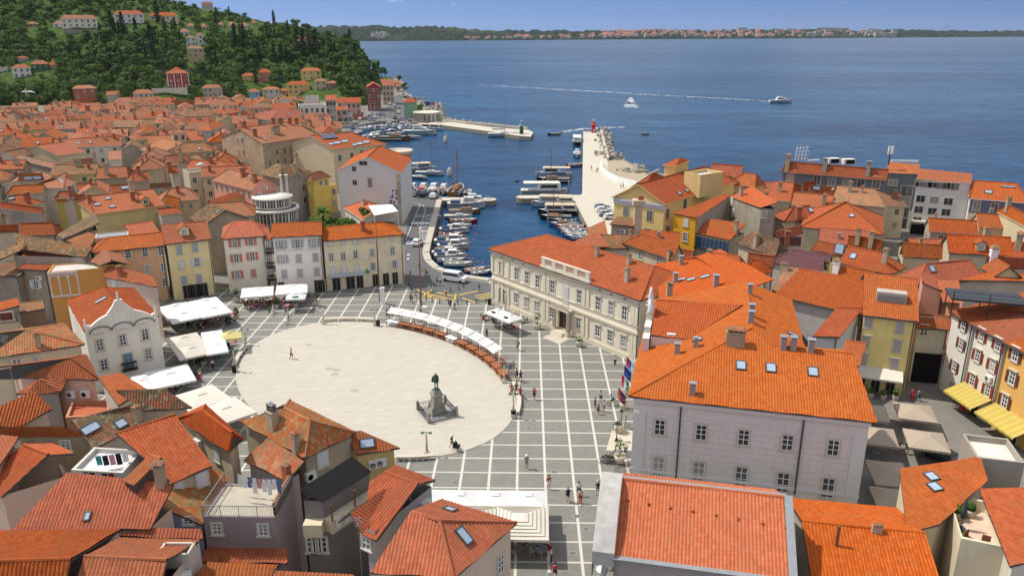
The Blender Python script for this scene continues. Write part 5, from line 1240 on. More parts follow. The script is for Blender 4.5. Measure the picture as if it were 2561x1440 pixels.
gh=H_('grey shabby house with mossy hipped roof behind the round pavilion',None,None,11.5,kind='c',foot=[(649,435),(703,445),(779,430),(722,411)],pf=[[(648,435,11.5),(703,446,11.5),(704,411,14)],[(703,446,11.5),(780,429,11.5),(724,414,13.6),(704,411,14)],[(690,409,13.9),(648,435,11.5),(704,411,14)]],caps_=[((703,446,11.5),(704,411,14))],roof='lichen',wall=(.38,.36,.33),dirt=.5,ws=(.9,1.6),wpx=[('R',761,477),('R',763,507),('R',748,452)],ch=[(738,432,'plaster',1.2),(742,420,'tall',.9)])
ps=H_('pink school house with ribbon of white windows and salmon roof',(529,450),(628,476),10.5,2.6,kind='x',rl=(572,423),rr=(680,448),roof='faded',wall=(.60,.30,.23),dirt=.12,ws=(.85,1.4),win={'F':(7,1)},ch=[(608,442,'brick',1.3),(638,456,'brick',1.3)],dish=[(626,452)],ac=[('R',.3,9.0),('R',.55,10.2)])
yb=H_('yellow flowered-balcony house with brown shutters under the cream gable',(783,454),(828,443),10,1.8,kind='x',rl=(776,434),rr=(802,428),roof='faded',wall=(.60,.46,.14),ws=(.8,1.5),sh=BROWNSH,wpx=[('F',803,463,(.8,1.2),None),('F',816,463,(.8,1.8),None)])
yc=H_('grey and yellow lower front with shutters below the flowered balcony',(776,478),(842,466),6.9,kind='flat',d=3.5,wall=(.56,.44,.16),dirt=.4,over=0,par=.5,ws=(.9,1.5),sh=BROWNSH,wpx=[('F',786,497,None,None),('F',804,495,None,BROWNSH,'closed'),('F',819,490),('F',835,486,None,BROWNSH,'closed'),('F',808,520),('F',836,514)])
an=H_('small white garden house with orange roof and brick chimney beside the museum',(858,519),(905,549),5.0,2.0,kind='x',rl=(912,502),roof='bright',wall=(.62,.60,.56),rr=None,d=None,ch=[(910,512,'wide',.9)])
H_('beige house with brown shed roof and dark red side left of the pavilion',None,None,8.4,kind='c',foot=[at(545,511,8.4),at(614,491,8.4),at(589,481,9.3),at(520,501,9.3)],pf=[[(543,511,8.4),(615,490,8.4),(589,480,9.5),(518,502,9.5)]],roof='red',wall=(.50,.40,.22),ac=[('F',.4,6.8)])
H_('old house with broken lichen gable roof behind the red-shuttered house',(472,545),(511,563),10.2,2.2,kind='x',rl=(527,510),rr=(573,531),roof='lichen',wall=(.30,.27,.24),dirt=.6,sk=[(545,530,.7,.9)])
pv=thing('pavilion','round white two-tier glazed pavilion with grey curved roof','building',at(690,585,0));pc=V((0,0,0))
b=MB();b.lathe([(5.4,0),(5.4,3.6),(5.5,3.6)],40,0);b.lathe([(5.35,6.0),(5.9,6.0),(5.9,6.5),(5.2,6.6)],40,0);b.lathe([(4.1,6.5),(4.1,7.0)],40,0);b.lathe([(4.0,8.8),(4.6,8.8),(4.6,9.1),(.01,9.25)],40,0)
for k in range(40):
 a=2*pi*k/40
 b.box((5.42*cos(a),5.42*sin(a),3.6),(.18,.18 if k%4 else.5,2.45),0,a);b.box((4.1*cos(a),4.1*sin(a),7.0),(.14,.14 if k%3 else.4,1.85),0,a)
b.build('wall',plaster((.64,.64,.62),.15),pv)
b=MB();b.lathe([(5.3,3.6),(5.3,6.0)],40);b.lathe([(4.0,7.0),(4.0,8.8)],40);b.build('glazing',plain('pavilion_glass',(.10,.10,.11),.15,.5,var=.5),pv)
b=MB();b.lathe([(5.25,6.62),(.01,6.66)],40);b.build('roof',plain('grey_roof_felt',(.17,.17,.14),.9,var=.2),pv)
for x,y in((1.2,3.6),(2.5,3.9)):b=MB();b.lathe([(.28,9.1),(.28,13.2),(.36,13.2),(.36,13.4)],12,0,(x,y,0));b.build('chimney',M['white'],pv)
b=MB();p=at(998,425,8);b.lathe([(3.6,0),(3.6,12),(4.1,12),(4.1,12.9),(3.8,12.9),(3.7,12.6),(.01,12.6)],32);t_=thing('round_tower','squat round concrete tower behind the museum roof','tower',at_dist(998,400,230)*1);t_.location.z=0;b.build('wall',plaster((.50,.47,.40),.4),t_)
for lab,fl_,fr_,ze,rise,rf_,wl,ex in(('beige-walled house with big red roof, three skylights and a white dormer',(235,536),(412,513),9.5,2.4,'red',(.52,.42,.22),dict(rl=(218,488),rr=(402,475),sk=[(270,497,1.2,.9),(243,512,1.2,.9),(281,517,1.2,.9)],dm=[(365,512)],ch=[(225,505,'brick',1),(330,480,'plaster',1.4),(333,500,'brick',1.1)])),('dark brown-walled red roof house with pale skylight in the old quarter',(240,447),(321,443),9,2,'red',(.36,.30,.24),dict(rl=(222,420),rr=(315,418),sk=[(238,424,.8,.9)],ch=[(268,436,'plaster',1.6)])),('deep red roof house with slim brick chimney right of the skylight house',(332,455),(378,450),9,1.8,'red',(.40,.33,.26),dict(rl=(325,430),rr=(380,432),ch=[(347,434,'brick',1.2)])),('hipped brown house in front of the terraced garden wall',(421,262),(500,260),9,2,'red',(.36,.31,.27),dict(rl=(431,251),rr=(470,251))),('wide beige house with two-tone roof and skylights below the brown hipped house',(458,288),(542,283),9,2.2,'old',(.50,.43,.34),dict(rl=(465,273),rr=(518,270),sk=[(510,280,1,.8),(520,277,1,.8)])),('long white house with red hipped roof and small attic windows',(570,300),(634,289),10,2.2,'red',(.64,.63,.60),dict(rl=(562,286),rr=(613,278),win={'F':(5,2)},sk=[(580,292,1,1),(598,286,2,1)])),('pale house with large orange roof cut by a dark loggia',(677,300),(754,288),10.5,3,'orange',(.58,.60,.54),dict(rl=(700,272),rr=(722,267),win={'F':(6,1)},sk=[(722,285,1,1)])),('blue-grey tall narrow house left of the stained apartment block',(528,327),(562,314),11,2,'red',(.40,.44,.48),dict(rl=(517,308),rr=(545,300),win={'F':(3,3)},sh=GRYSH)),('orange ribbed roof house behind the little cream tower',(468,352),(512,350),9.5,2.6,'orange',(.56,.54,.50),dict(rl=(465,325),rr=(500,330),ch=[(497,338,'plaster',1)])),('red roof house with two paired skylights left of the cream tower',(382,308),(440,308),10,2.6,'red',(.56,.50,.40),dict(rl=(378,285),rr=(425,290),sk=[(401,292,1.2,.8),(399,298,1.2,.8)],win={'F':(3,1)},ch=[(412,292,'brick',1.2)])),('long ridge roof house in the middle of the old quarter',(268,318),(364,318),8.5,1.8,'old',(.46,.38,.30),dict(rl=(266,301),rr=(362,300))),('faded long roof house with brick stack left of middle',(112,348),(212,350),8.5,1.8,'faded',(.48,.36,.30),dict(rl=(112,333),rr=(214,331),ch=[(152,352,'brick',1.6)])),('ribbed orange gable with roof window and light coping',(192,362),(272,360),9,2.6,'orange',(.56,.50,.44),dict(rl=(235,335),rr=(270,328),sk=[(256,338,.9,.9)],ch=[(244,350,'brick',1.1)])),('white house with small terrace under a flat wooden canopy',(150,276),(188,276),9,.4,'old',(.60,.59,.56),dict(d=7,win={'F':(2,1)})),('narrow long house on dark alley, red ridge tiles, left edge',(0,520),(104,535),9,1.2,'red',(.34,.31,.30),dict(rl=(0,504),rr=(108,522))),('roof terrace house with white parapet and grey sunshade at left edge',(0,512),(60,500),9.5,2,'red',(.5,.46,.42),dict(rl=(0,493),rr=(60,488),sk=[(28,497,1.4,.7)],ch=[(70,505,'brick',1.3)])),('ribbed low roof house with glass canopy behind the dark alley',(50,452),(112,450),9,1.8,'red',(.44,.40,.34),dict(rl=(52,436),rr=(112,433),sk=[(72,446,2.2,.9),(92,445,2.2,.9)])),('red tile house with plants on railing beside the dark alley',(30,478),(120,474),8.8,1.6,'red',(.42,.36,.3),dict(rl=(30,466),rr=(118,460),ch=[(25,470,'brick',1.1)])),('olive-yellow lean-to house below the skylight row roofs',(138,506),(215,500),8.4,1.2,'red',(.46,.38,.12),dict(rl=(138,492),rr=(212,486))),('white-walled small house with tiled roof and wall cooler',(191,474),(240,472),8.6,1.3,'red',(.58,.56,.55),dict(rl=(190,459),rr=(238,457),ac=[('F',.75,6.9)])),('tiled house above the olive lean-to with tall brick stacks',(145,492),(194,490),9.2,1.4,'red',(.50,.44,.4),dict(rl=(146,480),rr=(194,476),ch=[(180,488,'brick',1.3)])),('red roofed row house with white skylight panel behind the big dormer roof',(272,478),(330,472),9.8,1.6,'red',(.46,.4,.33),dict(rl=(275,464),rr=(328,460),sk=[(312,470,1.6,1)])),('plain red roof house right of the white dormer',(410,510),(446,520),8.6,2,'red',(.42,.36,.28),dict(rl=(405,478),rr=(436,500))),('low roof strip with tiled porch and potted shrubs',(388,532),(446,524),8.2,1,'orange',(.46,.4,.36),dict(rl=(386,524),rr=(442,518))),('shabby house with light patched roof sloping to the dark alley',(160,470),(192,455),9,1.5,'faded',(.55,.53,.5),dict(rl=(154,432),rr=(186,428))),('faded salmon roof house stepping down beside the dark alley',(156,430),(186,428),9.2,1.6,'faded',(.54,.48,.42),dict(rl=(153,410),rr=(188,404))),('orange house with light tiled attic beside the alley head',(186,415),(240,410),9.6,1.6,'faded',(.52,.34,.18),dict(rl=(180,400),rr=(236,396),ch=[(237,404,'plaster',1.4)])),('tiled roof house with glass dormer pane behind the terrace umbrella',(462,420),(600,424),9.4,1.8,'red',(.46,.42,.36),dict(rl=(470,403),rr=(560,400),ch=[(528,408,'brick',1.1)])),('light roof house with stone stack left of the umbrella terrace',(408,408),(474,404),9.2,2.4,'faded',(.56,.54,.5),dict(rl=(412,392),rr=(465,384),ch=[(452,400,'plaster',1.8)])),('bright ribbed roof house in front of the white-windowed wall',(428,436),(450,434),8.8,1.6,'orange',(.5,.46,.4),dict(rl=(425,418),rr=(452,416),ch=[(424,424,'brick',1.3)])),('grey-walled dark plaster house facing the umbrella terrace',(376,470),(430,468),9,1,'old',(.28,.25,.22),dict(rl=(376,460),rr=(428,458),win={'F':(1,1)},ch=[(406,474,'brick',1.5)])),('cream house with double-pitched attic by the old quarter centre',(340,350),(392,346),10,1.8,'red',(.56,.47,.3),dict(rl=(338,331),rr=(384,330),win={'F':(2,1)})),('hipped cream attic behind the double-pitched house',(350,332),(394,328),12,1.4,'orange',(.58,.5,.34),dict(rl=(362,318),rr=(380,318))),('salmon side-lit house with pink wall at the old quarter centre',(385,388),(398,384),9,1.6,'faded',(.58,.38,.3),dict(rl=(382,372),rr=(420,360))),('white low house with bright red coping at the alley centre',(272,400),(305,398),9,1.4,'faded',(.58,.57,.56),dict(rl=(275,380),rr=(330,372))),('pale green gable house near the hillside foot',(118,270),(150,270),8.5,1.6,'faded',(.5,.6,.42),dict(rl=(124,261),rr=(150,261))),('hipped roof house with white balcony band near the hillside foot',(150,262),(205,262),9.5,1.8,'red',(.52,.5,.48),dict(rl=(158,253),rr=(196,252))),('dark gable house with tiled roof and twin brick stacks',(196,280),(248,278),9,1.6,'red',(.42,.38,.34),dict(rl=(200,269),rr=(245,267),ch=[(217,276,'brick',1.3),(223,276,'brick',1.3)])),('cream tall house with ochre side below the garden wall',(276,268),(310,264),9,1.8,'faded',(.54,.46,.3),dict(rl=(282,257),rr=(312,252),win={'F':(2,1)})),('large shabby gable with grey wall right of the cream tall house',(330,255),(400,252),9,2,'faded',(.42,.38,.34),dict(rl=(334,246),rr=(398,240),sk=[(352,250,1,.8)]))):
 H_(lab,fl_,fr_,ze,rise,kind='x',roof=rf_,wall=wl,ws=(.9,1.4),**ex)
H_('beige blank gable house at the head of the dark alley',(46,378),(146,390),10,kind='y',rise=2.4,d=9,roof='red',wall=(.54,.46,.33),dirt=.25)
H_('pale gable house at the left edge',(-8,392),(35,394),9.5,kind='y',rise=1.6,d=8,roof='old',wall=(.52,.52,.46))
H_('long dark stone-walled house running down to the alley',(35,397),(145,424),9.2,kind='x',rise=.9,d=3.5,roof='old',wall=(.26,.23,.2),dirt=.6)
H_('little cream roof tower with pyramid tile roof',(428,334),(467,332),13,1.2,kind='x',d=5.5,hl=2.4,hr=2.4,roof='faded',wall=(.58,.50,.36),win={'F':(2,1)},top=2.3,z0=2)
H_('cream gable house with a round dark attic opening',(397,385),(523,371),9,2.6,kind='y',d=14,roof='faded',wall=(.56,.49,.36),wpx=[('F',461,366,(.8,.8))],ch=[(472,374,'brick',1.2)])
tb=H_('beige house with planted roof terrace and white parasol',(473,439),(542,432),9.8,kind='flat',d=6,wall=(.52,.46,.36),over=0,par=.8,ws=(.9,1.4),win={'F':(3,2)},sh=WHTSH,floorc=(.5,.45,.4))
b=MB();b.lathe([(.03,0),(.03,2.2)],6);b.lathe([(1.5,2.0),(.02,2.6)],8,1);o=b.build('parasol',[M['metal'],M['cloth']],None,tb.c+V((.5,0,9.8)));tag(o,'white parasol standing on the planted roof terrace','parasol')
b=MB();b.lathe([(0.01,0),(.5,.1),(.45,.5),(.01,.6)],8)
r=random.Random(21)
def free(c,rad):
 for h in HOUSES:
  if(h.c.to_2d()-c.to_2d()).length<rad+min(h.L,h.W)*.5+(max(h.L,h.W)-min(h.L,h.W))*.25:return False
 return True
FILL=[]
wn_={'white':(.60,.58,.54),'cream':(.58,.50,.37),'grey':(.38,.35,.31),'peach':(.56,.38,.27),'yellow':(.55,.46,.24),'beige':(.50,.42,.32),'brown':(.36,.29,.23)}
rn_=[('faded','faded pink'),('red','dark red'),('old','weathered'),('orange','bright orange'),('faded','faded pink'),('old','weathered'),('faded','faded pink')]
ang=radians(20);ex_,ey_=V((cos(ang),sin(ang),0)),V((-sin(ang),cos(ang),0))
for j in range(34):
 for i in range(44):
  c=V((-60,150,0))+ex_*(-(i-9)*9.4+r.uniform(-1.3,1.3))+ey_*(j*9.6+r.uniform(-1.2,1.2)-20)
  px,py=proj((c.x,c.y,8))
  gx,gy=proj((c.x,c.y,0))
  if px<-60 or py<243 or py>560 or px>985:continue
  if py<254+max(0,(px-700))*-.09:continue
  lim=lerp_tab([(250,700),(300,830),(340,850),(395,880),(440,955),(490,985),(560,985)],gy)
  if gx>lim-26:continue
  w,d=r.uniform(8,12.5),r.uniform(7,10)
  if 640<gx<1010 and gy>478 or gx>748 and gy<345:continue
  if not free(c,4.1):continue
  wk=r.choice(list(wn_));rk,rl_=r.choice(rn_)
  a=ang+r.choice((0,0,0,pi/2))+r.uniform(-.14,.14);e=V((cos(a),sin(a),0));n=V((-sin(a),cos(a),0))
  if n.y<0:e,n=-e,-n
  ze=r.uniform(7.2,10.4);A=c-e*w/2-n*d/2;A.z=ze
  hp=r.choice((0,0,2.6))
  h=H_('x',None,None,ze,r.uniform(1.6,2.5),kind='x',world=(A,A+e*w,A+n*d),hl=hp,hr=hp,roof=rk,wall=wn_[wk],dirt=r.uniform(.25,.6),win={'F':(r.randint(2,4),2)},ws=(.85,1.3),group='houses packed into the old quarter')
  h.rchim(r.choice((1,2,2)),('brick','brick','plaster','wide'))
  if r.random()<.4:h.rsky(1)
  FILL.append((py,px,h,wk,rl_))
FILL.sort(key=lambda t:t[0])
def melt(hs,name,lab):
 mats,mb=[],MB()
 for h in hs:
  def walk(o,mw):
   if o.type=='MESH':
    me=o.data;uv=me.uv_layers[0].data;vs=[mw@v.co for v in me.vertices]
    ix=[]
    for m in me.materials:
     if m not in mats:mats.append(m)
     ix.append(mats.index(m))
    for f in me.polygons:mb.face([vs[i]for i in f.vertices],ix[f.material_index],[tuple(uv[k].uv)for k in f.loop_indices])
   for c in list(o.children):walk(c,mw@c.matrix_basis)
   bpy.data.objects.remove(o)
  walk(h.root,h.root.matrix_basis.copy())
 return tag(mb.build(name,mats),lab,'houses',kind='stuff')
NM=118
if len(FILL)>NM:melt([t[2]for t in FILL[:NM]],'distant_houses','far mass of small tiled houses in the old quarter below the hill');FILL=FILL[NM:]
nr=8;per=max(1,len(FILL)//nr)
for k in range(0,len(FILL),per):
 row=sorted(FILL[k:k+per],key=lambda t:t[1])
 for i,(py,px,h,wk,rl_)in enumerate(row):
  h.root['label']='%s house, %s roof, old quarter row %s from hillside, %s from left'%(wk,rl_,nth(k//per),nth(i))
print('infill',len(FILL),'houses',len(HOUSES))
BLG,DBL=(.13,.155,.19),(.12,.15,.21)
yp=H_('big yellow palazzo with white frieze and belvedere by the harbour',(1528,493),(1664,511),12.5,3.4,kind='y',rf=(1641,453),bp=(1845,454),hb=4,roof='orange',wall=(.74,.57,.25),dirt=.15,over=.5,ws=(1.2,2.1),name='palazzo',cat='palazzo',wpx=[('F',1565,541),('F',1624,552),('F',1618,596),('R',1668,548),('R',1668,590),('R',1712,522),('R',1757,497),('R',1771,493)],sk=[(1587,481,1.8,1.6),(1608,484,1.8,1.6),(1634,492,1.8,1.6),(1698,484,1,1),(1717,477,1,1)])
b=MB();strip(b,'F',-.01,1.01,11.2,12.4,.12,yp);strip(b,'F',-.01,1.01,11.9,12.4,.3,yp);b.build('cornice',plain('white_frieze',(.58,.55,.56),.8),yp.root)
bv=H_('',None,None,17.6,kind='c',foot=[(1658,412),(1690,415),(1726,400),(1690,398)],pf=[[(1657,412,17.6),(1691,415,17.6),(1700,394,18.7)],[(1691,415,17.6),(1727,400,17.6),(1700,394,18.7)],[(1727,400,17.6),(1657,412,17.6),(1700,394,18.7)]],roof='orange',wall=(.74,.57,.25),dirt=.15,root=yp.root,z0=12,over=.3)
H_('',(1711,438),(1752,446),16.2,kind='flat',d=7,roof='orange',wall=(.60,.48,.24),dirt=.45,root=yp.root,z0=12,over=0,par=.7,floorc=(.5,.5,.48))
def HX(lab,fl_,fr_,ze,rise,rf_,wl,**ex):return H_(lab,fl_,fr_,ze,rise,kind=ex.pop('kind','x'),roof=rf_,wall=wl,ws=ex.pop('ws',(.9,1.4)),**ex)
def HCS(lab,ze,pts,top,rf_,wl,**ex):
 """single-pitch house: low edge left, low edge right, high edge right, high edge left"""
 a,b_,c,d=pts
 return H_(lab,None,None,ze,kind='c',foot=[at(*a,ze),at(*b_,ze),at(*c,top),at(*d,top)],pf=[[(*a,ze),(*b_,ze),(*c,top),(*d,top)]],roof=rf_,wall=wl,over=.15,ws=ex.pop('ws',(.9,1.4)),**ex)
HX('orange wing roof on the seaward left of the yellow palazzo',(1576,471),(1652,449),11.5,2.6,'orange',(.58,.45,.22),rl=(1600,431),rr=(1668,437))
HX('long low orange hall roof behind the belvedere',(1780,436),(1858,441),10.5,3,'orange',(.54,.44,.26),rl=(1724,406),rr=(1866,415))
HX('orange roof house in the row right of the palazzo',(1790,446),(1850,456),11,2.4,'orange',(.56,.46,.24),rl=(1790,432),rr=(1838,437),sk=[(1803,450,1.4,1)])
HX('hipped orange roof house at the end of the palazzo row',(1852,452),(1915,464),10.5,2.6,'orange',(.55,.44,.24),rl=(1860,432),rr=(1895,436),hl=2)
HX('small flat-topped yellow house with sky panel behind the ochre house',(1836,468),(1900,462),10.2,1.4,'orange',(.56,.48,.26),d=7)
oh=HCS('narrow bright ochre house with white shutter',10.6,((1683,534),(1741,544),(1767,507),(1752,507)),12.2,'orange',(.62,.35,.03),dirt=.15,wpx=[('F',1715,566,(.95,1.5),WHTSH,'closed'),('F',1713,603,(.95,1.7))])
gb=HCS('tall grey party-wall house with peeling plaster and bright roof',12.4,((1824,490),(1903,522),(1945,503),(1882,468)),14.0,'bright',(.36,.33,.29),dirt=.7,wpx=[('F',1833,540,(.8,1.4),WHTSH,'closed'),('F',1830,512,(.6,1.5),WHTSH,'closed'),('R',1910,545)],ch=[(1853,490,'plaster',1.1)])
HCS('plain grey wall house joining the ochre house to the tall grey wall',12.0,((1742,545),(1824,492),(1815,484),(1760,507)),12.6,'orange',(.34,.31,.28),dirt=.4)
vh=HCS('house with orange shed roof and glazed blue verandah',8.8,((1738,583),(1826,600),(1866,560),(1774,547)),10.6,'orange',(.40,.36,.30),dirt=.5,ch=[(1840,578,'plaster',1.1)])
b=MB();strip(b,'F',.02,.98,6.3,8.2,.06,vh);w_=b.build('verandah_glazing',plain('blue_glass',(.05,.09,.16),.2,.5,var=.4),vh.root)
b=MB()
for k in range(9):strip(b,'F',.02+k*.12-.006,.02+k*.12+.006,6.2,8.3,.12,vh)
strip(b,'F',0,1,6.0,6.3,.5,vh);b.build('verandah_frame',M['iron'],vh.root)
HX('house with orange roof and very tall square stone chimney by the town hall',(1557,608),(1682,650),8.2,2.4,'orange',(.50,.45,.36),rl=(1602,586),rr=(1708,613),ch=[(1618,634,'plaster',1.2),(1672,645,'plaster',.8)],wpx=[('F',1601,648),('F',1646,660)])
b=MB();b.box((0,0,0),(1.5,1.5,13.6));b.box((0,0,13.6),(2.2,2.2,1.0));b.box((.4,0,14.6),(1.1,1.1,.8),1,taper=.8);p=at(1590,742,0)
tc_=thing('tall_chimney','very tall square stone chimney stack behind the town hall','chimney',at_dist(1590,640,152)*1);tc_.location.z=0
b.build('stack',[plaster((.50,.45,.36),.4),M['brick']],tc_)
HCS('small low orange roof house touching the back of the town hall',7.6,((1421,604),(1494,623),(1525,611),(1496,586)),9.2,'orange',(.54,.48,.42))
HX('grey rendered block with wall coolers beside the tall chimney',(1524,560),(1584,566),9.6,.3,'old',(.34,.32,.28),kind='s',d=5,dirt=.4,ch=[(1515,552,'brick',1.6)],ac=[('F',.6,8.0),('F',.58,6.8)])
HCS('white gable-ended house by the fishing boats',7.2,((1472,594),(1520,585),(1512,553),(1468,570)),8.4,'faded',(.58,.56,.55))
h1=HX('long dark blue-grey hotel with red roof and tall white windows',(1954,430),(2218,452),13,2.4,'orange',BLG,rl=(1966,405),rr=(2220,424),dirt=.1,name='hotel',cat='hotel',ws=(1.5,2.7),sh=None,wpx=[('F',2042,462),('F',2079,465),('F',2115,468),('F',2152,469),('F',2190,471),('F',1975,455)],ch=[(1969,416,'plaster',1.5),(2063,419,'metal',1.5),(2171,428,'metal',1.6),(2085,412,'brick',1.3),(2190,418,'brick',1.3)])
for px,py in((2082,408),(2120,410)):
 p=at(px,py,15.2);b=MB();b.box((0,0,0),(2.8,1.6,1.2));b.box((.2,-.82,.12),(2.1,.06,.95),1);b.build('roof_cooler',[M['acwhite'],M['dark']],h1.root,p-h1.o,.1)
b=MB();p=at(1988,402,15);
for k in range(4):b.bar((k*.8,0,0),(k*.8+.3,0,3.6),.15);b.bar((0,0,.8*k+.5),(3.2,0,.9*k+.6),.12)
b.bar((3.2,0,0),(6,0,.2),.4);b.build('roof_ladder',M['white'],h1.root,p-h1.o)
h2_=HCS('dark blue-grey stair tower with four white-framed grid windows',13.4,((2216,432),(2296,436),(2301,411),(2221,406)),15.0,'orange',BLG,dirt=.1,name='stair_tower',cat='tower',ws=(2.4,2.4),wpx=[('F',2266,490),('F',2261,516),('F',2256,543),('F',2252,570),('F',2232,464,(1.8,1.4))])
b=MB();strip(b,'F',-.002,1.002,0,4.6,.08,h2_);b.build('plinth',plaster((.54,.54,.55),.1),h2_.root)
b=MB();b.box((0,0,0),(6.5,.4,.5));b.build('parapet',M['white'],h2_.root,at(2262,406,15)-h2_.o,-.05)
b=MB();b.bar((0,0,0),(0,0,3.6),.25)
for x,y in((-.6,0),(.1,-.5),(.9,.2)):b.bar((x*.7,y*.7,2.6),(x*.7,y*.7,4.5),.3,1)
o=b.build('antenna_mast',[M['iron'],M['white']],None,at(2222,413,15));tag(o,'phone antenna mast with white panels on the hotel roof','antenna')
h3=HCS('pale grey-white hotel with nine square windows and shop below',12.8,((2292,451),(2430,459),(2432,433),(2297,423)),14.6,'orange',(.58,.58,.59),dirt=.1,name='hotel',cat='hotel',ws=(1.7,1.5),wpx=[('F',x,y)for x,y in((2301,505),(2335,508),(2370,512),(2296,532),(2330,536),(2364,539),(2292,559),(2325,563),(2360,567))]+[('F',x,y,(1.6,1.5))for x,y in((2298,466),(2308,467),(2318,468),(2332,469),(2352,472),(2366,472),(2376,473),(2387,475))])
b=MB();strip(b,'F',.02,.72,0.1,3.0,.05,h3);b.build('shop_front',M['dark'],h3.root)
b=MB();strip(b,'F',.02,.74,3.1,3.5,1.2,h3);b.build('awning',M['cream'],h3.root)
h4=HX('blue and white arched house at the right end of the hotel row',(2424,496),(2575,508),10.4,2.8,'orange',(.58,.58,.60),rl=(2437,451),rr=(2545,460),hr=6,dirt=.1,ws=(1.3,2.2),sh=WHTSH,shm='closed',wpx=[('F',2440,527),('F',2484,534),('F',2432,566),('F',2475,571)],sk=[(2472,481,1.4,1.2),(2522,468,2.6,.6)])
b=MB();strip(b,'F',-.002,1.002,7.3,10.3,.05,h4);b.build('upper_band',plain('blue_band',DBL,.8),h4.root)
b=MB();strip(b,'F',0,.95,4.4,5.3,.06,h4);b.build('red_band',plain('red_band',(.30,.09,.08),.8),h4.root)
HX('big hipped bright roof house in front of the blue hotel',(2002,568),(2211,587),9.2,3.4,'bright',(.50,.45,.38),kind='y',rf=(2121,505),d=17,hb=6,wpx=[('F',2022,585,(1.1,1.0)),('F',2074,590,(1.1,1.0))],sk=[(2130,540,.9,1.2)],ac=[('F',.3,6.2)])
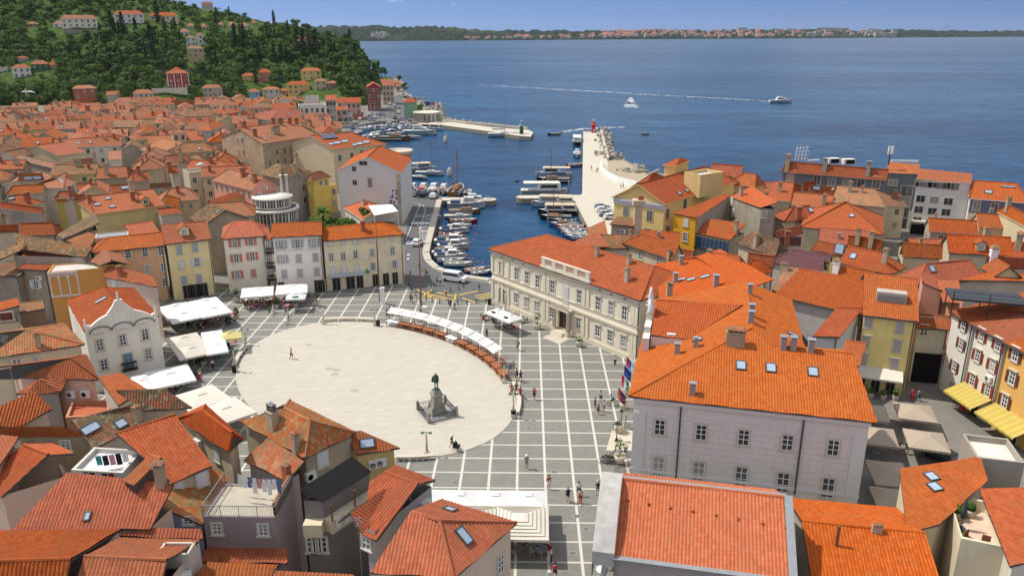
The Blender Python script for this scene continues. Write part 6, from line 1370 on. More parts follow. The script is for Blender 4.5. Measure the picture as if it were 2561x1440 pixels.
for lab,fl_,fr_,ze,rise,rf_,wl,ex in(('ochre-tiled hipped house directly below the blue hotel windows',(2080,505),(2216,518),10.6,2.4,'mixed',(.48,.42,.34),dict(rl=(2097,464),rr=(2188,474),ch=[(2125,480,'plaster',1.2),(2156,482,'plaster',.8)])),('bright roof house left of the ochre-tiled hipped house',(1979,512),(2079,521),9.6,2.2,'bright',(.48,.42,.34),dict(rl=(1992,481),rr=(2084,489),ch=[(2060,512,'plaster',1.2)])),('smaller roof house with brick stack below the bright roof house',(1962,553),(2042,548),9.0,2.2,'orange',(.48,.42,.34),dict(rl=(1975,513),rr=(2050,518),sk=[(2027,526,.9,1.1)],ch=[(1996,545,'brick',1.4)])),('orange roof house by the party wall with low stone balcony',(1916,498),(1978,504),9.6,2.6,'orange',(.50,.46,.36),dict(rl=(1922,470),rr=(2003,443),ch=[(1950,480,'plaster',1.2),(1968,447,'plaster',1.1)])),('narrow brown gable house touching the blue hotel left end',(2003,480),(2038,472),10.6,2.0,'red',(.50,.42,.32),dict(rl=(2000,462),rr=(2030,452))),('red roof house between brown gable and ochre-tiled roof',(2020,487),(2096,490),10.0,2.0,'red',(.44,.38,.32),dict(rl=(2024,465),rr=(2096,470),sk=[(2042,470,1.6,.9)],dish=[(2083,484)])),('old striped tile gable house behind the railed balcony house',(1842,608),(1938,642),8.6,2.4,'lichen',(.48,.43,.34),dict(rl=(1866,583),rr=(1968,600),ch=[(1858,622,'wide',1.1),(1884,632,'plaster',1.4),(1890,615,'plaster',1.2)])),('low orange house with parasol terrace left of the maroon roof',(1938,610),(2002,612),8.4,1.4,'orange',(.48,.42,.34),dict(rl=(1950,590),rr=(2000,596),ch=[(1968,604,'brick',1.2)])),('roof with yellow parapet wall and green glass hatch',(2034,622),(2112,638),8.8,1.8,'orange',(.54,.44,.18),dict(rl=(2047,602),rr=(2123,615),sk=[(2100,622,1.6,1.8)])),('maroon sheet-metal roof house in the middle right roofs',(1980,634),(2082,652),8.8,1.0,'red',(.44,.38,.34),dict(rl=(1988,623),rr=(2096,643))),('long tiled roof just below the maroon sheet roof',(1940,647),(2068,673),8.2,1.8,'mixed',(.50,.46,.44),dict(rl=(1967,632),rr=(2078,653))),('broad tiled roof house beside the dark narrow alley',(2096,657),(2227,686),8.6,2.4,'orange',(.50,.44,.36),dict(rl=(2118,621),rr=(2213,627),sk=[(2134,641,1,1.1)],ch=[(2102,645,'plaster',1.0),(2212,655,'plaster',1.2)],dm=[])),('bright tiled roof house left of the yellow loggia house',(2076,703),(2174,722),8.0,2.2,'orange',(.54,.48,.36),dict(rl=(2097,662),rr=(2198,683),ch=[(2090,680,'white',1.3)])),('wide patched tile roof above the palace with two pale skylights',(1930,728),(2062,752),8.2,2.4,'mixed',(.48,.42,.40),dict(rl=(1962,661),rr=(2083,692),sk=[(1947,668,1,1),(1938,680,1,1)],ch=[(1962,676,'wide',.8),(2015,735,'plaster',.9),(2028,738,'plaster',.9)])),('long orange roof house with gabled dormer at the right',(2372,632),(2536,640),9.0,2.6,'orange',(.52,.47,.38),dict(rl=(2357,584),rr=(2532,596),dm=[(2452,626)],ch=[(2342,608,'brick',1.3)])),('sunlit orange roof house right of the narrow alley',(2250,634),(2350,640),8.6,2.2,'orange',(.54,.5,.4),dict(rl=(2262,612),rr=(2365,608),hl=2)),('big tiled roof house with roof light and shadowed parapet at right',(2296,714),(2460,698),8.4,2.6,'orange',(.56,.5,.38),dict(rl=(2296,652),rr=(2448,657),sk=[(2330,672,1,1.2)])),('tiled house with white Venetian chimney at the right',(2462,668),(2570,672),9.0,1.8,'orange',(.60,.54,.42),dict(rl=(2460,642),rr=(2570,645),ch=[(2482,652,'white',1.5),(2475,672,'plaster',1.2)])),('orange roof house at the right edge above the Venetian chimney',(2503,530),(2640,600),9.4,2.2,'bright',(.58,.5,.36),dict(rl=(2500,512),rr=(2640,560),ch=[(2520,520,'plaster',1.2)])),('orange tile roof house at the right edge below the arched blue house',(2500,640),(2640,655),8.8,2.2,'orange',(.58,.52,.4),dict(rl=(2540,605),rr=(2640,615),ch=[(2545,622,'plaster',1.5)])),('house with long orange coping wall at the right edge',(2388,700),(2640,704),8.6,.5,'bright',(.46,.40,.36),dict(d=4)),('red roofed house behind the white balcony house',(1868,658),(1935,668),8.8,1.8,'red',(.54,.5,.42),dict(rl=(1870,632),rr=(1940,640))),('small hipped tile roof right of the railed balcony',(1865,672),(1920,684),9.2,1.6,'orange',(.56,.54,.5),dict(rl=(1885,648),rr=(1905,652),hl=2)),('sunny roof behind the palace ridge with three stacks',(1760,676),(1850,690),9.2,2.4,'orange',(.5,.44,.36),dict(rl=(1752,628),rr=(1850,640),ch=[(1752,648,'plaster',1.1),(1763,652,'plaster',1.1),(1772,655,'plaster',1.1)])),('shaded roof house in front of the hipped bright house',(2120,612),(2205,625),8.2,1.8,'red',(.48,.42,.36),dict(rl=(2130,590),rr=(2200,600),ch=[(2145,600,'plaster',1.2),(2178,608,'plaster',1.2)])),('orange roof house between ochre house and the tall chimney',(1690,640),(1738,650),7.6,1.6,'orange',(.5,.44,.36),dict(rl=(1694,622),rr=(1736,628))),('plain orange roof house behind the striped gable',(1932,600),(1998,580),8.6,1.6,'orange',(.44,.4,.34),dict(rl=(1936,582),rr=(1990,565)))):
 hh=HX(lab,fl_,fr_,ze,rise,rf_,wl,dirt=.4,**ex)
 if 'maroon' in lab:hh.roof.data.materials[0]=plain('maroon_sheet',(.13,.045,.05),.5,.4,var=.2)
cw=H_('palace rear wing with wide salmon roof and small metal vents',None,None,10.6,kind='c',foot=[at(1648,745,10.6),at(1880,730,11.5),at(1870,690,11),at(1640,668,10.6)],pf=[[(1641,664,10.6),(1649,752,10.6),(1868,722,13.4),(1742,642,13.0)],[(1868,722,13.4),(1935,700,10.6),(1800,622,10.6),(1742,642,13.0)]],caps_=[((1742,642,13),(1868,722,13.4)),((1641,664,10.6),(1742,642,13))],roof='bright',wall=(.54,.52,.46),sk=[(1705,700,.9,1.2),(1729,700,.9,1.3),(1764,693,.9,1.4)],ch=[(1703,662,'metal',1),(1689,706,'metal',1),(1790,715,'metal',1.1),(1673,745,'plaster',1.2)])
bw=H_('white house with railed balcony and potted flowers above the palace',(1800,674),(1868,694),8.2,kind='flat',d=3.0,wall=(.60,.58,.54),over=0,par=.15,floorc=(.5,.48,.44),ws=(1.2,1.8))
b=MB()
p,q=bw.A-bw.o,bw.B-bw.o;b.bar(p+V((0,0,1.2)),q+V((0,0,1.2)),.16)
for k in range(5):b.bar(p.lerp(q,k/4)+V((0,0,.1)),p.lerp(q,k/4)+V((0,0,1.2)),.22)
for k in range(40):b.bar(p.lerp(q,k/39)+V((0,0,.1)),p.lerp(q,k/39)+V((0,0,1.2)),.04)
b.build('railing',M['white'],bw.root)
H_('pink gable-walled house above the covered passage',None,None,9.4,kind='c',foot=[at(2353,735,9.4),at(2408,757,9.4),at(2395,702,10.4),at(2340,700,10.8)],pf=[[(2358,757,9.2),(2410,757,9.2),(2396,702,10.8),(2342,700,11)]],roof='orange',wall=(.60,.30,.25),over=0)
H_('tall pink wall house with cast chimney shadow beside the yellow house',(2305,722),(2356,728),10.2,kind='sl',rise=.9,d=6,roof='orange',wall=(.60,.30,.25),dirt=.3,over=.05,gutter=False)
gbl=H_('cream gabled attic house near the right edge',(2488,692),(2556,694),9.0,kind='y',rise=1.7,d=5,roof='orange',wall=(.58,.50,.30))
pt=thing('roof_deck','dark metal roof deck on posts above the white corner house','roof deck',at(2465,745,13.8));b=MB()
b.box((0,0,0),(8.5,4.5,.25));
for x in(-4,0,4):
 for y in(-2,2):b.bar((x,y,-2.6),(x,y,1.1 if y<0 else 0),.12)
b.bar((-4.2,-2.2,1.1),(4.2,-2.2,1.1),.06);b.bar((-4.2,-2.2,.6),(4.2,-2.2,.6),.04);b.build('platform',[M['iron']],pt);pt.rotation_euler.z=-.3
for i,(dx,dz)in enumerate(((0,0),(1.2,0),(0,.9),(1.2,.9))):
 a_,f_=ac_meshes();o=inst('air_conditioner',a_,pt,V((5.0+dx,-1.4,dz-.4)));inst('fan',f_,o)
r=random.Random(33);FILL2=[]
for j in range(14):
 for i in range(16):
  c=V((18+i*8.2+r.uniform(-1,1),100+j*9+r.uniform(-1,1),0));px,py=proj((c.x,c.y,8));gx,gy=proj((c.x,c.y,0))
  if px<1500 or px>2640 or py<430 or py>790 or gy>800:continue
  if gx<1680 and gy<640:continue
  if gx<2000 and gy<540 or gy<500+(gx-1900)*.1:continue
  if 2210<gx<2400 and gy<650:continue
  if 1590<gx<2300 and gy>720:continue
  if not free(c,3.6):continue
  a=r.uniform(-.4,.1);e=V((cos(a),sin(a),0));n=V((-sin(a),cos(a),0));w,d,ze=r.uniform(7,9),r.uniform(6,8),r.uniform(6.2,8.2);A=c-e*w/2-n*d/2;A.z=ze;rk,rl_=r.choice(rn_[1:4]+rn_[3:4]);wk=r.choice(list(wn_))
  h=H_('x',None,None,ze,r.uniform(1.6,2.2),kind='x',world=(A,A+e*w,A+n*d),roof=rk,wall=wn_[wk],dirt=.4,win={'F':(2,2)},ws=(.85,1.3),group='small houses filling the right-hand quarter');h.rchim(1);FILL2.append((px,h,wk,rl_))
FILL2.sort(key=lambda t:t[0])
for i,(px,h,wk,rl_)in enumerate(FILL2):h.root['label']='small %s house with %s roof among right-hand quarter roofs, %s from left'%(wk,rl_,nth(i))
print('infill right',len(FILL2))
ph=[h for h in HOUSES if h.label.startswith('covered passage')][0]
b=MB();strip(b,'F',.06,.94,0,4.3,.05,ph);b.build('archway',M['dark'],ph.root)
b=MB();strip(b,'F',0,1,4.6,5.0,.18,ph);b.build('ledge',M['stone'],ph.root)
for px,py,z,h,lab in((902,1392,9.3,3.4,'bent tv aerial at the bottom centre roof edge'),(40,990,11.5,6.5,'tall thin tv aerial pole at the left edge'),(1508,560,10,3,'thin tv aerial near the fishing boats'),(2124,492,12,3,'lattice tv aerial before the blue hotel'),(1950,455,12,2.6,'thin aerial on the roof beside the party wall'),(360,470,10,4,'thin tv aerial among the old quarter roofs'),(185,505,10,3.5,'tv aerial over the olive lean-to roofs'),(212,515,10,3.5,'second tv aerial beside the olive lean-to'),(2310,625,10,3,'thin aerial above the sunlit right-hand roof')):
 p=at(px,py,z);b=MB();b.bar((0,0,-2.5),(0,0,h),.05)
 for k in range(4):b.bar((-.5+.08*k,0,h-.1-.22*k),(.5-.08*k,0,h-.1-.22*k),.025)
 b.bar((0,-.6,h-.4),(0,.6,h-.4),.025);tag(b.build('tv_aerial',M['metal'],None,p),lab,'aerial')
b=MB();b.bar((0,0,0),(.1,0,9.4),.2);p=at_dist(2098,1300,58);tag(b.build('wooden_pole',M['wood'],None,(p.x,p.y,0)),'leaning brown pole beside the palace corner','pole')
BASEY=[(-400,264),(0,257),(200,254),(400,250),(560,243),(700,240),(800,246),(890,258),(915,255),(935,232),(965,206),(1000,203)]
CREST=[(-400,-70),(0,-46),(200,-30),(400,-4),(480,13),(560,30),(640,48),(720,66),(800,90),(860,104),(892,122),(910,152),(930,176),(950,197),(975,204)]
DEEP=[(-400,260),(400,220),(700,200),(860,190),(915,170),(935,90),(975,40)]
def az_px(px):d=ray(px,150);return atan2(d.x,d.y)
PXS=[-420+10*i for i in range(141)]
AZ=[az_px(p)for p in PXS]
def hill_col(px):
 yb=lerp_tab(BASEY,px);a=at(px,yb,2.0);d0=hypot(a.x,a.y)
 d1=d0+lerp_tab(DEEP,px);c=at_dist(px,lerp_tab(CREST,px),d1)
 return d0,d1,max(c.z,2.5)
def hill_z(az,d):
 if az<=AZ[0]:px=PXS[0]
 elif az>=AZ[-1]:px=PXS[-1]
 else:
  lo,hi=0,len(AZ)-1
  while hi-lo>1:
   m=(lo+hi)//2
   if AZ[m]<=az:lo=m
   else:hi=m
  px=PXS[lo]+10*(az-AZ[lo])/(AZ[hi]-AZ[lo])
 d0,d1,zc=hill_col(px)
 f=(d-d0)/(d1-d0)
 if f<=0:return 0
 if f<1:return 2+(zc-2)*(f**.85)
 return max(-2,zc-(f-1)*zc*.55)
def hill_hit(px,py):
 d=ray(px,py);h=hypot(d.x,d.y);az=atan2(d.x,d.y);k=380.0
 while k<1100:
  z=HC+d.z*k/h;g=hill_z(az,k)
  if g>=z and g>0:return V((d.x*k/h,d.y*k/h,g))
  k+=1.5
 return None
t=NT('hill_ground');p=t.pos();n=t.noise(p,.05,6,.7);n2=t.noise(p,.4,5,.7);n3=t.noise(p,.02,3,.5)
c=t.ramp(t.math('ADD',t.math('MULTIPLY',n,.6),t.math('MULTIPLY',n2,.4)),[(.35,(.022,.045,.012)),(.5,(.05,.09,.02)),(.68,(.11,.15,.045))])
c=t.mix(t.math('MULTIPLY',t.ramp(n3,[(.5,0),(.65,1)]),.5),c,(.10,.12,.035));t.bump(n2,1,1.0);HM=t.set(c,.95,.05)
b=MB();fs=[i/26 for i in range(-1,50)];r=random.Random(2);rows=[]
for i,px in enumerate(PXS):
 d0,d1,zc=hill_col(px);row=[]
 for f in fs:
  d=d0+f*(d1-d0);z=hill_z(AZ[i],d);row.append(V((sin(AZ[i])*d,cos(AZ[i])*d,(z if f>0 else-.5)+(r.uniform(-.5,.5)if f>.05 else 0))))
 rows.append(row)
for i in range(len(rows)-1):
 for j in range(len(fs)-1):b.face([rows[i][j],rows[i+1][j],rows[i+1][j+1],rows[i][j+1]],0,None,True)
struct('hill',b,HM)
HOLES=[]
def hillhouse(lab,l,r_,yb,ye,yt,wall,roof='faded',win=(3,1),flat=False,dx=9.0,kind='x',**ex):
 q=hill_hit((l+r_)/2,yb)
 if q is None:
  a=at((l+r_)/2,yb,1);q=a
 D=hypot(q.x,q.y);A,B=at_dist(l,ye,D),at_dist(r_,ye,D);z=(A.z+B.z)/2;A.z=B.z=z
 n=V((q.x,q.y,0)).normalized();top=zat((l+r_)/2,yt,(0,D+dx/2));rise=max(.7,min(4.5,top-z))
 HOLES.append((l,r_,yt,yb))
 hip=0 if flat or kind!='x' else ex.pop('hip',3)
 return H_(lab,None,None,z,rise,kind='flat' if flat else kind,world=(A,B,A+n*dx),z0=q.z-4,roof=roof,wall=wall,win={'F':win},ws=(1.2,1.6),hl=hip,hr=hip,dirt=.2,top=2.4,step=3.2,**ex)
REDV=(.30,.035,.04)
hillhouse('modern white villa with big dark windows on the upper hillside',150,243,71,47,38,(.66,.62,.56),'faded',(6,2))
hillhouse('small white annexe left of the modern villa',131,164,70,59,54,(.66,.62,.56),'faded',(2,1))
hillhouse('white two-storey villa with orange roof high on the hill',283,360,60,36,27,(.60,.60,.62),'orange',(5,2))
hillhouse('cream villa with orange hipped roof high on the hill',371,445,56,40,31,(.60,.53,.42),'orange',(4,1))
hillhouse('brown wooden shed on a hillside terrace',68,98,68,61,54,(.22,.13,.09),'old',(1,1))
hillhouse('white villa with square tower among dark trees',464,490,118,94,89,(.64,.64,.64),'old',(2,2));hillhouse('white square tower part standing beside the villa',489,512,118,88,82,(.64,.64,.64),'old',(1,2),dx=6)
hillhouse('tan old house with arched windows below the white tower villa',466,510,158,122,115,(.40,.34,.20),'old',(3,2))
hillhouse('small white house with orange roof left of the tower villa',447,474,90,80,72,(.62,.60,.58),'faded',(2,1))
rv=hillhouse('dark red villa with white window strips and roof turret',415,472,222,184,175,REDV,'orange',(3,3),hip=4)
hillhouse('',430,453,200,174,167,REDV,'orange',(1,1),dx=6,root=rv.root)
b=MB()
for t in(.02,.33,.66,.98):strip(b,'F',t-.015,t+.015,rv.z0+3,rv.ze-.2,.25,rv)
b.build('white_strip',M['white'],rv.root)
hillhouse('white terrace wall under the dark red villa',378,470,234,224,222,(.56,.52,.46),flat=True,win=(0,0),name='terrace_wall',cat='wall')
hillhouse('green house with white windows on the left hillside',76,122,180,161,151,(.03,.12,.045),'orange',(3,2));hillhouse('white house with porch left of the green house',28,77,193,170,161,(.62,.62,.64),'red',(3,2))
hillhouse('house with orange roof window right of the green house',122,145,172,163,150,(.40,.3,.22),'orange',(1,1));hillhouse('grey cottage above the green house',40,72,157,145,141,(.34,.32,.33),'orange',(2,1));hillhouse('pale flat-roofed house at the left edge of the hill',-12,20,183,172,168,(.5,.5,.52),flat=True,win=(2,1))
hillhouse('brick red house standing above the old quarter',180,242,250,222,213,(.36,.11,.065),'faded',(3,2))
hillhouse('brown-grey house with gabled front below the hill walls',505,557,252,220,212,(.36,.30,.28),'faded',(4,2));hillhouse('bright blue house at the hill foot',620,650,244,230,222,(.16,.38,.55),'faded',(2,1))
hillhouse('grey house with wide windows right of the blue house',656,700,246,224,217,(.44,.43,.44),'faded',(3,1));hillhouse('dark timber-fronted house beside the grey house',698,722,243,228,220,(.20,.13,.10),'red',(2,1))
hillhouse('yellow villa with large front on the right hillside',751,805,201,178,170,(.56,.48,.18),'orange',(3,2));hillhouse('ochre house with red shutters on the right hillside',717,775,235,212,203,(.54,.38,.14),'orange',(4,2))
hillhouse('beige house left of the dark wide bungalow',786,817,226,203,197,(.48,.42,.34),'faded',(2,2));hillhouse('dark-windowed wide bungalow on the right hillside',817,852,222,209,202,(.22,.18,.15),'faded',(2,1))
hillhouse('salmon house with tiled porch on the middle hillside',646,678,206,182,172,(.42,.17,.11),'orange',(2,2));hillhouse('yellow-ochre cottage on the middle hillside',605,640,203,190,183,(.55,.38,.12),'orange',(2,1))
hillhouse('villa roof peeping from the dark cypress wood',738,773,112,102,92,(.5,.38,.3),'faded',(2,1));hillhouse('house on the very top of the hill under the sky',503,532,16,10,3,(.46,.34,.28),'faded',(2,1))
for i,(l,r_,y)in enumerate(((466,486,66),(502,518,68),(545,560,63),(568,590,64),(600,622,66),(628,642,58))):
 hillhouse('small tiled house in the row near the hilltop, %s from left'%nth(i),l,r_,y+6,y-1,y-9,(.5,.42,.36),'faded',(1,1),group='tiled houses near the hilltop')
hillhouse('grey gabled house in front of the brick red house',266,302,252,238,228,(.38,.34,.30),'faded',(1,1),hip=0);hillhouse('long beige house under the terrace wall',331,386,250,234,224,(.46,.40,.32),'faded',(4,1));hillhouse('house with big dark balcony in front of terrace wall',352,404,260,246,239,(.44,.38,.3),'faded',(3,1))
for i,(l,r_,y,h)in enumerate(((374,470,192,5),(300,375,196,4),(160,270,86,4),(470,600,180,4),(640,720,200,3),(175,240,205,3))):
 a,c=hill_hit(l,y),hill_hit(r_,y)
 if a and c:
  b=MB();d=(c-a);m=(a+c)/2;b.box((0,0,-h),(d.to_2d().length,1,2*h-1),0,0,ry=0)
  o=b.build('garden_wall',plaster((.30,.27,.22),.5),None,m,atan2(d.y,d.x));tag(o,'stone retaining wall on the hillside, %s one counted from the left'%['fourth','third','first','fifth','sixth','second'][i],'wall','hillside retaining walls')
def front(lab,l,r_,yb,ye,yt,wall,roof,win=(3,3),**ex):
 a=at((l+r_)/2,yb,0);D=hypot(a.x,a.y);A,B=at_dist(l,ye,D),at_dist(r_,ye,D);A.z=B.z=(A.z+B.z)/2
 n=V((a.x,a.y,0)).normalized();dx=ex.pop('dx',9);top=zat((l+r_)/2,yt,(0,D+dx/2));HOLES.append((l,r_,yt,yb))
 return H_(lab,None,None,A.z,max(.8,min(4,top-A.z)),kind=ex.pop('kind','x'),world=(A,B,A+n*dx),roof=roof,wall=wall,win={'F':win,'R':(2,win[1])},ws=(1.2,1.9),dirt=.2,top=2.6,step=3.4,**ex)
front('tall white waterfront building with open roof terrace',746,813,322,268,262,(.62,.62,.60),'red',(5,4),kind='flat',over=0);front('white penthouse on the tall waterfront building',762,800,300,258,251,(.62,.60,.56),'orange',(3,1),z0=12)
front('narrow pink-grey waterfront house with steep roof',813,841,320,251,238,(.46,.36,.32),'orange',(3,5));front('long peach waterfront house with skylights in orange roof',842,903,300,257,244,(.54,.33,.24),'orange',(5,3),dx=14)
front('small salmon house between two waterfront houses',841,856,312,276,266,(.5,.22,.14),'orange',(2,3));front('small white house by the marina quay',856,870,312,274,265,(.56,.56,.5),'orange',(2,3));front('low white kiosk building at the marina edge',870,881,312,290,288,(.58,.57,.54),'old',(1,1),kind='flat',over=0)
front('low cafe with dark canopy behind the marina',884,910,300,287,284,(.45,.14,.07),'red',(3,1))
front('dark red apartment house with balconies on the waterfront',916,952,278,219,206,(.27,.06,.06),'orange',(3,4),kind='y',dx=18)
front('tan waterfront house behind the dark red apartments',955,985,262,214,202,(.46,.34,.24),'orange',(3,4),dx=14);front('green-clad waterfront building with tiled pyramid roof',1008,1043,295,256,244,(.24,.38,.27),'orange',(0,0),hl=4,hr=4,dx=14)
for i,(l,r_,yb,ye,yt)in enumerate(((946,966,216,204,198),(968,984,218,206,199),(984,1002,222,209,202),(990,1001,230,216,211))):
 front('low tiled house near the promenade point, %s from left'%nth(i),l,r_,yb,ye,yt,(.54,.46,.34),'faded',(2,1),group='houses near the promenade point')
p=at(1067,303,0);pv2=thing('round_pavilion','round white single-storey harbour pavilion with two flagpoles','building',p);b=MB();b.lathe([(6.8,0),(6.8,4.4),(7.0,4.4),(7.0,4.8),(6.6,4.8),(6.5,4.6),(.01,4.6)],24);b.build('wall',plaster((.60,.58,.53),.2),pv2)
for k in range(9):a=-2.9+k*.33;o=inst('window',far_window(.8,2.8),pv2,(6.85*cos(a),6.85*sin(a),.8),a+pi/2)
for k,(px,col)in enumerate(((1079,(.03,.07,.20)),(1090,(.5,.08,.08)))):
 b=MB();b.bar((0,0,0),(0,0,11),.16);q=at(px,308,0);o=b.build('flagpole',M['white'],None,q);tag(o,'white flagpole with %s flag by the round harbour pavilion'%('blue','red and white')[k],'flagpole')
 b=MB();f=[(0,0),(-.9,.15),(-1.9,-.1),(-2.8,.1)]
 for(x0,y0),(x1,y1)in zip(f,f[1:]):b.face([(x0,y0,8.9),(x1,y1,8.6),(x1,y1,10.5),(x0,y0,10.8)])
 b.build('flag',plain('flag_cloth',col,.8),o)
def lighthouse(lab,px,py,htop,base,body,cap):
 p=at(px,py,.15);z=zat(px,htop,p);s=(z-.15)/8.0;b=MB()
 o=thing('lighthouse',lab,'lighthouse',p,.2);b.lathe([(1.75*s,0),(1.75*s,.4*s),(1.45*s,.5*s),(1.3*s,4.4*s)],4,0,sq=1,smooth=False);b.build('tower',plain('lighthouse_paint',body,.55),o)
 b=MB();b.lathe([(1.95*s,4.4*s),(1.95*s,4.6*s),(.75*s,5.7*s),(.7*s,6.5*s),(.01,6.6*s)],4,0,sq=1,smooth=False);b.build('roof',plain('lighthouse_roof',cap,.5),o)
 b=MB();b.lathe([(.5*s,6.5*s),(.45*s,7.1*s),(.6*s,7.15*s),(.2*s,7.6*s),(.08*s,8*s)],10);b.build('lantern',M['white'],o);b=MB();b.box((0,0,.5*s),(.7*s,.1,1.4*s));b.build('door',M['white']if body[0]>.2 else M['dark'],o,V((0,0,0))+V((-.02,-1.03*s,0)),0)
lighthouse('green harbour lighthouse on the left breakwater end',1304,335,300,0,(.03,.13,.05),(.13,.30,.30));lighthouse('red harbour lighthouse on the stone pier end',1484,331,298,0,(.45,.012,.02),(.5,.05,.02))
def leaf_mat(name,c0,c1,c2):
 t=NT(name);oi=t.n('ShaderNodeObjectInfo').outputs['Random'];n=t.noise(t.n('ShaderNodeTexCoord').outputs['Object'],1.1,3,.6);n2=t.noise(t.pos(),.11,3,.6)
 c=t.ramp(t.math('ADD',t.math('ADD',t.math('MULTIPLY',n,.4),t.math('MULTIPLY',n2,.55)),t.math('MULTIPLY',oi,.22)),[(.35,c0),(.55,c1),(.8,c2)]);return t.set(c,.8,.12)
LEAF={'broad':leaf_mat('broad_leaves',(.024,.058,.013),(.062,.122,.022),(.135,.195,.045)),'cyp':leaf_mat('cypress_needles',(.012,.032,.011),(.022,.052,.016),(.042,.08,.024)),'pine':leaf_mat('pine_needles',(.020,.048,.013),(.042,.086,.021),(.078,.13,.034)),'bright':leaf_mat('shrub_leaves',(.025,.06,.010),(.055,.11,.018),(.10,.16,.03))}
def leaves(b,c,rx,ry,rz_,n,s,r,m=0):
 for _ in range(n):
  u=V((r.gauss(0,1),r.gauss(0,1),r.gauss(0,1))).normalized();k=r.uniform(.55,1.05);p=c+V((u.x*rx,u.y*ry,u.z*rz_))*k
  nn=(u+V((r.uniform(-.7,.7),r.uniform(-.7,.7),r.uniform(-.3,.9)))).normalized();a=nn.orthogonal().normalized();a=Matrix.Rotation(r.uniform(0,6),3,nn)@a;d=nn.cross(a);w=s*r.uniform(.6,1.3)
  b.face([p-a*w-d*w*.6,p+a*w-d*w*.5,p+a*w*.8+d*w*.7,p-a*w*.7+d*w*.6],m)
def tree_meshes(kind,seed):
 r=random.Random(seed);b,tr=MB(),MB()
 if kind=='cyp':
  h=11
  for k in range(26):z=.8+k*.40;rr=1.25*sin(min(1,(k+2)/9)*pi/2)*(1-(k/27)**2.2)+.12;leaves(b,V((r.uniform(-.2,.2),r.uniform(-.2,.2),z)),rr,rr,.6,15,.33,r)
  tr.tube([(0,0,-1.5),(0,0,2),(0,0,9)],[.28,.2,.05],6)
 elif kind=='pine':
  tr.tube([(0,0,-1.5),(.2,.1,3),(.5,.2,6)],[.35,.26,.14],6)
  for k in range(11):
   a=r.uniform(0,6.28);q=r.uniform(.6,3.2);z=r.uniform(4.2,8.2)-q*.25;c=V((q*cos(a),q*sin(a),z));tr.tube([(.3,.1,3.5+r.random()),c],[.12,.04],5);leaves(b,c,1.6,1.6,.65,30,.42,r)
 else:
  tr.tube([(0,0,-1.5),(.1,.1,1.6),(.2,0,4.2)],[.38,.26,.12],6)
  for k in range(13):
   a=r.uniform(0,6.28);q=r.uniform(.4,2.9);z=r.uniform(1.7,6.2);c=V((q*cos(a),q*sin(a),z));tr.tube([(.1,.1,1.3+r.random()*1.2),c],[.13,.04],5);leaves(b,c,1.6*r.uniform(.8,1.2),1.6,1.3,38,.48,r)
 return tr.mesh('tree',M['bark']),b.mesh('crown',LEAF[kind])
TM={k:[tree_meshes(k,10*i+len(k))for i in range(n)]for k,n in(('broad',4),('cyp',3),('pine',3))}
NICE={'broad':('broadleaf_tree','bushy green broadleaf tree'),'cyp':('cypress_tree','slender dark cypress'),'pine':('pine_tree','spreading dark pine')}
r=random.Random(77);TREES=[]
def put_tree(kind,p,s,sx=1.0):
 tm,cm=TM[kind][r.randrange(len(TM[kind]))];o=inst(NICE[kind][0],tm,None,p,r.uniform(0,6.28),(s*sx,s*sx,s));inst('crown',cm,o);tag(o,'x','tree',{'broad':'broadleaf trees of the hillside wood','cyp':'cypresses of the hillside wood','pine':'pines of the hillside wood'}[kind]);TREES.append((o,kind));return o
def blocked(px,py):
 for l,r_,yt,yb in HOLES:
  if l-5<px<r_+5 and yt-2<py<yb+26:return True
 return False
mass=MB();nm=0
def stuff_crown(p,s,kind):
 cm=TM[kind][r.randrange(2)][1];R=Matrix.Rotation(r.uniform(0,6),3,'Z')
 vs=[R@v.co*s+p for v in cm.vertices]
 for f in cm.polygons:
  if f.index%3<2:mass.face([vs[i]for i in f.vertices],{'broad':0,'cyp':1,'pine':2}[kind])
for px,py,h in((283,95,55),(309,92,50),(252,97,30),(342,100,45),(385,165,85),(300,100,36),(415,100,46),(440,92,40),(540,62,24),(590,130,60),(610,120,50),(395,60,60),(640,212,40),(745,150,70),(760,148,66),(775,152,60),(790,148,66),(830,158,50),(838,160,48),(876,118,40),(884,116,38),(890,120,36),(650,165,45),(688,170,52),(705,172,55),(718,170,45),(800,162,48),(203,165,40),(600,92,28),(550,8,14),(935,190,24),(921,180,34)):
 q=hill_hit(px,py)
 if q:put_tree('cyp',q,max(.8,h*hypot(q.x,q.y)/FPX/11),1.25)
tries=0
while tries<9000 and len(TREES)<292:
 tries+=1;px,py=r.uniform(-30,955),r.uniform(2,262)
 if py<lerp_tab(CREST,px)+2 or blocked(px,py):continue
 q=hill_hit(px,py)
 if q is None:continue
 zone=px>680 or(240<px<700 and 90<py<190)
 k=r.choices(('broad','cyp','pine'),(6,1.2,2.5)if zone else(8,.3,.8))[0]
 if any((t[0].location-q).length<(6.2 if t[1]!='cyp' and k!='cyp' else 3.2)for t in TREES):continue
 put_tree(k,q,r.uniform(.75,1.25)*(1.25 if zone else.82))
for _ in range(3600):
 px,py=r.uniform(-60,955),r.uniform(0,258)
 if py<lerp_tab(CREST,px)or blocked(px,py-6):continue
 q=hill_hit(px,py)
 if q is None:continue
 zone=px>680 or(240<px<700 and 90<py<190)
 if not zone and r.random()<.08:continue
 stuff_crown(q-V((0,0,1.6)),r.uniform(.4,.85)if not zone else r.uniform(.65,1.1),r.choices(('broad','cyp','pine'),(7,.8,2)if zone else(9,.15,.6))[0])
o=mass.build('woodland',[LEAF['broad'],LEAF['cyp'],LEAF['pine']]);tag(o,'dense green wood and scrub covering the hillside','woodland',kind='stuff')
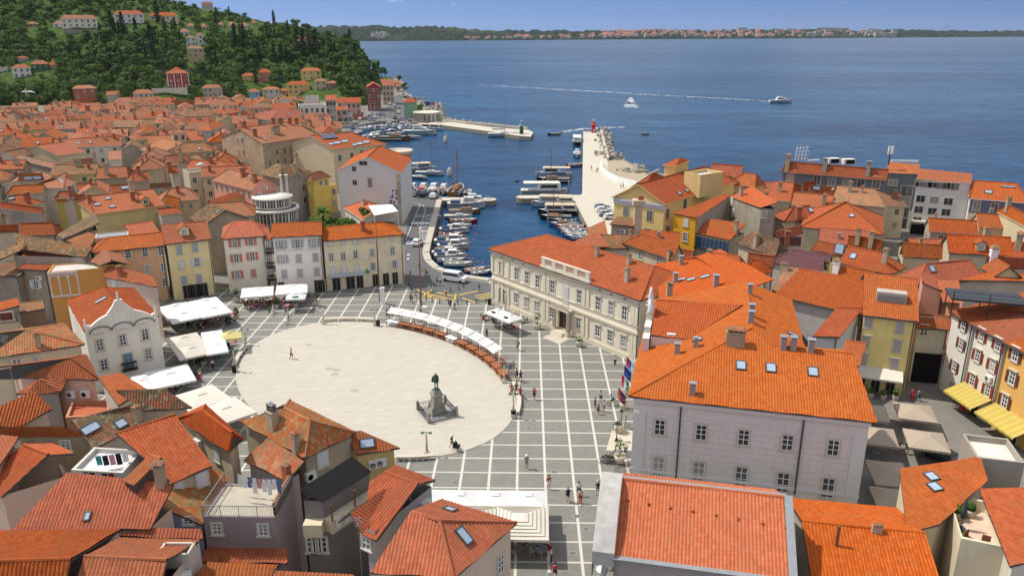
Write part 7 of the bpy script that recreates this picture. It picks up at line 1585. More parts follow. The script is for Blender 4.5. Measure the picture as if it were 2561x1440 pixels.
for k in('broad','cyp','pine'):
 fam=[o for o,kk in TREES if kk==k];fam.sort(key=lambda o:proj(o.location)[1]);nb=max(1,len(fam)//20)
 for i in range(0,len(fam),20):
  row=sorted(fam[i:i+20],key=lambda o:proj(o.location)[0])
  for j,o in enumerate(row):o['label']='%s on the hill, %s from left in band %s below the hilltop'%(NICE[k][1],nth(j),nth(i//20))
def town_tree(lab,kind,px,py,s,z=0):o=put_tree(kind,at(px,py,z),s);TREES.pop();o['label']=lab;del o['group'];return o
town_tree('umbrella pine beside parked cars on the promenade','pine',1010,232,.95);town_tree('broad pine group tree at the promenade tip','pine',955,196,1.3);town_tree('small tree on the promenade point before the sea','broad',998,203,.8);town_tree('second pine at the promenade tip, right of the broad one','pine',963,197,1.1)
town_tree('rounded tree behind the white waterfront building','broad',737,290,1.2,2);town_tree('dark tree between waterfront houses by the marina','broad',760,318,.8,0);town_tree('dense dark conifer against the white museum wall','broad',887,517,1.25);town_tree('leafy bush tree left of the striped pergola','broad',915,562,.55,3);town_tree('small tree hedge beside green-clad building','broad',1052,283,.7)
b=MB();r2=random.Random(5)
for px,py,s in((820,556,1.5),(838,552,1.2),(852,560,1.2),(865,553,1.3),(880,556,1.1),(892,566,1),(830,570,1.3),(812,565,1.2),(932,556,1.0)):leaves(b,at(px,py,3.4),s,s,s*.8,70,.25,r2)
o=b.build('garden_shrubs',LEAF['bright']);tag(o,'bright garden shrubbery on the terrace before the museum','shrubs',kind='stuff')
b=MB();fill(b,[tuple(at(x,y,3.0)[:2])for x,y in((770,545),(900,545),(940,575),(800,585))],3.0);tag(b.build('garden_terrace',HM),kind='structure')
pm=thing('palm_tree','bushy green palm in the garden behind the hotel','palm',at(808,556,3));b=MB();b.tube([(0,0,0),(.1,0,2.2)],[.35,.28],8);b.build('trunk',M['bark'],pm);b=MB()
for k in range(34):
 a=k*2.4;el=r2.uniform(.1,1.2);pts=[V((cos(a)*cos(el)*t_,sin(a)*cos(el)*t_,2.2+sin(el)*t_-.14*t_*t_))for t_ in(0,.9,1.8,2.7,3.4)]
 sd=V((-sin(a),cos(a),0))
 for i in range(4):w0,w1=.45*(1-abs(i-1.5)/3),.45*(1-abs(i-.5)/3);b.face([pts[i]-sd*w0,pts[i+1]-sd*w1*(i<3),pts[i+1]+sd*w1*(i<3),pts[i]+sd*w0])
b.build('fronds',LEAF['bright'],pm)
def recolor(o,mat,slot=0):
 o.material_slots[slot].link='OBJECT';o.material_slots[slot].material=mat
def hull(L,W,h,dk=.72,open_=False,n=12):
 b=MB();S=[]
 for i in range(n+1):
  t=i/n;x=(t-.5)*L;w=W/2*(1-max(0,(t-.45)/.55)**2.3)*(.86+.14*min(1,t/.3));sh=h*(1+.28*max(0,t-.4)**1.4*1.6)
  S.append([V((x,-w,sh)),V((x,-w*.86,.15)),V((x*.97,0,-.35)),V((x,w*.86,.15)),V((x,w,sh))])
 for i in range(n):
  for k in range(4):b.face([S[i][k],S[i+1][k],S[i+1][k+1],S[i][k+1]][::-1],0,None,True)
 b.face([S[0][k]for k in range(5)],0)
 for i in range(n):
  a,c=S[i],S[i+1];rim=.12
  for s in(0,4):
   sg=1 if s==0 else-1;p0,p1=a[s],c[s];q0,q1=V((p0.x,p0.y*(1-rim/max(.2,abs(p0.y)))if abs(p0.y)>.2 else 0,p0.z)),V((p1.x,p1.y*(1-rim/max(.2,abs(p1.y)))if abs(p1.y)>.2 else 0,p1.z))
   f=[p0,p1,q1,q0];b.face(f if s==4 else f[::-1],1)
  z0,z1=(.35*h,.35*h)if open_ and i<n*dk else(a[0].z-.08,c[0].z-.08)
  b.face([V((a[0].x,a[0].y*.93,z0)),V((c[0].x,c[0].y*.93,z1)),V((c[4].x,c[4].y*.93,z1)),V((a[4].x,a[4].y*.93,z0))],1)
  if open_ and i<n*dk:
   for s in(0,4):
    p0,p1=a[s],c[s];f=[V((p0.x,p0.y*.93,z0)),V((p1.x,p1.y*.93,z1)),V((p1.x,p1.y*.93,p1.z)),V((p0.x,p0.y*.93,p0.z))];b.face(f if s==4 else f[::-1],1)
 return b
BW,BD=plain('white_gelcoat',(.68,.68,.66),.35,.5,var=.04),plain('pale_deck',(.58,.55,.48),.7,var=.1)
TEAK,NAVY,REDP,BLUP=plain('teak',(.26,.12,.045),.6,var=.25),plain('navy_cover',(.02,.045,.12),.8),plain('red_paint',(.45,.02,.025),.5),plain('boat_blue',(.04,.17,.38),.5)
TAN=plain('tan_canvas',(.52,.42,.30),.9);BLK=plain('black_hull',(.02,.02,.022),.4)
def boat_proto(kind):
 o=thing('x','x','boat');name={'motor':'motor_boat','open':'open_boat','sail':'sailing_boat','wood':'wooden_boat','ferry':'excursion_boat','yacht':'motor_yacht'}[kind];o.name=name
 L,W,h={'motor':(6.6,2.3,.95),'open':(5.2,1.8,.6),'sail':(9,2.8,1.0),'wood':(7.5,2.4,.9),'ferry':(14,4.2,1.5),'yacht':(13,3.9,1.5)}[kind]
 hm={'wood':[TEAK,BD]}.get(kind,[BW,BD])
 hull(L,W,h,.75,kind in('open','wood')).build('hull',hm,o)
 def cab(x,l,w,z,hh,tp=.8,m=BW):
  b=MB();b.box((x,0,z),(l,w,hh),0,0,tp);c=b.build('cabin',m,o);g=MB()
  for s in(-1,1):g.face([(x-l*.38,s*(w/2*(1-(1-tp)*.3)+.012),z+hh*.35),(x+l*.38,s*(w/2*(1-(1-tp)*.3)+.012),z+hh*.35),(x+l*.33,s*(w/2*(1-(1-tp)*.8)+.012),z+hh*.85),(x-l*.33,s*(w/2*(1-(1-tp)*.8)+.012),z+hh*.85)][::s])
  fx=x+l/2;g.face([(fx*1-l/2*(1-tp)*.3+.012,-w*.38,z+hh*.3),(fx-l/2*(1-tp)*.3+.012,w*.38,z+hh*.3),(fx-l/2*(1-tp)*.85+.012,w*.34,z+hh*.88),(fx-l/2*(1-tp)*.85+.012,-w*.34,z+hh*.88)]);g.build('window',M['glass'],c)
 def motor():
  b=MB();b.box((-L/2-.18,0,.1),(.34,.34,.75),0,0,.8);b.bar((-L/2-.2,0,.1),(-L/2-.2,0,-.6),.14);b.build('outboard',BLK,o)
 if kind=='motor':cab(.5,2.4,1.7,h-.05,1.0,.72);motor();b=MB();b.tube([(L*.2,-.9,h+.15),(L*.35,-.7,h+.6),(L*.5,0,h+.75),(L*.35,.7,h+.6),(L*.2,.9,h+.15)],.03,5);b.build('rail',M['metal'],o);b=MB();b.box((-1.9,0,h),(1.6,1.5,.3));b.build('cover',NAVY,o)
 if kind=='open':
  motor();b=MB()
  for x in(-1.5,-.2,1.1):b.box((x,0,.34),(.35,1.45,.08))
  b.build('bench',BD,o)
 if kind in('sail','wood'):
  mh=11 if kind=='sail' else 7.5;cab(.4,3.0,1.6,h-.05,.5,.75,BW if kind=='sail' else TEAK);b=MB();b.bar((.6,0,h),(.6,0,mh),.11);b.bar((.6,-.7,mh*.6),(.6,.7,mh*.6),.05)
  for x,y in((L/2-.1,0),(-L/2+.1,0),(.4,W/2-.1),(.4,-W/2+.1)):b.bar((.6,0,mh-.1),(x,y,h),.022)
  b.build('mast',M['metal']if kind=='sail' else TEAK,o);b=MB();b.tube([(.5,0,h+1.1),(-L*.36,0,h+1.1)],[.14,.17],8);b.build('furled_sail',NAVY,o)
 if kind=='ferry':
  cab(1.2,7,3.2,h-.1,2.0,.95);b=MB();b.box((-1,0,h+2.0),(10.5,3.9,.14));b.build('awning',TAN,o);b=MB()
  for x in(-6,-3.5,-1):
   for y in(-1.7,1.7):b.bar((x,y,h-.1),(x,y,h+2),.07)
  b.bar((2,0,h+2),(2,0,h+5.5),.1);b.build('post',M['metal'],o)
 if kind=='yacht':cab(.2,6.5,2.8,h-.05,1.2,.7);cab(-.6,3.4,2.3,h+1.15,.8,.75);b=MB();b.tube([(L*.1,-1.6,h+.2),(L*.3,-1.3,h+.8),(L*.5,0,h+1.0),(L*.3,1.3,h+.8),(L*.1,1.6,h+.2)],.04,5);b.build('rail',M['metal'],o)
 return o
BP={k:boat_proto(k)for k in('motor','open','sail','wood','ferry','yacht')};USED=set()
def boat(kind,px,py,hdg,lab,L=1.0,hullc=None,group=None,z=SEA+.25,cov=None):
 o=copy_tree(BP[kind])if kind in USED else BP[kind];USED.add(kind);p=at(px,py,z);o.location=p;o.rotation_euler=(0,0,radians(hdg));L*=1.1 if group and 'left' in group else 1;o.scale=(L,L,L);o['label']=lab
 if group:o['group']=group
 for c in o.children:
  if hullc and c.name.startswith('hull'):recolor(c,hullc)
  if cov and c.name.startswith(('cover','awning','furled')):recolor(c,cov)
 return o
LQ='boats along the left harbour quay'
for i,(k,px,py,L,hc,lab)in enumerate((('yacht',1186,508,.72,None,'white cabin boat with navy canopy, last in left quay row before the jetty'),('motor',1166,519,1.45,None,'blue-covered motor boat second from jetty in left quay row'),('wood',1162,533,1.05,None,'varnished wooden boat with mast in the left quay row'),('sail',1146,545,.75,None,'white sailing boat with bare mast in the left quay row'),('open',1160,556,1.25,REDP,'open boat with red gunwale in the left quay row'),('sail',1150,568,.62,None,'small sailing boat next to the red-rimmed open boat'),('motor',1136,580,1.0,None,'white motor boat, seventh along the left quay from the jetty'),('open',1128,589,1.05,None,'low white open boat, eighth along the left quay from the jetty'),('wood',1130,598,.8,None,'brown wooden boat with short mast, ninth along the left quay'),('motor',1129,610,1.1,None,'white cabin boat, tenth along the left quay from the jetty'),('motor',1133,621,1.0,None,'white cabin boat, eleventh along the left quay from the jetty'),('open',1118,628,1.0,None,'white open boat, twelfth along the left quay from the jetty'),('motor',1117,638,.9,None,'white cabin boat, thirteenth along the left quay from the jetty'),('motor',1126,646,.95,None,'white boat with dark wheelhouse glass, fourteenth along the left quay'),('open',1130,655,1.1,BLUP,'white and blue open boat near the quay curve'),('open',1147,664,1.1,BD,'cream open boat moored at the quay curve'))):
 boat(k,px,py,4+(i%3)*3-3,lab,L,hc,LQ)
boat('open',1189,677,22,'red open boat near the town hall corner',.95,REDP);boat('open',1204,684,24,'blue open boat beside the red one at the town hall corner',.95,BLUP)
for i,(k,px,py,L,lab,cv)in enumerate((('motor',1032,478,1.1,'white motor boat stern-to beside the museum corner',None),('motor',1058,478,1.1,'motor boat with red cover stern-to behind the parked cars',REDP),('motor',1084,479,1.15,'white cruiser stern-to, third from the museum',BW),('motor',1109,480,1.1,'white boat with brown windows stern-to, fourth from museum',TEAK),('wood',1142,482,1.6,'large varnished wooden boat with tall brown mast at left jetty',None),('open',1171,484,1.1,'small wooden-decked boat right of the large varnished boat',None))):
 boat(k,px,py,84,lab,L,TEAK if k=='open' else None,'boats stern-to at the left jetty',cov=cv)
boat('ferry',1052,428,20,'white motor sailer with wheelhouse beyond the museum roofs',.8);boat('sail',1075,437,-6,'long white sailing yacht below the white motor sailer',1.1);boat('sail',1048,446,-25,'short white sailing yacht nearest the museum roof',.75)
r=random.Random(9);MG='yachts in the left marina';mar=[]
for k,px,py,L in[('sail',x,y,l)for x,y,l in((866,341,.8),(874,337,.9),(882,334,.9),(890,331,.8),(898,327,1),(907,325,.9),(918,323,.9),(928,322,1),(941,320,.9),(955,319,.9),(916,345,.9),(932,342,1),(948,336,1),(962,334,.9),(978,331,1),(1026,347,1),(992,337,.9))]+[('motor',x,y,l)for x,y,l in((970,317,1.1),(985,322,1.2),(1003,318,1.2),(1018,320,1.1),(958,327,1.2),(1000,328,1.1),(940,349,1.1),(1034,326,1.2))]:
 o=boat(k,px,py,r.choice((10,14,190,60)),'x',L,None,MG);mar.append((px,o,k))
for k in('sail','motor'):
 f=sorted([m for m in mar if m[2]==k],key=lambda m:m[0])
 for i,(px,o,_k)in enumerate(f):o['label']='white %s in the left marina, %s from left of that kind'%({'sail':'sailing yacht with bare mast','motor':'motor boat'}[k],nth(i))
boat('yacht',1050,336,-8,'sleek white motor yacht at the marina end',1.25);boat('ferry',1066,324,-30,'white harbour ferry moored left of its twin at the breakwater',.75);boat('ferry',1088,325,-30,'white harbour ferry moored right of its twin at the breakwater',.75);boat('wood',985,351,-4,'brown replica wooden ship with cream canopy at the marina edge',2.0)
boat('sail',1258,341,4,'racing yacht with tall black mast by the green lighthouse breakwater',1.55)
for px,py,k,hd,L,hc,lab,cv in((1362,486,'ferry',2,1.02,None,'restaurant boat under long cream canopy at right jetty',M['cream']),(1386,441,'ferry',178,.85,None,'white wheelhouse fishing cutter above the right jetty',None),(1384,455,'wood',178,1.45,BLK,'dark brown trawler with red wheelhouse above the right jetty',None),(1382,516,'ferry',176,.85,None,'fishing boat with white cabin just below the right jetty',TAN),(1394,535,'ferry',178,.75,BLK,'fishing boat under tan canvas canopy, second below the right jetty',TAN),(1390,548,'wood',176,1.1,BLK,'cluttered dark fishing boat, third below the right jetty',None),(1412,555,'open',176,1.2,BLUP,'blue and white open boat under sheets in the right harbour',None),(1410,566,'wood',178,1.0,BLUP,'fishing boat with blue nets in the right harbour',None),(1424,572,'open',172,1.4,None,'grey open skiff beside the net boat',None),(1430,580,'open',170,1.4,BLUP,'long blue skiff above the palest open boat',None),(1440,586,'open',168,1.4,BW,'pale open boat with outboard, third lowest in right harbour',None),(1444,592,'open',166,1.5,BLUP,'bright blue open boat, second lowest in right harbour',None),(1448,598,'open',166,1.4,BLUP,'bright blue boat partly hidden by the town hall roof',None),(1443,360,'ferry',268,.9,BLK,'black-hulled excursion boat with mast along the stone pier',BW),(1443,390,'yacht',268,.75,None,'white passenger boat below the black one along the pier',None),(1440,415,'open',20,1.3,None,'small grey inflatable boat by the pier steps',None)):
 boat(k,px,py,hd,lab,L,hc,'boats in the right harbour',cov=cv)
WAKE=plain('wake_foam',(.62,.68,.72),.9,var=.15,scale=.4)
def wake(pts,w0,w1,lab,dens=1.0):
 b=MB();rr=random.Random(3);P=[at(x,y,SEA+.07)for x,y in pts];n=len(P)-1
 for i in range(n):
  seg=int((P[i+1]-P[i]).length*1.1*dens)
  for _ in range(seg):
   t=rr.random();f=(i+t)/n;c=P[i].lerp(P[i+1],t);d=(P[i+1]-P[i]).normalized();nn=V((-d.y,d.x,0));w=w0+(w1-w0)*f
   if rr.random()>1-f*.75:continue
   c=c+nn*rr.uniform(-w,w);l,h=rr.uniform(.6,2.4),rr.uniform(.12,.5)
   b.face([c-d*l-nn*h,c+d*l-nn*h*.6,c+d*l*.8+nn*h,c-d*l*.7+nn*h*.8])
 tag(b.build('wake',WAKE),lab,'wake',kind='stuff')
boat('yacht',1577,258,95,'white motor boat heading out to sea trailing white foam',1.0);wake([(1577,254),(1577,262),(1579,270)],2.2,5,'white foam behind the outbound motor boat',9)
boat('yacht',1952,257,-2,'white motor yacht crossing on the open water at right',1.15);wake([(1945,256),(1900,252),(1800,246),(1640,238),(1400,224),(1200,213)],1.0,4.5,'long thin wake of the crossing motor yacht',3.5)
boat('open',1385,337,200,'small dark speedboat entering the harbour mouth',1.2,BLK);wake([(1390,336),(1420,328),(1460,322),(1500,320),(1560,318)],1.0,3,'curved white wake of the small speedboat',4)
boat('open',1614,336,0,'tiny orange kayak off the stone pier',.7,plain('kayak_orange',(.5,.12,.03),.5))
bu=MB();bu.lathe([(.01,-.25),(.22,-.1),(.25,.05),(.15,.25),(.01,.3)],8);bm_=bu.mesh('buoy',plain('orange_buoy',(.5,.12,.06),.6));bs=[]
for px,py in((1188,566),(1192,586),(1185,600),(1176,608),(1172,625),(1168,640),(1173,648),(1183,648),(1196,656),(1208,660),(1178,655),(1222,668)):bs.append(tag(inst('buoy',bm_,None,at(px,py,SEA)),'x','buoy','orange mooring buoys'))
ordinals(bs,'small orange mooring buoy off left quay, {n} from left')
for px,py,lab in((1125,440,'stout mooring dolphin post standing in the harbour water'),(1115,356,'mooring post in the water off the marina')):
 b=MB();b.lathe([(.9,-2),(.9,2.2),(.5,2.4),(.4,2.9)],10);tag(b.build('mooring_post',M['concrete'],None,at(px,py,SEA)),lab,'post')
for i,(px,py)in enumerate(((1340,452),(1358,470),(1371,470),(1421,455),(1422,478),(1370,560))):b=MB();b.lathe([(.16,-2),(.16,3.2),(.02,3.5)],6);tag(b.build('dock_pile',M['greystone'],None,at(px,py,SEA)),'wooden dock pile in the right harbour, %s from left'%nth([0,1,2,4,5,3][i]),'pile','right harbour dock piles')
def car_meshes(van=False):
 b=MB();pr=[(-2.1,.35),(-2.1,.85),(-1.9,1.0),(-1.55,1.45),(.1,1.5),(.85,1.02),(1.9,.85),(2.1,.6),(2.1,.35)]if not van else[(-2.5,.35),(-2.5,1.2),(-2.4,1.85),(-2.2,1.95),(1.0,1.95),(1.75,1.2),(2.4,.98),(2.5,.7),(2.5,.35)]
 W=.88 if not van else.96;wy=lambda z:W*(1 if z<1.0 else 1-.22*(z-1.0)/(.5 if not van else.95)*(.8 if not van else.6))
 for(x0,z0),(x1,z1)in zip(pr,pr[1:]):b.face([(x0,-wy(z0),z0),(x1,-wy(z1),z1),(x1,wy(z1),z1),(x0,wy(z0),z0)][::-1],0)
 for s in(-1,1):f=[(x,s*wy(z),z)for x,z in pr];b.face(f[::s],0)
 body=b.mesh('body',BW);g=MB();k=pr
 def pane(i,j,s0=.12,s1=.9):
  (x0,z0),(x1,z1)=k[i],k[j];p=[(x0+(x1-x0)*t,z0+(z1-z0)*t)for t in(s0,s1)];o=.015
  g.face([(p[0][0]+o,-wy(p[0][1])*.88,p[0][1]+o),(p[0][0]+o,wy(p[0][1])*.88,p[0][1]+o),(p[1][0]+o,wy(p[1][1])*.88,p[1][1]+o),(p[1][0]+o,-wy(p[1][1])*.88,p[1][1]+o)])
 pane(5,4)if not van else pane(5,4,.1,.92)
 (x0,z0),(x1,z1)=pr[2],pr[3];g.face([(x0-.02,.7,z0+.05),(x0-.02,-.7,z0+.05),(x1-.03,-.6,z1-.06),(x1-.03,.6,z1-.06)])
 zt,zb=(1.42,1.04)if not van else(1.78,1.25)
 for s in(-1,1):f=[(-1.5 if not van else-2.2,s*(wy(zb)+.012),zb),(.75 if not van else 1.5,s*(wy(zb)+.012),zb),(.12 if not van else 1.0,s*(wy(zt)+.012),zt),(-1.35 if not van else-2.2,s*(wy(zt)+.012),zt)];g.face(f[::s])
 w=MB();w.lathe([(.2,-.1),(.32,-.1),(.33,0),(.32,.1),(.2,.1),(.01,.11)],14);wm=w.mesh('wheel',M['black']);wm.transform(Matrix.Rotation(pi/2,4,'X'))
 l=MB();fx=2.08 if not van else 2.48;l.box((fx,0,.62),(.08,.34,.16));return body,g.mesh('window',M['glass']),wm,l.mesh('headlight',M['skyglass'])
CM={False:car_meshes(),True:car_meshes(True)};CARC={'white':(.62,.62,.62),'silver':(.36,.38,.40),'grey':(.15,.16,.17),'black':(.02,.02,.024),'blue':(.06,.12,.22),'red':(.30,.03,.03)};CP={k:plain('car_paint_'+k,v,.25,.6,var=.02)for k,v in CARC.items()}
def car(px,py,hdg,col,lab,van=False,group=None,z=.012):
 bm2,gm,wm,lm=CM[van];o=thing('van' if van else 'car',lab,'van' if van else 'car',at(px,py,z),radians(hdg),group);c=inst('body',bm2,o);recolor(c,CP[col]);inst('window',gm,o)
 for x in((-1.35,1.35)if not van else(-1.6,1.65)):
  for y in(-.8,.8):inst('wheel',wm,o,(x,y*(1.08 if van else 1),.33))
 for y in(-.6,.6):inst('headlight',lm,o,(0,y,.12 if not van else.25))
 return o
car(1138,703,-24,'white','white passenger van on the road by the harbour curve',True);car(1045,612,84,'white','white and black car driving up the harbour road')
for px,py,c,lab in((1034,490,'silver','silver car parked nearest the museum corner'),(1059,490,'black','black car parked between silver and white cars by the jetty'),(1084,495,'white','white car parked nearest the left jetty')):car(px,py,86,c,lab)
for px,py,c,lab in((1506,523,'grey','dark car farthest of four by the yellow palazzo'),(1510,530,'white','white car parked second of four by the yellow palazzo'),(1516,540,'silver','silver car parked third of four by the yellow palazzo'),(1530,548,'white','white car nearest the yellow palazzo corner')):car(px,py,8,c,lab)
r=random.Random(8);wf=[]
for x,y in((1001,240),(1008,237),(1018,239),(1026,243),(1034,246),(1042,249),(1050,251),(1062,249),(1008,243),(1016,246),(1058,258),(1068,259),(901,300),(928,291),(938,296),(930,303),(946,288),(955,289),(988,298),(1003,302),(1013,300),(1025,303),(994,272),(984,277),(975,262),(996,284),(986,266)):
 c=r.choice(('white','silver','grey','black','white','blue','silver'));wf.append((x,c,car(x,y,r.choice((20,100,95,15)),c,'x',r.random()<.12,'cars parked behind the marina')))
for i,(x,c,o)in enumerate(sorted(wf,key=lambda t:t[0])):o['label']='%s %s parked on the far waterfront behind the marina, %s from left'%(c,o['category'],nth(i))
car(2351,1150,115,'black','black car parked under the tan awnings in the back piazza');car(2335,605,10,'white','white car partly hidden in front of the white hotel')
def skin(nodes,edges,mat,name,sub=1):
 me=bpy.data.meshes.new('t');me.from_pydata([n[0]for n in nodes],edges,[]);o=bpy.data.objects.new('t',me);COL.objects.link(o)
 m=o.modifiers.new('s','SKIN');m.use_smooth_shade=True
 for i,n in enumerate(nodes):me.skin_vertices[0].data[i].radius=(n[1],n[1]if len(n)<3 else n[2])
 me.skin_vertices[0].data[0].use_root=True
 if sub:o.modifiers.new('d','SUBSURF').levels=sub;o.modifiers['d'].render_levels=sub
 r_=bpy.data.meshes.new_from_object(o.evaluated_get(bpy.context.evaluated_depsgraph_get()));bpy.data.objects.remove(o);r_.materials.clear();r_.materials.append(mat);r_.name=name
 return r_
SKIN_=plain('skin',(.48,.27,.18),.6)
POSES={'stand':((.02,-.01),(.02,-.02),.0,(.04,-.02),0),'walk':((.26,-.02),(-.02,-.34),.02,(-.16,.18),.03),'step':((.14,.02),(.05,-.20),.01,(.10,-.12),0),'sit':((.45,.42),(.43,.44),-.42,(.18,.16),.02),'bike':((.34,.18),(.36,.30),-.02,(.40,.38),.35)}
def person_meshes(pose):
 (k0,a0),(k1,a1),dz,arm,lean=POSES[pose];z=.95+dz;N=[((0,0,z),.115,.145),((lean*.5,0,z+.2),.105,.135),((lean,0,z+.42),.10,.165),((lean+.02,0,z+.53),.055),((lean+.05,0,z+.66),.092,.08),((lean+.05,0,z+.75),.075)]
 E=[(0,1),(1,2),(2,3),(3,4),(4,5)];N.append(((lean+.16,0,z+.655),.018));E.append((4,6));tr=[(N[0][0],.15,.17),(N[1][0],.12,.15)];te=[(0,1)];sh=[(N[0][0],.125,.155),(N[1][0],.125,.155),(N[2][0],.115,.175)];se=[(0,1),(1,2)];short=([],[])
 for s,(k,a),ar in((1,(k0,a0),arm[0]),(-1,(k1,a1),arm[1])):
  kz=.50 if pose!='sit' else.48;kz=.62 if pose=='bike' and s>0 else kz;az=.09 if pose!='bike' else(.25 if s>0 else.12);i=len(N)
  leg=[((0,.095*s,z-.07),.088),((k,.10*s,kz),.062),((a,.10*s,az),.043),((a+.16,.11*s,az-.045),.036)];N+=leg;E+=[(0,i),(i,i+1),(i+1,i+2),(i+2,i+3)]
  j=len(tr);tr+=[(leg[0][0],.105),(leg[1][0],.08),((a,.10*s,az+.06),.065)];te+=[(0,j),(j,j+1),(j+1,j+2)]
  i=len(N);el,w=(lean+ar*.45,.235*s,z+.17),(lean+ar*1.15,.24*s,z-.06+abs(ar)*.2);N+=[((lean,.18*s,z+.43),.06),(el,.044),(w,.032),((w[0]+.02,w[1],w[2]-.09),.03,.018)];E+=[(2,i),(i,i+1),(i+1,i+2),(i+2,i+3)]
  for f in range(5):
   q=len(N);x=.045-.022*f;hx=(w[0]+.02+x,w[1]-.012*s,w[2]-.155+.008*abs(f-1.5))if f<4 else(w[0]+.075,w[1]-.02*s,w[2]-.09);N.append((hx,.008));E.append((i+3,q))
  j=len(sh);sh+=[((lean,.18*s,z+.43),.078),((lean+ar*.4,.23*s,z+.2),.066)];se+=[(2,j),(j,j+1)]
 body=skin(N,E,SKIN_,'person');tro=skin(tr,te,M['dark'],'trousers');shirt=skin(sh,se,M['cloth'],'shirt')
 tr2=[list(t)for t in tr]
 for c in(2,5):kx=tr2[c+1][0];h_=tr2[c][0];tr2[c+1][0]=tuple(h_[i]+(kx[i]-h_[i])*.85 for i in range(3));tr2[c+1][1]=.095
 E2=[e for e in te if e not in((3,4),(6,7))];keep=[0,1,2,3,5,6];mp={k:i for i,k in enumerate(keep)};sho=skin([tr2[k]for k in keep],[(mp[a],mp[b_])for a,b_ in E2 if a in mp and b_ in mp],M['dark'],'shorts')
 hb=MB();c=V(N[4][0]);hb.lathe([(.098,-.02),(.108,.05),(.10,.11),(.06,.155),(.01,.165)],10,0,(c.x-.02,0,c.z-.02));return body,tro,shirt,sho,hb.mesh('hair',M['dark']),c
PM={k:person_meshes(k)for k in POSES}
CL={'black':(.02,.02,.024),'white':(.66,.66,.66),'red':(.42,.03,.04),'blue':(.03,.19,.45),'navy':(.03,.05,.12),'grey':(.22,.22,.23),'pink':(.55,.25,.28),'green':(.06,.25,.06),'beige':(.45,.36,.25),'teal':(.05,.30,.28),'denim':(.10,.16,.26),'yellow':(.5,.36,.05)}
def cm_(c):return plain('cloth_'+c,CL[c],.85,.15)
HAIR=[plain('hair',c,.7)for c in((.03,.018,.01),(.10,.05,.02),(.28,.18,.08),(.01,.01,.01))]
r=random.Random(12);PEOPLE=[]
def person(px,py,top,bottom,lab,pose='walk',hdg=None,short=True,hat=None,bag=None,z=.006,s=1.0,skirt=False):
 bd,tro,shi,sho,hr,hc=PM[pose];o=inst('person',bd,None,at(px,py,z),radians(hdg if hdg is not None else r.uniform(0,360)),s);tag(o,lab,'person','people about the square');PEOPLE.append(o)
 recolor(inst('shirt',shi,o),cm_(top));recolor(inst('shorts' if short else 'trousers',sho if short else tro,o),cm_(bottom));h=inst('hair',hr,o);recolor(h,HAIR[r.randrange(4)])
 if skirt:b=MB();b.lathe([(.15,1.0),(.2,.8),(.3,.35),(.28,.33)],10);b.build('dress',cm_(bottom),o)
 if hat:b=MB();b.lathe([(.22,0),(.12,.03),(.11,.1),(.01,.13)],10,0,(hc.x-.01,0,hc.z+.06));b.build('hat',cm_(hat),o)
 if bag:b=MB();b.box((-.2,0,1.08),(.18,.32,.42),0,0,.85);tag(b.build('backpack',cm_(bag),o))
 return o
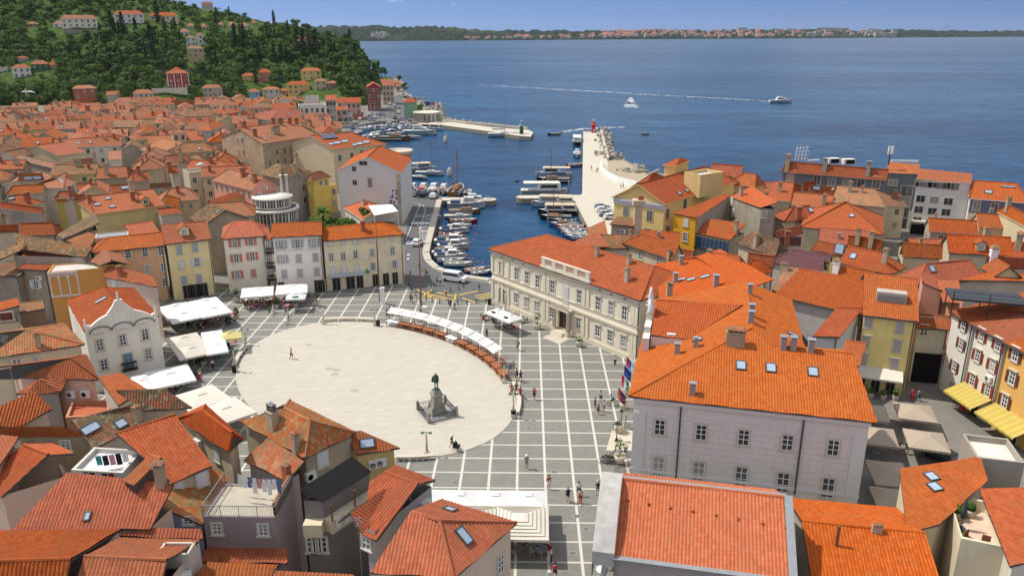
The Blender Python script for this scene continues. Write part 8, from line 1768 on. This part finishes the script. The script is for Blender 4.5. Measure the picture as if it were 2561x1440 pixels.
for a in((676,789,'black','black','person with green backpack walking by the hotel cafe','walk',180,True,None,'green'),(684,783,'white','white','person in long white dress by the hotel cafe','step',200,True,None,None,.006,1,True),(715,788,'navy','navy','person in dark shirt with pale cap near hotel cafe','walk',0,True,'grey'),(784,777,'pink','denim','person in pink top and jeans right of the hotel cafe','walk',0,False),(722,809,'black','beige','person pulling a pale suitcase at top left of the oval','walk',20),(969,794,'black','black','person in black left of the pair by the first stall','stand',270,False),(975,787,'navy','denim','person in dark top and jeans above the first stall','step',200,False),(985,789,'pink','pink','person in pink dress above the first stall','walk',0,True,None,None,.006,1,True),(1046,804,'white','grey','person in white standing left of the nearer mast','stand',90),(1051,799,'beige','black','person hidden behind the nearer mast plinth','step',120),(1069,804,'black','black','person in black right of the nearer mast plinth','walk',20,False),(1027,755,'red','navy','person in red shirt in the group by the masts','stand',300,False),(1032,761,'black','beige','person in black top sitting by the yellow bag near masts','stand',30),(1043,752,'grey','denim','person in grey facing the group by the masts','stand',200),(1050,758,'teal','beige','person in teal top at right of the group by masts','stand',180),(1127,772,'navy','black','person with backpack in the pair near the bollards','step',100,False,None,'navy'),(1137,772,'white','grey','person in white shirt in the pair near the bollards','step',80,False),(1116,744,'white','red','person in white walking over the yellow road marks','walk',270),(1199,732,'black','denim','person in black crossing by the town hall corner','walk',220),(1217,846,'black','black','person in black walking alone below the white parasols','walk',300,False),(1295,877,'green','black','person in green shirt with backpack on the open square','walk',200,True,None,'green'),(1538,915,'white','black','person in pale shirt by the town hall end wall','stand',250,False),(1277,934,'blue','grey','person in blue at left of the group beside the bench lamp','step',120),(1284,932,'grey','beige','person in grey behind the couple in black','stand',100),(1293,951,'black','black','left person of the couple in black shorts','walk',130),(1302,955,'black','black','right person of the couple in black','walk',120),(1336,999,'red','black','person in red top walking alone on the grey paving','walk',270,True,None,'black'),(1488,1024,'black','black','person in black dress, left of the family group','stand',20),(1502,1006,'white','navy','tall person in white shirt, top of the family group','step',280),(1496,1036,'denim','black','child with red hair and backpack in the family group','walk',260,True,None,'black',.006,.85),(1510,1030,'white','grey','person in white tee with hand raised in the family group','step',250),(1317,1171,'grey','grey','person in white sun hat walking alone on the lower square','walk',275,True,'white'),(1372,1222,'red','white','person in striped red top on a red kick scooter','step',290),(1420,1254,'blue','black','person in blue shirt with dark backpack on lower square','walk',90,True,None,'black'),(1447,1240,'white','denim','person in white tee behind the red-trousered person','walk',90),(1451,1259,'beige','red','person with long hair, beige top and red trousers','walk',85,False),(1495,1238,'black','denim','person in black tee with pale hat near the church corner','walk',95,True,'beige'),(1378,1407,'white','black','waiter in white shirt and black apron at tavern parasol','stand',180,False),(1388,1448,'red','black','person at the very bottom edge of the picture','walk',90),(1130,1120,'black','beige','person pushing a stroller along the oval edge','walk',-30,True,'white'),(729,898,'pink','black','lone person with dark bag crossing the oval','walk',0),(547,815,'white','black','waiter in white under the upper left parasols','stand',200,False),(534,925,'white','black','waiter in white by the beige parasols','walk',260,False),(2280,1000,'red','red','person in red dress in the back piazza','stand',90,True,None,None,.006,1,True),(2296,1003,'grey','navy','person in grey with a dark dog in the back piazza','walk',100,False),(2245,1132,'red','white','person in red top and white shorts under tan awnings','walk',270),(2265,1134,'black','black','person in black under the tan awnings','walk',270),(1049,674,'grey','black','person in the shade beside the harbour road','walk',260),(1027,697,'grey','beige','person walking along the stained cream house','walk',90),(1093,714,'blue','denim','person in blue by the white van','stand',90),(1101,714,'white','navy','person in white by the white van','stand',100),(1074,729,'teal','white','person in teal with bag near the road bollards','step',200),(1083,727,'black','white','person in black near the road bollards','step',190),(1487,387,'white','white','person in white on the stone pier','walk',90),(1493,387,'black','green','person in dark clothes on the stone pier','walk',90),(1479,427,'black','beige','person alone lower on the stone pier','walk',90),(1491,434,'white','beige','person in white walking down the pier','walk',270),(1495,431,'grey','red','person in grey walking down the pier','walk',270),(1553,471,'white','red','person by the white curved wall, red shorts','walk',180),(1559,471,'green','black','person in green by the white curved wall','walk',180),(1340,1392,'blue','black','person in blue seated at the tavern table','sit',0),(1366,1388,'teal','grey','person in green seated at the tavern table','sit',180),(503,823,'beige','black','seated guest at the left of upper left parasols','sit',0),(533,812,'yellow','black','seated guest beside the waiter under upper left parasols','sit',0),(757,764,'pink','denim','seated guest in pink at the hotel cafe','sit',180)):
 person(*a)
def bike_meshes():
 w=MB();w.tube([V((.33*cos(t),0,.33+.33*sin(t)))for t in[2*pi*i/20 for i in range(21)]],.022,6,0,False)
 for i in range(8):a=pi*i/4;w.bar((0,0,.33),(.33*cos(a),0,.33+.33*sin(a)),.008)
 f=MB();P=dict(r=(-.5,0,.33),f=(.52,0,.33),c=(-.05,0,.3),s=(-.2,0,.82),h=(.36,0,.85),b=(.33,0,1.0))
 for a,c in(('r','c'),('r','s'),('c','s'),('c','h'),('s','h'),('h','f'),('h','b')):f.bar(P[a],P[c],.035)
 f.bar((.3,-.27,1.02),(.3,.27,1.02),.03);f.box((-.22,0,.86),(.26,.15,.06));return w.mesh('wheel',M['black']),f.mesh('frame',M['iron'])
BWM,BFM=bike_meshes();BIKES=[]
def bike(px,py,hdg,lab,col='black',z=.016,tilt=0):
 o=thing('bicycle',lab,'bicycle',at(px,py,z),radians(hdg),'bicycles on the square');o.rotation_euler.x=tilt;recolor(inst('frame',BFM,o),cm_(col));inst('wheel',BWM,o,(-.5,0,0));inst('wheel',BWM,o,(.52,0,0));return o
for px,py,h,col,top,lab in((1292,982,260,'black','black','person in black and white helmet cycling, left of a pair'),(1302,993,265,'red','red','person in dark red cycling, right of a pair'),(1281,984,250,'black','red','person in red cycling behind the bench lamp'),(1534,1013,200,'green','blue','person in bright blue bent over a bicycle'),(1067,689,250,'black','yellow','person in yellow cycling down the harbour road')):
 bike(px,py,h,lab.replace('person','bicycle under person',1),col);person(px,py,top,'black',lab,'bike',h,z=.02)
for i,(px,py,h)in enumerate(((1512,1156,10),(1518,1153,12),(1524,1156,8),(1530,1159,15),(1537,1158,5),(1541,1138,30),(1556,1142,40),(1562,1135,60),(1552,1176,20),(1563,1062,80))):bike(px,py,h,'black bicycle parked by the palace corner, %s nearest the planter row start'%nth(i),'black',.016,.12)
def parasol(lab,px,py,w,d,rz,mat,z=3.1,cap=True,rings=0,logo=None,name='parasol',grp='parasols round the square'):
 c=at(px,py,z-.25);o=thing(name,lab,'parasol',(c.x,c.y,.006),radians(rz),grp);b=MB();x,y=w/2,d/2;e=z-.65
 q=[(-x,-y,e),(x,-y,e),(x,y,e),(-x,y,e)];t=[(p[0]*.16,p[1]*.16,z)for p in q]
 for i in range(4):
  j=(i+1)%4;m=V(q[i]).lerp(V(q[j]),.5)-V((0,0,.06));mt=V(t[i]).lerp(V(t[j]),.5);b.face([q[i],m,mt,t[i]]);b.face([m,q[j],t[j],mt]);n=8
  for k in range(n):a,c2=V(q[i]).lerp(V(q[j]),k/n),V(q[i]).lerp(V(q[j]),(k+1)/n);mm=a.lerp(c2,.5);b.face([a,a-V((0,0,.22)),mm-V((0,0,.3)),c2-V((0,0,.22)),c2])
 b.face(t)
 can=b.build('canopy',mat,o)
 if cap:b=MB();s=.22;b.face([(-x*s,-y*s,z+.02),(x*s,-y*s,z+.02),(0,0,z+.2)]);b.face([(x*s,-y*s,z+.02),(x*s,y*s,z+.02),(0,0,z+.2)]);b.face([(x*s,y*s,z+.02),(-x*s,y*s,z+.02),(0,0,z+.2)]);b.face([(-x*s,y*s,z+.02),(-x*s,-y*s,z+.02),(0,0,z+.2)]);b.build('vent_cap',mat,o)
 if rings:
  b=MB()
  for k in range(1,rings+1):
   f=.16+.84*k/(rings+1);zz=z-.65*(f-.16)/.84+.03
   for i in range(4):a,c2=q[i],q[(i+1)%4];b.bar((a[0]*f,a[1]*f,zz),(c2[0]*f,c2[1]*f,zz),.05)
  b.build('seam',plain('seam_cloth',(.36,.32,.25),.9),can)
 if logo:b=MB();b.lathe([(.5,0),(.01,.01)],12);l=b.build('logo',plain('logo_print',logo,.8),can,(0,-y*.6,e+.33));l.rotation_euler.x=.3;l.scale=(1.2,.5,1)
 b=MB();b.bar((0,0,0),(0,0,z),.09);b.box((0,0,0),(.7,.7,.1));b.build('pole',M['metal'],o);return o
CREAM2,GREYC=plain('beige_canvas',(.55,.50,.42),.9),plain('cool_white_canvas',(.70,.71,.72),.9)
for nm,px,py,w,d,rz,mt in(('cream parasol, %s of the left pair beside the yellow house',449,778,4.7,9.2,38,M['cloth']),('cream parasol, %s of the right pair beside the yellow house',524,765,4.7,9.4,36,M['cloth']),('beige parasol, %s of two by the baroque house',471,861,4.5,9.6,35,CREAM2),('bright white parasol, %s of two beside the beige pair',536,852,3.0,9.4,26,GREYC)):
 for k,word in((1,'farther'),(-1,'nearer')):
  c=at(px,py,2.6)+V((-sin(radians(rz)),cos(radians(rz)),0))*d/4*k;c.z=2.85;parasol(nm%word,*proj(c),w,d/2,rz,mt)
for a in(('small yellow parasol at the west edge of the oval',575,834,3.2,2.4,20,plain('yellow_cloth',(.58,.48,.2),.85)),('wide white parasol in front of the baroque house',425,933,5.4,6.2,33,M['cloth']),('narrow white parasol left of the wide white one',354,950,2.4,6.2,33,M['cloth']),('large cream parasol, upper of two below the baroque house',502,986,5.3,5.6,45,M['cream']),('large cream parasol, lower of two below the baroque house',562,1020,5.3,5.8,45,M['cream']),('large white parasol left at the hotel cafe',643,724,5.4,5.3,16,M['cloth']),('large white parasol right at the hotel cafe',729,717,5.4,5.3,14,M['cloth'])):parasol(*a)
parasol('small white parasol with green logo at hotel cafe front',740,737,3.2,2.4,8,M['cloth'],logo=(.05,.28,.12));parasol('white parasol with dark logo left by the town hall',1245,776,3.2,3.0,-49,M['cloth'],logo=(.03,.04,.05));parasol('white parasol with dark logo right by the town hall',1276,789,3.0,3.0,-48,M['cloth'],logo=(.03,.04,.05))
for i,px in enumerate((1068,1153,1240,1322)):parasol('white square parasol at the bottom centre, %s from left'%nth(i),px,1238+i,3.45,3.3,0,M['cloth'],3.2)
parasol('big cream stepped-seam parasol, left of two at the tavern',1190,1292,5.0,4.8,-1,M['cream'],3.4,False,5);tv=parasol('big cream stepped-seam parasol, right of two at the tavern',1299,1296,5.4,5.2,-1,M['cream'],3.4,False,5)
me=text_mesh('ona Taverna',.34,plain('dark_lettering',(.05,.05,.045),.8));me.transform(Matrix.Rotation(pi/2,4,'X'));inst('lettering',me,tv,(-1.3,-2.63,2.55))
for i,(px,py,w,d,rz)in enumerate(((2180,1022,3.6,4.4,-16),(2200,1082,3.6,4.4,-16),(2290,1022,4.2,4.6,-16),(2318,1092,4.2,4.6,-16),(2226,1175,3.8,5,-10),(2240,1245,3.8,5,-10))):parasol('tan canvas awning in the back piazza, %s by distance from the yellow house'%nth(i),px,py,w,d,rz,plain('shaded_awning_canvas',(.36,.29,.215),.9),2.9,False)  # tan canvas darkened: the palace's shade is put into its colour
tb_=MB();tb_.box((0,0,.7),(.8,.8,.05));tb_.bar((0,0,0),(0,0,.7),.08);tb_.box((0,0,0),(.45,.45,.04));TBM=tb_.mesh('cafe_table',M['cloth'])
cb=MB();cb.box((0,0,.42),(.44,.44,.05));cb.box((0,.21,.47),(.44,.05,.42))
for x in(-.19,.19):
 for y in(-.19,.19):cb.bar((x,y,0),(x,y,.43),.04)
CHM=cb.mesh('cafe_chair',M['wood']);tabs,chs=[],[]
for px,py,c in((470,812,'black'),(500,822,'black'),(520,806,'black'),(548,796,'red'),(575,808,'black'),(585,792,'red'),(490,905,'black'),(520,897,'beige'),(552,890,'white'),(575,865,'beige'),(440,972,'black'),(470,956,'black'),(490,946,'black'),(617,743,'red'),(620,759,'white'),(640,760,'white'),(640,770,'pink'),(663,761,'white'),(665,742,'grey'),(682,750,'red'),(702,757,'pink'),(735,752,'red'),(762,744,'grey'),(650,740,'grey'),(720,771,'pink'),(1213,800,'black'),(1241,808,'black'),(1275,822,'black'),(1305,806,'black'),(1353,1392,'grey'),(1300,1385,'grey'),(2152,968,'white'),(2172,962,'beige'),(2212,965,'beige')):
 t_=inst('cafe_table',TBM,None,at(px,py,.006),r.uniform(0,1.5));recolor(t_,cm_(c));tag(t_,'','table','cafe tables round the square');tabs.append(t_);a0=r.uniform(0,1.5)
 for k in range(3 if py<1100 else 2):a=a0+k*2*pi/3;q=inst('cafe_chair',CHM,None,t_.location+V((cos(a)*.78,sin(a)*.78,0)),a-pi/2);recolor(q,cm_(r.choice(('black','red','black','beige')))if c!='pink' else cm_('pink'));tag(q,'','chair','cafe chairs round the square');chs.append(q)
def lab_sets(objs,what):
 for nm,f in(('left-hand parasols',lambda p:p[0]<600),('hotel cafe',lambda p:600<=p[0]<850),('town hall parasols',lambda p:850<=p[0]<1330 and p[1]<1000),('tavern parasols',lambda p:p[0]<2000 and p[1]>=1000),('yellow house awning',lambda p:p[0]>=2000)):ordinals([o for o in objs if f(proj(o.location))],what+' by the '+nm+', {n} from left')
lab_sets(tabs,'square cafe table');lab_sets(chs,'small cafe chair')
pots=[]
def pot(px,py,s,hgt,round_=True,lab=''):
 o=thing('potted_plant',lab or 'x','potted plant',at(px,py,.006));b=MB();b.lathe([(.32*s,0),(.48*s,.5*s),(.5*s,.8*s),(.42*s,.8*s),(.4*s,.7*s),(.01,.7*s)],4 if not round_ else 12,0,sq=not round_,smooth=round_);b.build('pot',M['stone'],o);b=MB();rr=random.Random(int(px));b.bar((0,0,.6*s),(0,0,hgt),.06,1);leaves(b,V((0,0,hgt)),.55*s,.55*s,.5*s,70,.12,rr);leaves(b,V((0,0,.85*s)),.35*s,.35*s,.2*s,25,.1,rr);b.build('foliage',[LEAF['bright'],M['bark']],o);return o
for a in((593,756,1.2,2.0,0,'tall potted shrub left of the hotel cafe'),(616,773,.9,1.1,0,'low potted shrub at the hotel cafe front left'),(693,771,.9,1.5,0,'potted shrub at the hotel cafe centre'),(741,768,.9,1.1,0,'bushy planter at the hotel cafe front right'),(793,764,1.0,2.0,0,'potted tree right of the hotel cafe'),(591,797,.7,1.7,0,'slim potted tree beside the upper left parasols'),(1344,823,1.2,2.2,1,'round stone pot with small tree by the town hall, left of portal'),(1448,866,1.2,1.1,1,'round stone pot with flowers right of town hall portal'),(1549,1158,1.3,2.4,1,'round stone pot with yellow-green tree among bicycles'),(1560,1022,1.1,1.9,1,'yellow-green potted shrub beside palace facade'),(1547,1080,1.3,1.0,1,'pale round pot below the palace street lamps'),(2148,990,.9,1.0,0,'leafy planter left of the yellow house front'),(2176,994,.9,1.0,0,'leafy planter second at the yellow house front'),(2207,998,.9,1.0,0,'leafy planter third at the yellow house front'),(2238,1001,.9,1.3,0,'flowering planter right at the yellow house front'),(510,912,.8,.9,0,'potted fern by the beige parasols')):pot(*a[:4],bool(a[4]),a[5])
for px,py,tp,nm in((957,760,552,'left'),(1062,811,560,'right')):
 p=at(px,py,0);o=thing('flag_mast','very tall bare flag mast on stone plinth, %s'%('farther, before the stained house' if nm=='left' else 'nearer, beside the stalls'),'mast',p);b=MB();b.box((0,0,0),(.95,.75,.3));b.box((0,0,.3),(.75,.55,2.6));b.box((0,0,2.9),(.9,.7,.15));b.build('plinth',M['white'],o);b=MB();b.tube([(-.45,0,.2),(-.45,0,9),(-.45,0,zat(px-8,tp,p))],[.14,.12,.05],8);b.build('pole',M['wood'],o)
def lamp(px,py,tp,lab):
 p=at(px,py,.06);h=zat(px,tp,p)-.06;o=thing('plaza_lamp',lab,'lamp',p);b=MB();b.box((0,0,0),(.5,.5,.5));b.tube([(0,0,.4),(0,0,h)],[.16,.08],8);b.build('post',M['stone'],o);b=MB();b.bar((-.45,0,h),(.45,0,h),.07)
 for x in(-.45,.45):b.lathe([(.05,h+.1),(.22,h),(.18,h-.1),(.01,h-.12)],8,0,(x,0,0))
 b.build('lamp_head',plain('verdigris',(.05,.13,.12),.6),o)
for a in((810,810,768,'pale plaza lamp at the top of the oval, left bench end'),(938,814,775,'pale plaza lamp at the top of the oval, right bench end'),(1261,957,915,'pale plaza lamp beside the last stall'),(616,862,822,'pale plaza lamp at the left oval bench, upper end'),(589,928,876,'pale plaza lamp at the left oval bench, lower end'),(1068,1137,1081,'pale plaza lamp at the bottom of the oval by the bench'),(1284,1044,984,'pale plaza lamp at the right oval bench, lower end')):lamp(*a)
def ang(px,py):q=at(px,py,0)-OC;x,y=q.x*cos(OR)+q.y*sin(OR),-q.x*sin(OR)+q.y*cos(OR);return atan2(y/OB,x/OA)
for p0,p1,lab in(((812,808),(942,816),'curved stone bench at the top of the oval'),((590,922),(618,864),'curved stone bench at the left of the oval'),((1264,962),(1284,1038),'curved stone bench at the right of the oval'),((990,1138),(1078,1138),'curved stone bench at the bottom of the oval')):
 t0,t1=ang(*p0),ang(*p1);dt=(t1-t0+pi)%(2*pi)-pi;o=thing('stone_bench',lab,'bench',oval(t0+dt/2,1.35,.0));s1,s2=MB(),MB();n=12
 for k in range(n):
  a,c=oval(t0+dt*k/n,1.35)-o.location,oval(t0+dt*(k+1)/n,1.35)-o.location;d=c-a;m=(a+c)/2;s1.box((m.x,m.y,.42),(d.length+.02,.6,.16),0,atan2(d.y,d.x))
  if k%2==0:s2.box((m.x,m.y,0),(d.length*.7,.5,.42),0,atan2(d.y,d.x))
 s1.build('seat',M['stone'],o);s2.build('base',M['stone'],o)
bl_=MB();bl_.lathe([(.09,0),(.08,.75),(.11,.78),(.05,.92)],8);BLM=bl_.mesh('bollard',M['iron']);bo=[tag(inst('bollard',BLM,None,at(x,y,.016)),'','bollard','iron bollards by the harbour road')for x,y in((1023,716),(1028,725),(1031,733),(1038,740),(1066,751),(1081,755),(1100,759),(1122,761),(1145,762),(1168,761),(1191,758),(1216,759),(1127,729),(1148,726),(1160,719))]
ordinals(bo,'short black bollard by the harbour road, {n} from left')
for px,py,lab in((946,815,'black litter bin by the top bench of the oval'),(586,930,'black litter bin at the left oval bench'),(1284,1043,'black litter bin at the right oval bench'),(1224,761,'black litter bin at the town hall corner')):b=MB();b.lathe([(.28,0),(.32,.9),(.34,.95),(.2,1.0),(.01,1.0)],10);tag(b.build('litter_bin',M['black'],None,at(px,py,.06)),lab,'bin')
for px,py,tp,lab in((1553,1068,1026,'black street lamp farther along the palace front'),(1542,1101,1057,'black street lamp nearer along the palace front')):
 p=at(px,py,.016);h=zat(px,tp,p);o=thing('street_lamp',lab,'street lamp',p);b=MB();b.lathe([(.25,0),(.12,.3),(.06,.5),(.05,h-.6)],8);b.lathe([(.3,h-.1),(.1,h+.08),(.02,h+.25)],8);b.build('post',M['iron'],o);b=MB();b.lathe([(.12,h-.6),(.24,h-.1)],8);b.build('lantern',M['skyglass'],o)
t0,t1=ang(975,838),ang(1222,944);dt=(t1-t0+pi)%(2*pi)-pi
for i in range(12):
 t=t0+dt*i/11;p=oval(t,.985,.06);q=oval(t+.01,.985,.06);d=q-p;rz=atan2(d.y,d.x);o=thing('market_stall','brown market stall on the oval rim, %s from the far end'%nth(i),'stall',p,rz,'market stalls along the oval')
 if(V((OC.x,OC.y,0))-p).dot(V((-sin(rz),cos(rz),0)))<0:o.rotation_euler.z=rz+pi
 wd=plain('stall_wood',(.30,.10,.035),.75,var=.25);b=MB();b.box((0,.2,.82),(2.1,1.15,.07));b.box((0,.2,.3),(2.0,1.0,.04));b.build('table',[M['cloth']if i in(0,5)else wd],o)
 for x in(-1.0,1.0):
  for y in(-.3,.7):b=MB();b.bar((x,y,0),(x,y,.82 if y>0 else 2.3),.08);b.build('leg',wd,o)
 b=MB();b.bar((-1.15,-.3,2.25),(1.15,-.3,2.25),.07);b.bar((-1.0,-.9,2.5),(-1.0,.3,2.0),.06);b.bar((1.0,-.9,2.5),(1.0,.3,2.0),.06);b.build('frame',wd,o)
 if i<10:b=MB();f=[(-1.2,-1.3,2.62),(1.2,-1.3,2.62),(1.2,.15,2.12),(-1.2,.15,2.12)];b.face(f);b.face([(x,y,z-.04)for x,y,z in f[::-1]]);b.build('awning',M['cloth'],o)
mo=thing('monument','bronze violinist statue on a tall grey pedestal inside an iron fence','monument',at(1093,1034,.06),radians(28));mo.scale=(.78,.78,.78);b=MB();b.box((0,0,0),(5.0,5.0,.25));b.build('plinth',plain('plinth_slab',(.26,.26,.26),.85,var=.15),mo);b=MB()
for z,w,h,tp in((.25,2.6,.5,.95),(.75,2.2,.5,.9),(1.25,1.75,.6,.95),(1.85,1.5,1.6,.9),(3.45,1.75,.2,1),(3.65,1.4,.45,.8),(4.1,1.2,.2,.9)):b.box((0,0,z),(w,w,h),0,0,tp)
for x in(-.85,.85):
 for y in(-.85,.85):b.lathe([(.3,.75),(.26,1.6),(.12,2.0),(.02,2.1)],8,0,(x,y,0))
b.build('pedestal',plain('pedestal_stone',(.26,.245,.215),.85,var=.3,scale=2),mo)
st_=inst('statue',PM['stand'][0].copy(),mo,(0,0,4.3),radians(-120),1.72);st_.data.materials[0]=plain('green_bronze',(.035,.075,.06),.55,.4,.4,var=.4);b=MB();b.lathe([(.2,.72),(.23,.85),(.19,1.0),(.165,1.3),(.185,1.42),(.05,1.5)],10,0);b.bar((.3,.25,.9),(.75,.3,.35),.03);b.tube([(-.1,-.3,.75),(-.1,-.34,1.05),(-.1,-.3,1.3)],[.16,.09,.03],6);b.lathe([(.34,0),(.3,.08)],10,0);b.build('coat',st_.data.materials[0],st_)
b=MB()
for s in range(4):
 R=Matrix.Rotation(s*pi/2,3,'Z')
 for k in range(14):x=-2.4+k*.37;a=R@V((x,-2.4,.25));b.bar(a,a+V((0,0,1.05)),.05);b.lathe([(.01,1.25),(.09,1.35),(.01,1.55)],5,0,(a.x,a.y,0))
 for z in(.5,1.1):b.bar(R@V((-2.4,-2.4,z)),R@V((2.4,-2.4,z)),.05)
b.build('fence',M['iron'],mo)
for x in(-2.4,2.4):
 for y in(-2.4,2.4):b=MB();b.box((x,y,.25),(.4,.4,1.2));b.lathe([(.2,1.45),(.26,1.65),(.1,1.85)],8,0,(x,y,0));b.build('corner_post',M['greystone'],mo)
for i,(n,col)in enumerate(((12,((.62,.62,.62),(.05,.10,.40),(.5,.03,.03))),(9.6,((.02,.05,.22),)*3),(7,((.05,.28,.08),(.6,.6,.6),(.5,.03,.05))),(3.6,((.16,.03,.05),(.10,.03,.12),(.5,.08,.05))))):
 o=thing('flag',('white-blue-red','dark blue starred','green-white-red','dark red and blue')[i]+' flag hanging from the palace facade','flag',cl(-.1,n,-2.2));b=MB();tip=-_e*1.4+V((0,0,1.5));b.bar((0,0,0),tip,.07);b.build('pole',M['white'],o);b=MB()
 for k in range(3):
  for j in range(4):f0,f1=.35+.2*k,.55+.2*k;z0,z1=-j*.32,-(j+1)*.32;w=lambda f,z:tip*f+V((0,0,z))+_n*.15*sin(z*4+f*5);b.face([w(f0,z0),w(f1,z0),w(f1*.96,z1),w(f0*.96,z1)],k)
 b.build('cloth',[plain('flag_cloth',c,.8)for c in col],o)
sx=thing('stroller','black baby stroller pushed along the oval edge','stroller',at(1142,1127,.06),-.4);b=MB();b.box((0,0,.45),(.7,.45,.35),0,0,1.1);b.tube([(-.1,-.25,.8),(-.2,-.2,1.05),(-.2,.2,1.05),(-.1,.25,.8)],.12,6);b.bar((-.3,0,.6),(-.8,0,1.05),.05);b.build('seat',M['black'],sx)
for x,y in((-.35,-.25),(-.35,.25),(.4,0)):w=inst('wheel',BWM,sx,(x,y,0),0,.45)
sc=thing('suitcase','pale wheeled suitcase pulled by person near the oval top','suitcase',at(715,811,.01),.3);b=MB();b.box((0,0,.08),(.3,.45,.65));b.bar((.1,-.12,.7),(.35,-.12,1.05),.03);b.bar((.1,.12,.7),(.35,.12,1.05),.03);b.build('shell',GREYC,sc)
pg=thing('pergola','terrace pergola with white striped awning beside the museum','pergola',at(958,560,0));b=MB();lo=[at(936,539,6.8),at(996,528,6.8),at(980,511,7.6),at(921,514,7.6)];lo=[p-pg.location for p in lo]
for k in range(7):f0,f1=k/7,(k+1)/7;b.face([lo[0].lerp(lo[3],f0),lo[1].lerp(lo[2],f0),lo[1].lerp(lo[2],f1),lo[0].lerp(lo[3],f1)],k%2)
b.build('awning',[M['cloth'],GREYC],pg);b=MB()
for p in lo:b.bar((p.x,p.y,0),p,.12)
b.build('post',M['white'],pg);b=MB();m=sum(lo,V())/4;b.box((m.x,m.y,3.6),(4.6,3.6,.25));b.box((m.x,m.y-1.9,3.85),(4.6,.08,.9));b.build('deck',M['gutter'],pg)
um=thing('closed_umbrella','closed dark grey umbrella on the stuccoed roof terrace','umbrella',at(2402,1322,7.35));b=MB();b.box((0,0,0),(.8,.8,.08));b.bar((0,0,0),(0,0,2.9),.05);b.lathe([(.22,1.1),(.2,1.8),(.08,2.8),(.01,2.95)],8);b.build('cloth',plain('dark_canvas',(.05,.055,.065),.9),um)
for px,py,rz,lab in((2420,1362,.5,'wooden slatted chair, left on the roof terrace'),(2462,1366,2.6,'wooden slatted chair, right on the roof terrace')):o=inst('terrace_chair',CHM,None,at(px,py,7.35),rz,1.35);tag(o,lab,'chair')
for px,py,lab in((2394,1296,'spiky potted plant left on the roof terrace'),(2424,1290,'spiky potted plant right on the roof terrace')):o=pot(px,py,.8,.9,True,lab);o.location=at(px,py,7.35)
def laundry(name,p0,p1,n,cols,sag,lab):
 rr=random.Random(n)
 for k in range(n):
  f=(k+.5)/n;c=V(p0).lerp(V(p1),f)-V((0,0,sag*4*f*(1-f)));d=(V(p1)-V(p0)).normalized();w=(V(p1)-V(p0)).length/n*.42;h=rr.uniform(.5,1.1);b=MB();b.face([d*-w,d*w,d*w+V((0,.12,-h)),d*-w+V((0,.1,-h))]);tag(b.build('hanging_cloth',cm_(cols[k%len(cols)]),None,c),lab%nth(k),'laundry','laundry on roof lines')
for j,(y0,y1)in enumerate(((1183,1196),(1196,1208))):laundry('x',at(592,y0,12.3),at(702,y1,12.3),9,('white','white','denim','white','pink','white'),.25,'washing on the lilac terrace '+('far' if j==0 else 'near')+' line, %s from left')
laundry('x',at(236,1140,13.8),at(318,1128,13.8),5,('teal','black','pink','black','white'),.1,'washing on the white terrace back line, %s from left');laundry('x',at(205,1178,13.4),at(300,1182,13.4),6,('grey','black','white','navy','red','white'),.1,'washing on the white terrace front line, %s from left')
for px,py,dist,col,s,lab in((65,230,200,'white',1.5,'white gull flying over the left hillside'),(1293,454,150,'black',1.0,'dark bird flying over the harbour water')):b=MB();b.lathe([(.01,-.45),(.1,-.15),(.11,.1),(.05,.32),(.01,.42)],6);[b.face([(sg*.05,0,-.12),(sg*.6,.1,-.02),(sg*1.1,.45,-.15),(sg*.55,.35,.1),(sg*.05,0,.16)])for sg in(-1,1)];o=b.build('gull',cm_(col),None,at_dist(px,py,dist));o.scale=(s,s,s);tag(o,lab,'bird')
for i,(px,py)in enumerate(((2396,1018),(2412,1032))):o=thing('motor_scooter',('black' if i==0 else 'red and white')+' motor scooter parked by the yellow striped awning','scooter',at(px,py,.01),-.9);b=MB();b.tube([(-.6,0,.55),(-.1,0,.45),(.35,0,.4),(.6,0,.95)],[.2,.17,.1,.07],8);b.box((-.35,0,.68),(.7,.26,.12));b.bar((.6,-.3,1.0),(.6,.3,1.0),.04);b.build('body',cm_(('black','red')[i]),o);[inst('wheel',BWM,o,(x,0,0),0,.72)for x in(-.55,.62)]
for i,(px,py)in enumerate(((1386,1179),(1443,1290),(1466,1322),(1432,1382),(1370,935),(1425,952),(1400,1067),(1163,1108),(1378,1436),(1138,1205),(1322,1070),(1480,945),(695,797),(858,744))):
 b=MB();b.box((0,0,0),(.75,.6,.006));b.box((0,0,.006),(.6,.45,.004),1);tag(b.build('manhole_cover',[M['greystone'],plain('cover_plate',(.13,.125,.115),.8,var=.2)],None,at(px,py,.005)),'square drain cover set in the grey paving, %s'%nth(i)+' nearest the palace corner','drain cover','drain covers in the paving')
for i,(px,py)in enumerate(((772,862),(825,922),(842,925),(837,935),(888,976),(724,1012))):
 b=MB();b.box((0,0,0),(1.0,.8,.005));tag(b.build('floor_hatch',plain('hatch_joint',(.33,.30,.245),.85),None,at(px,py,.061)),'faint stone floor hatch in the oval, %s from the far bench'%nth(i),'floor hatch','floor hatches in the oval')
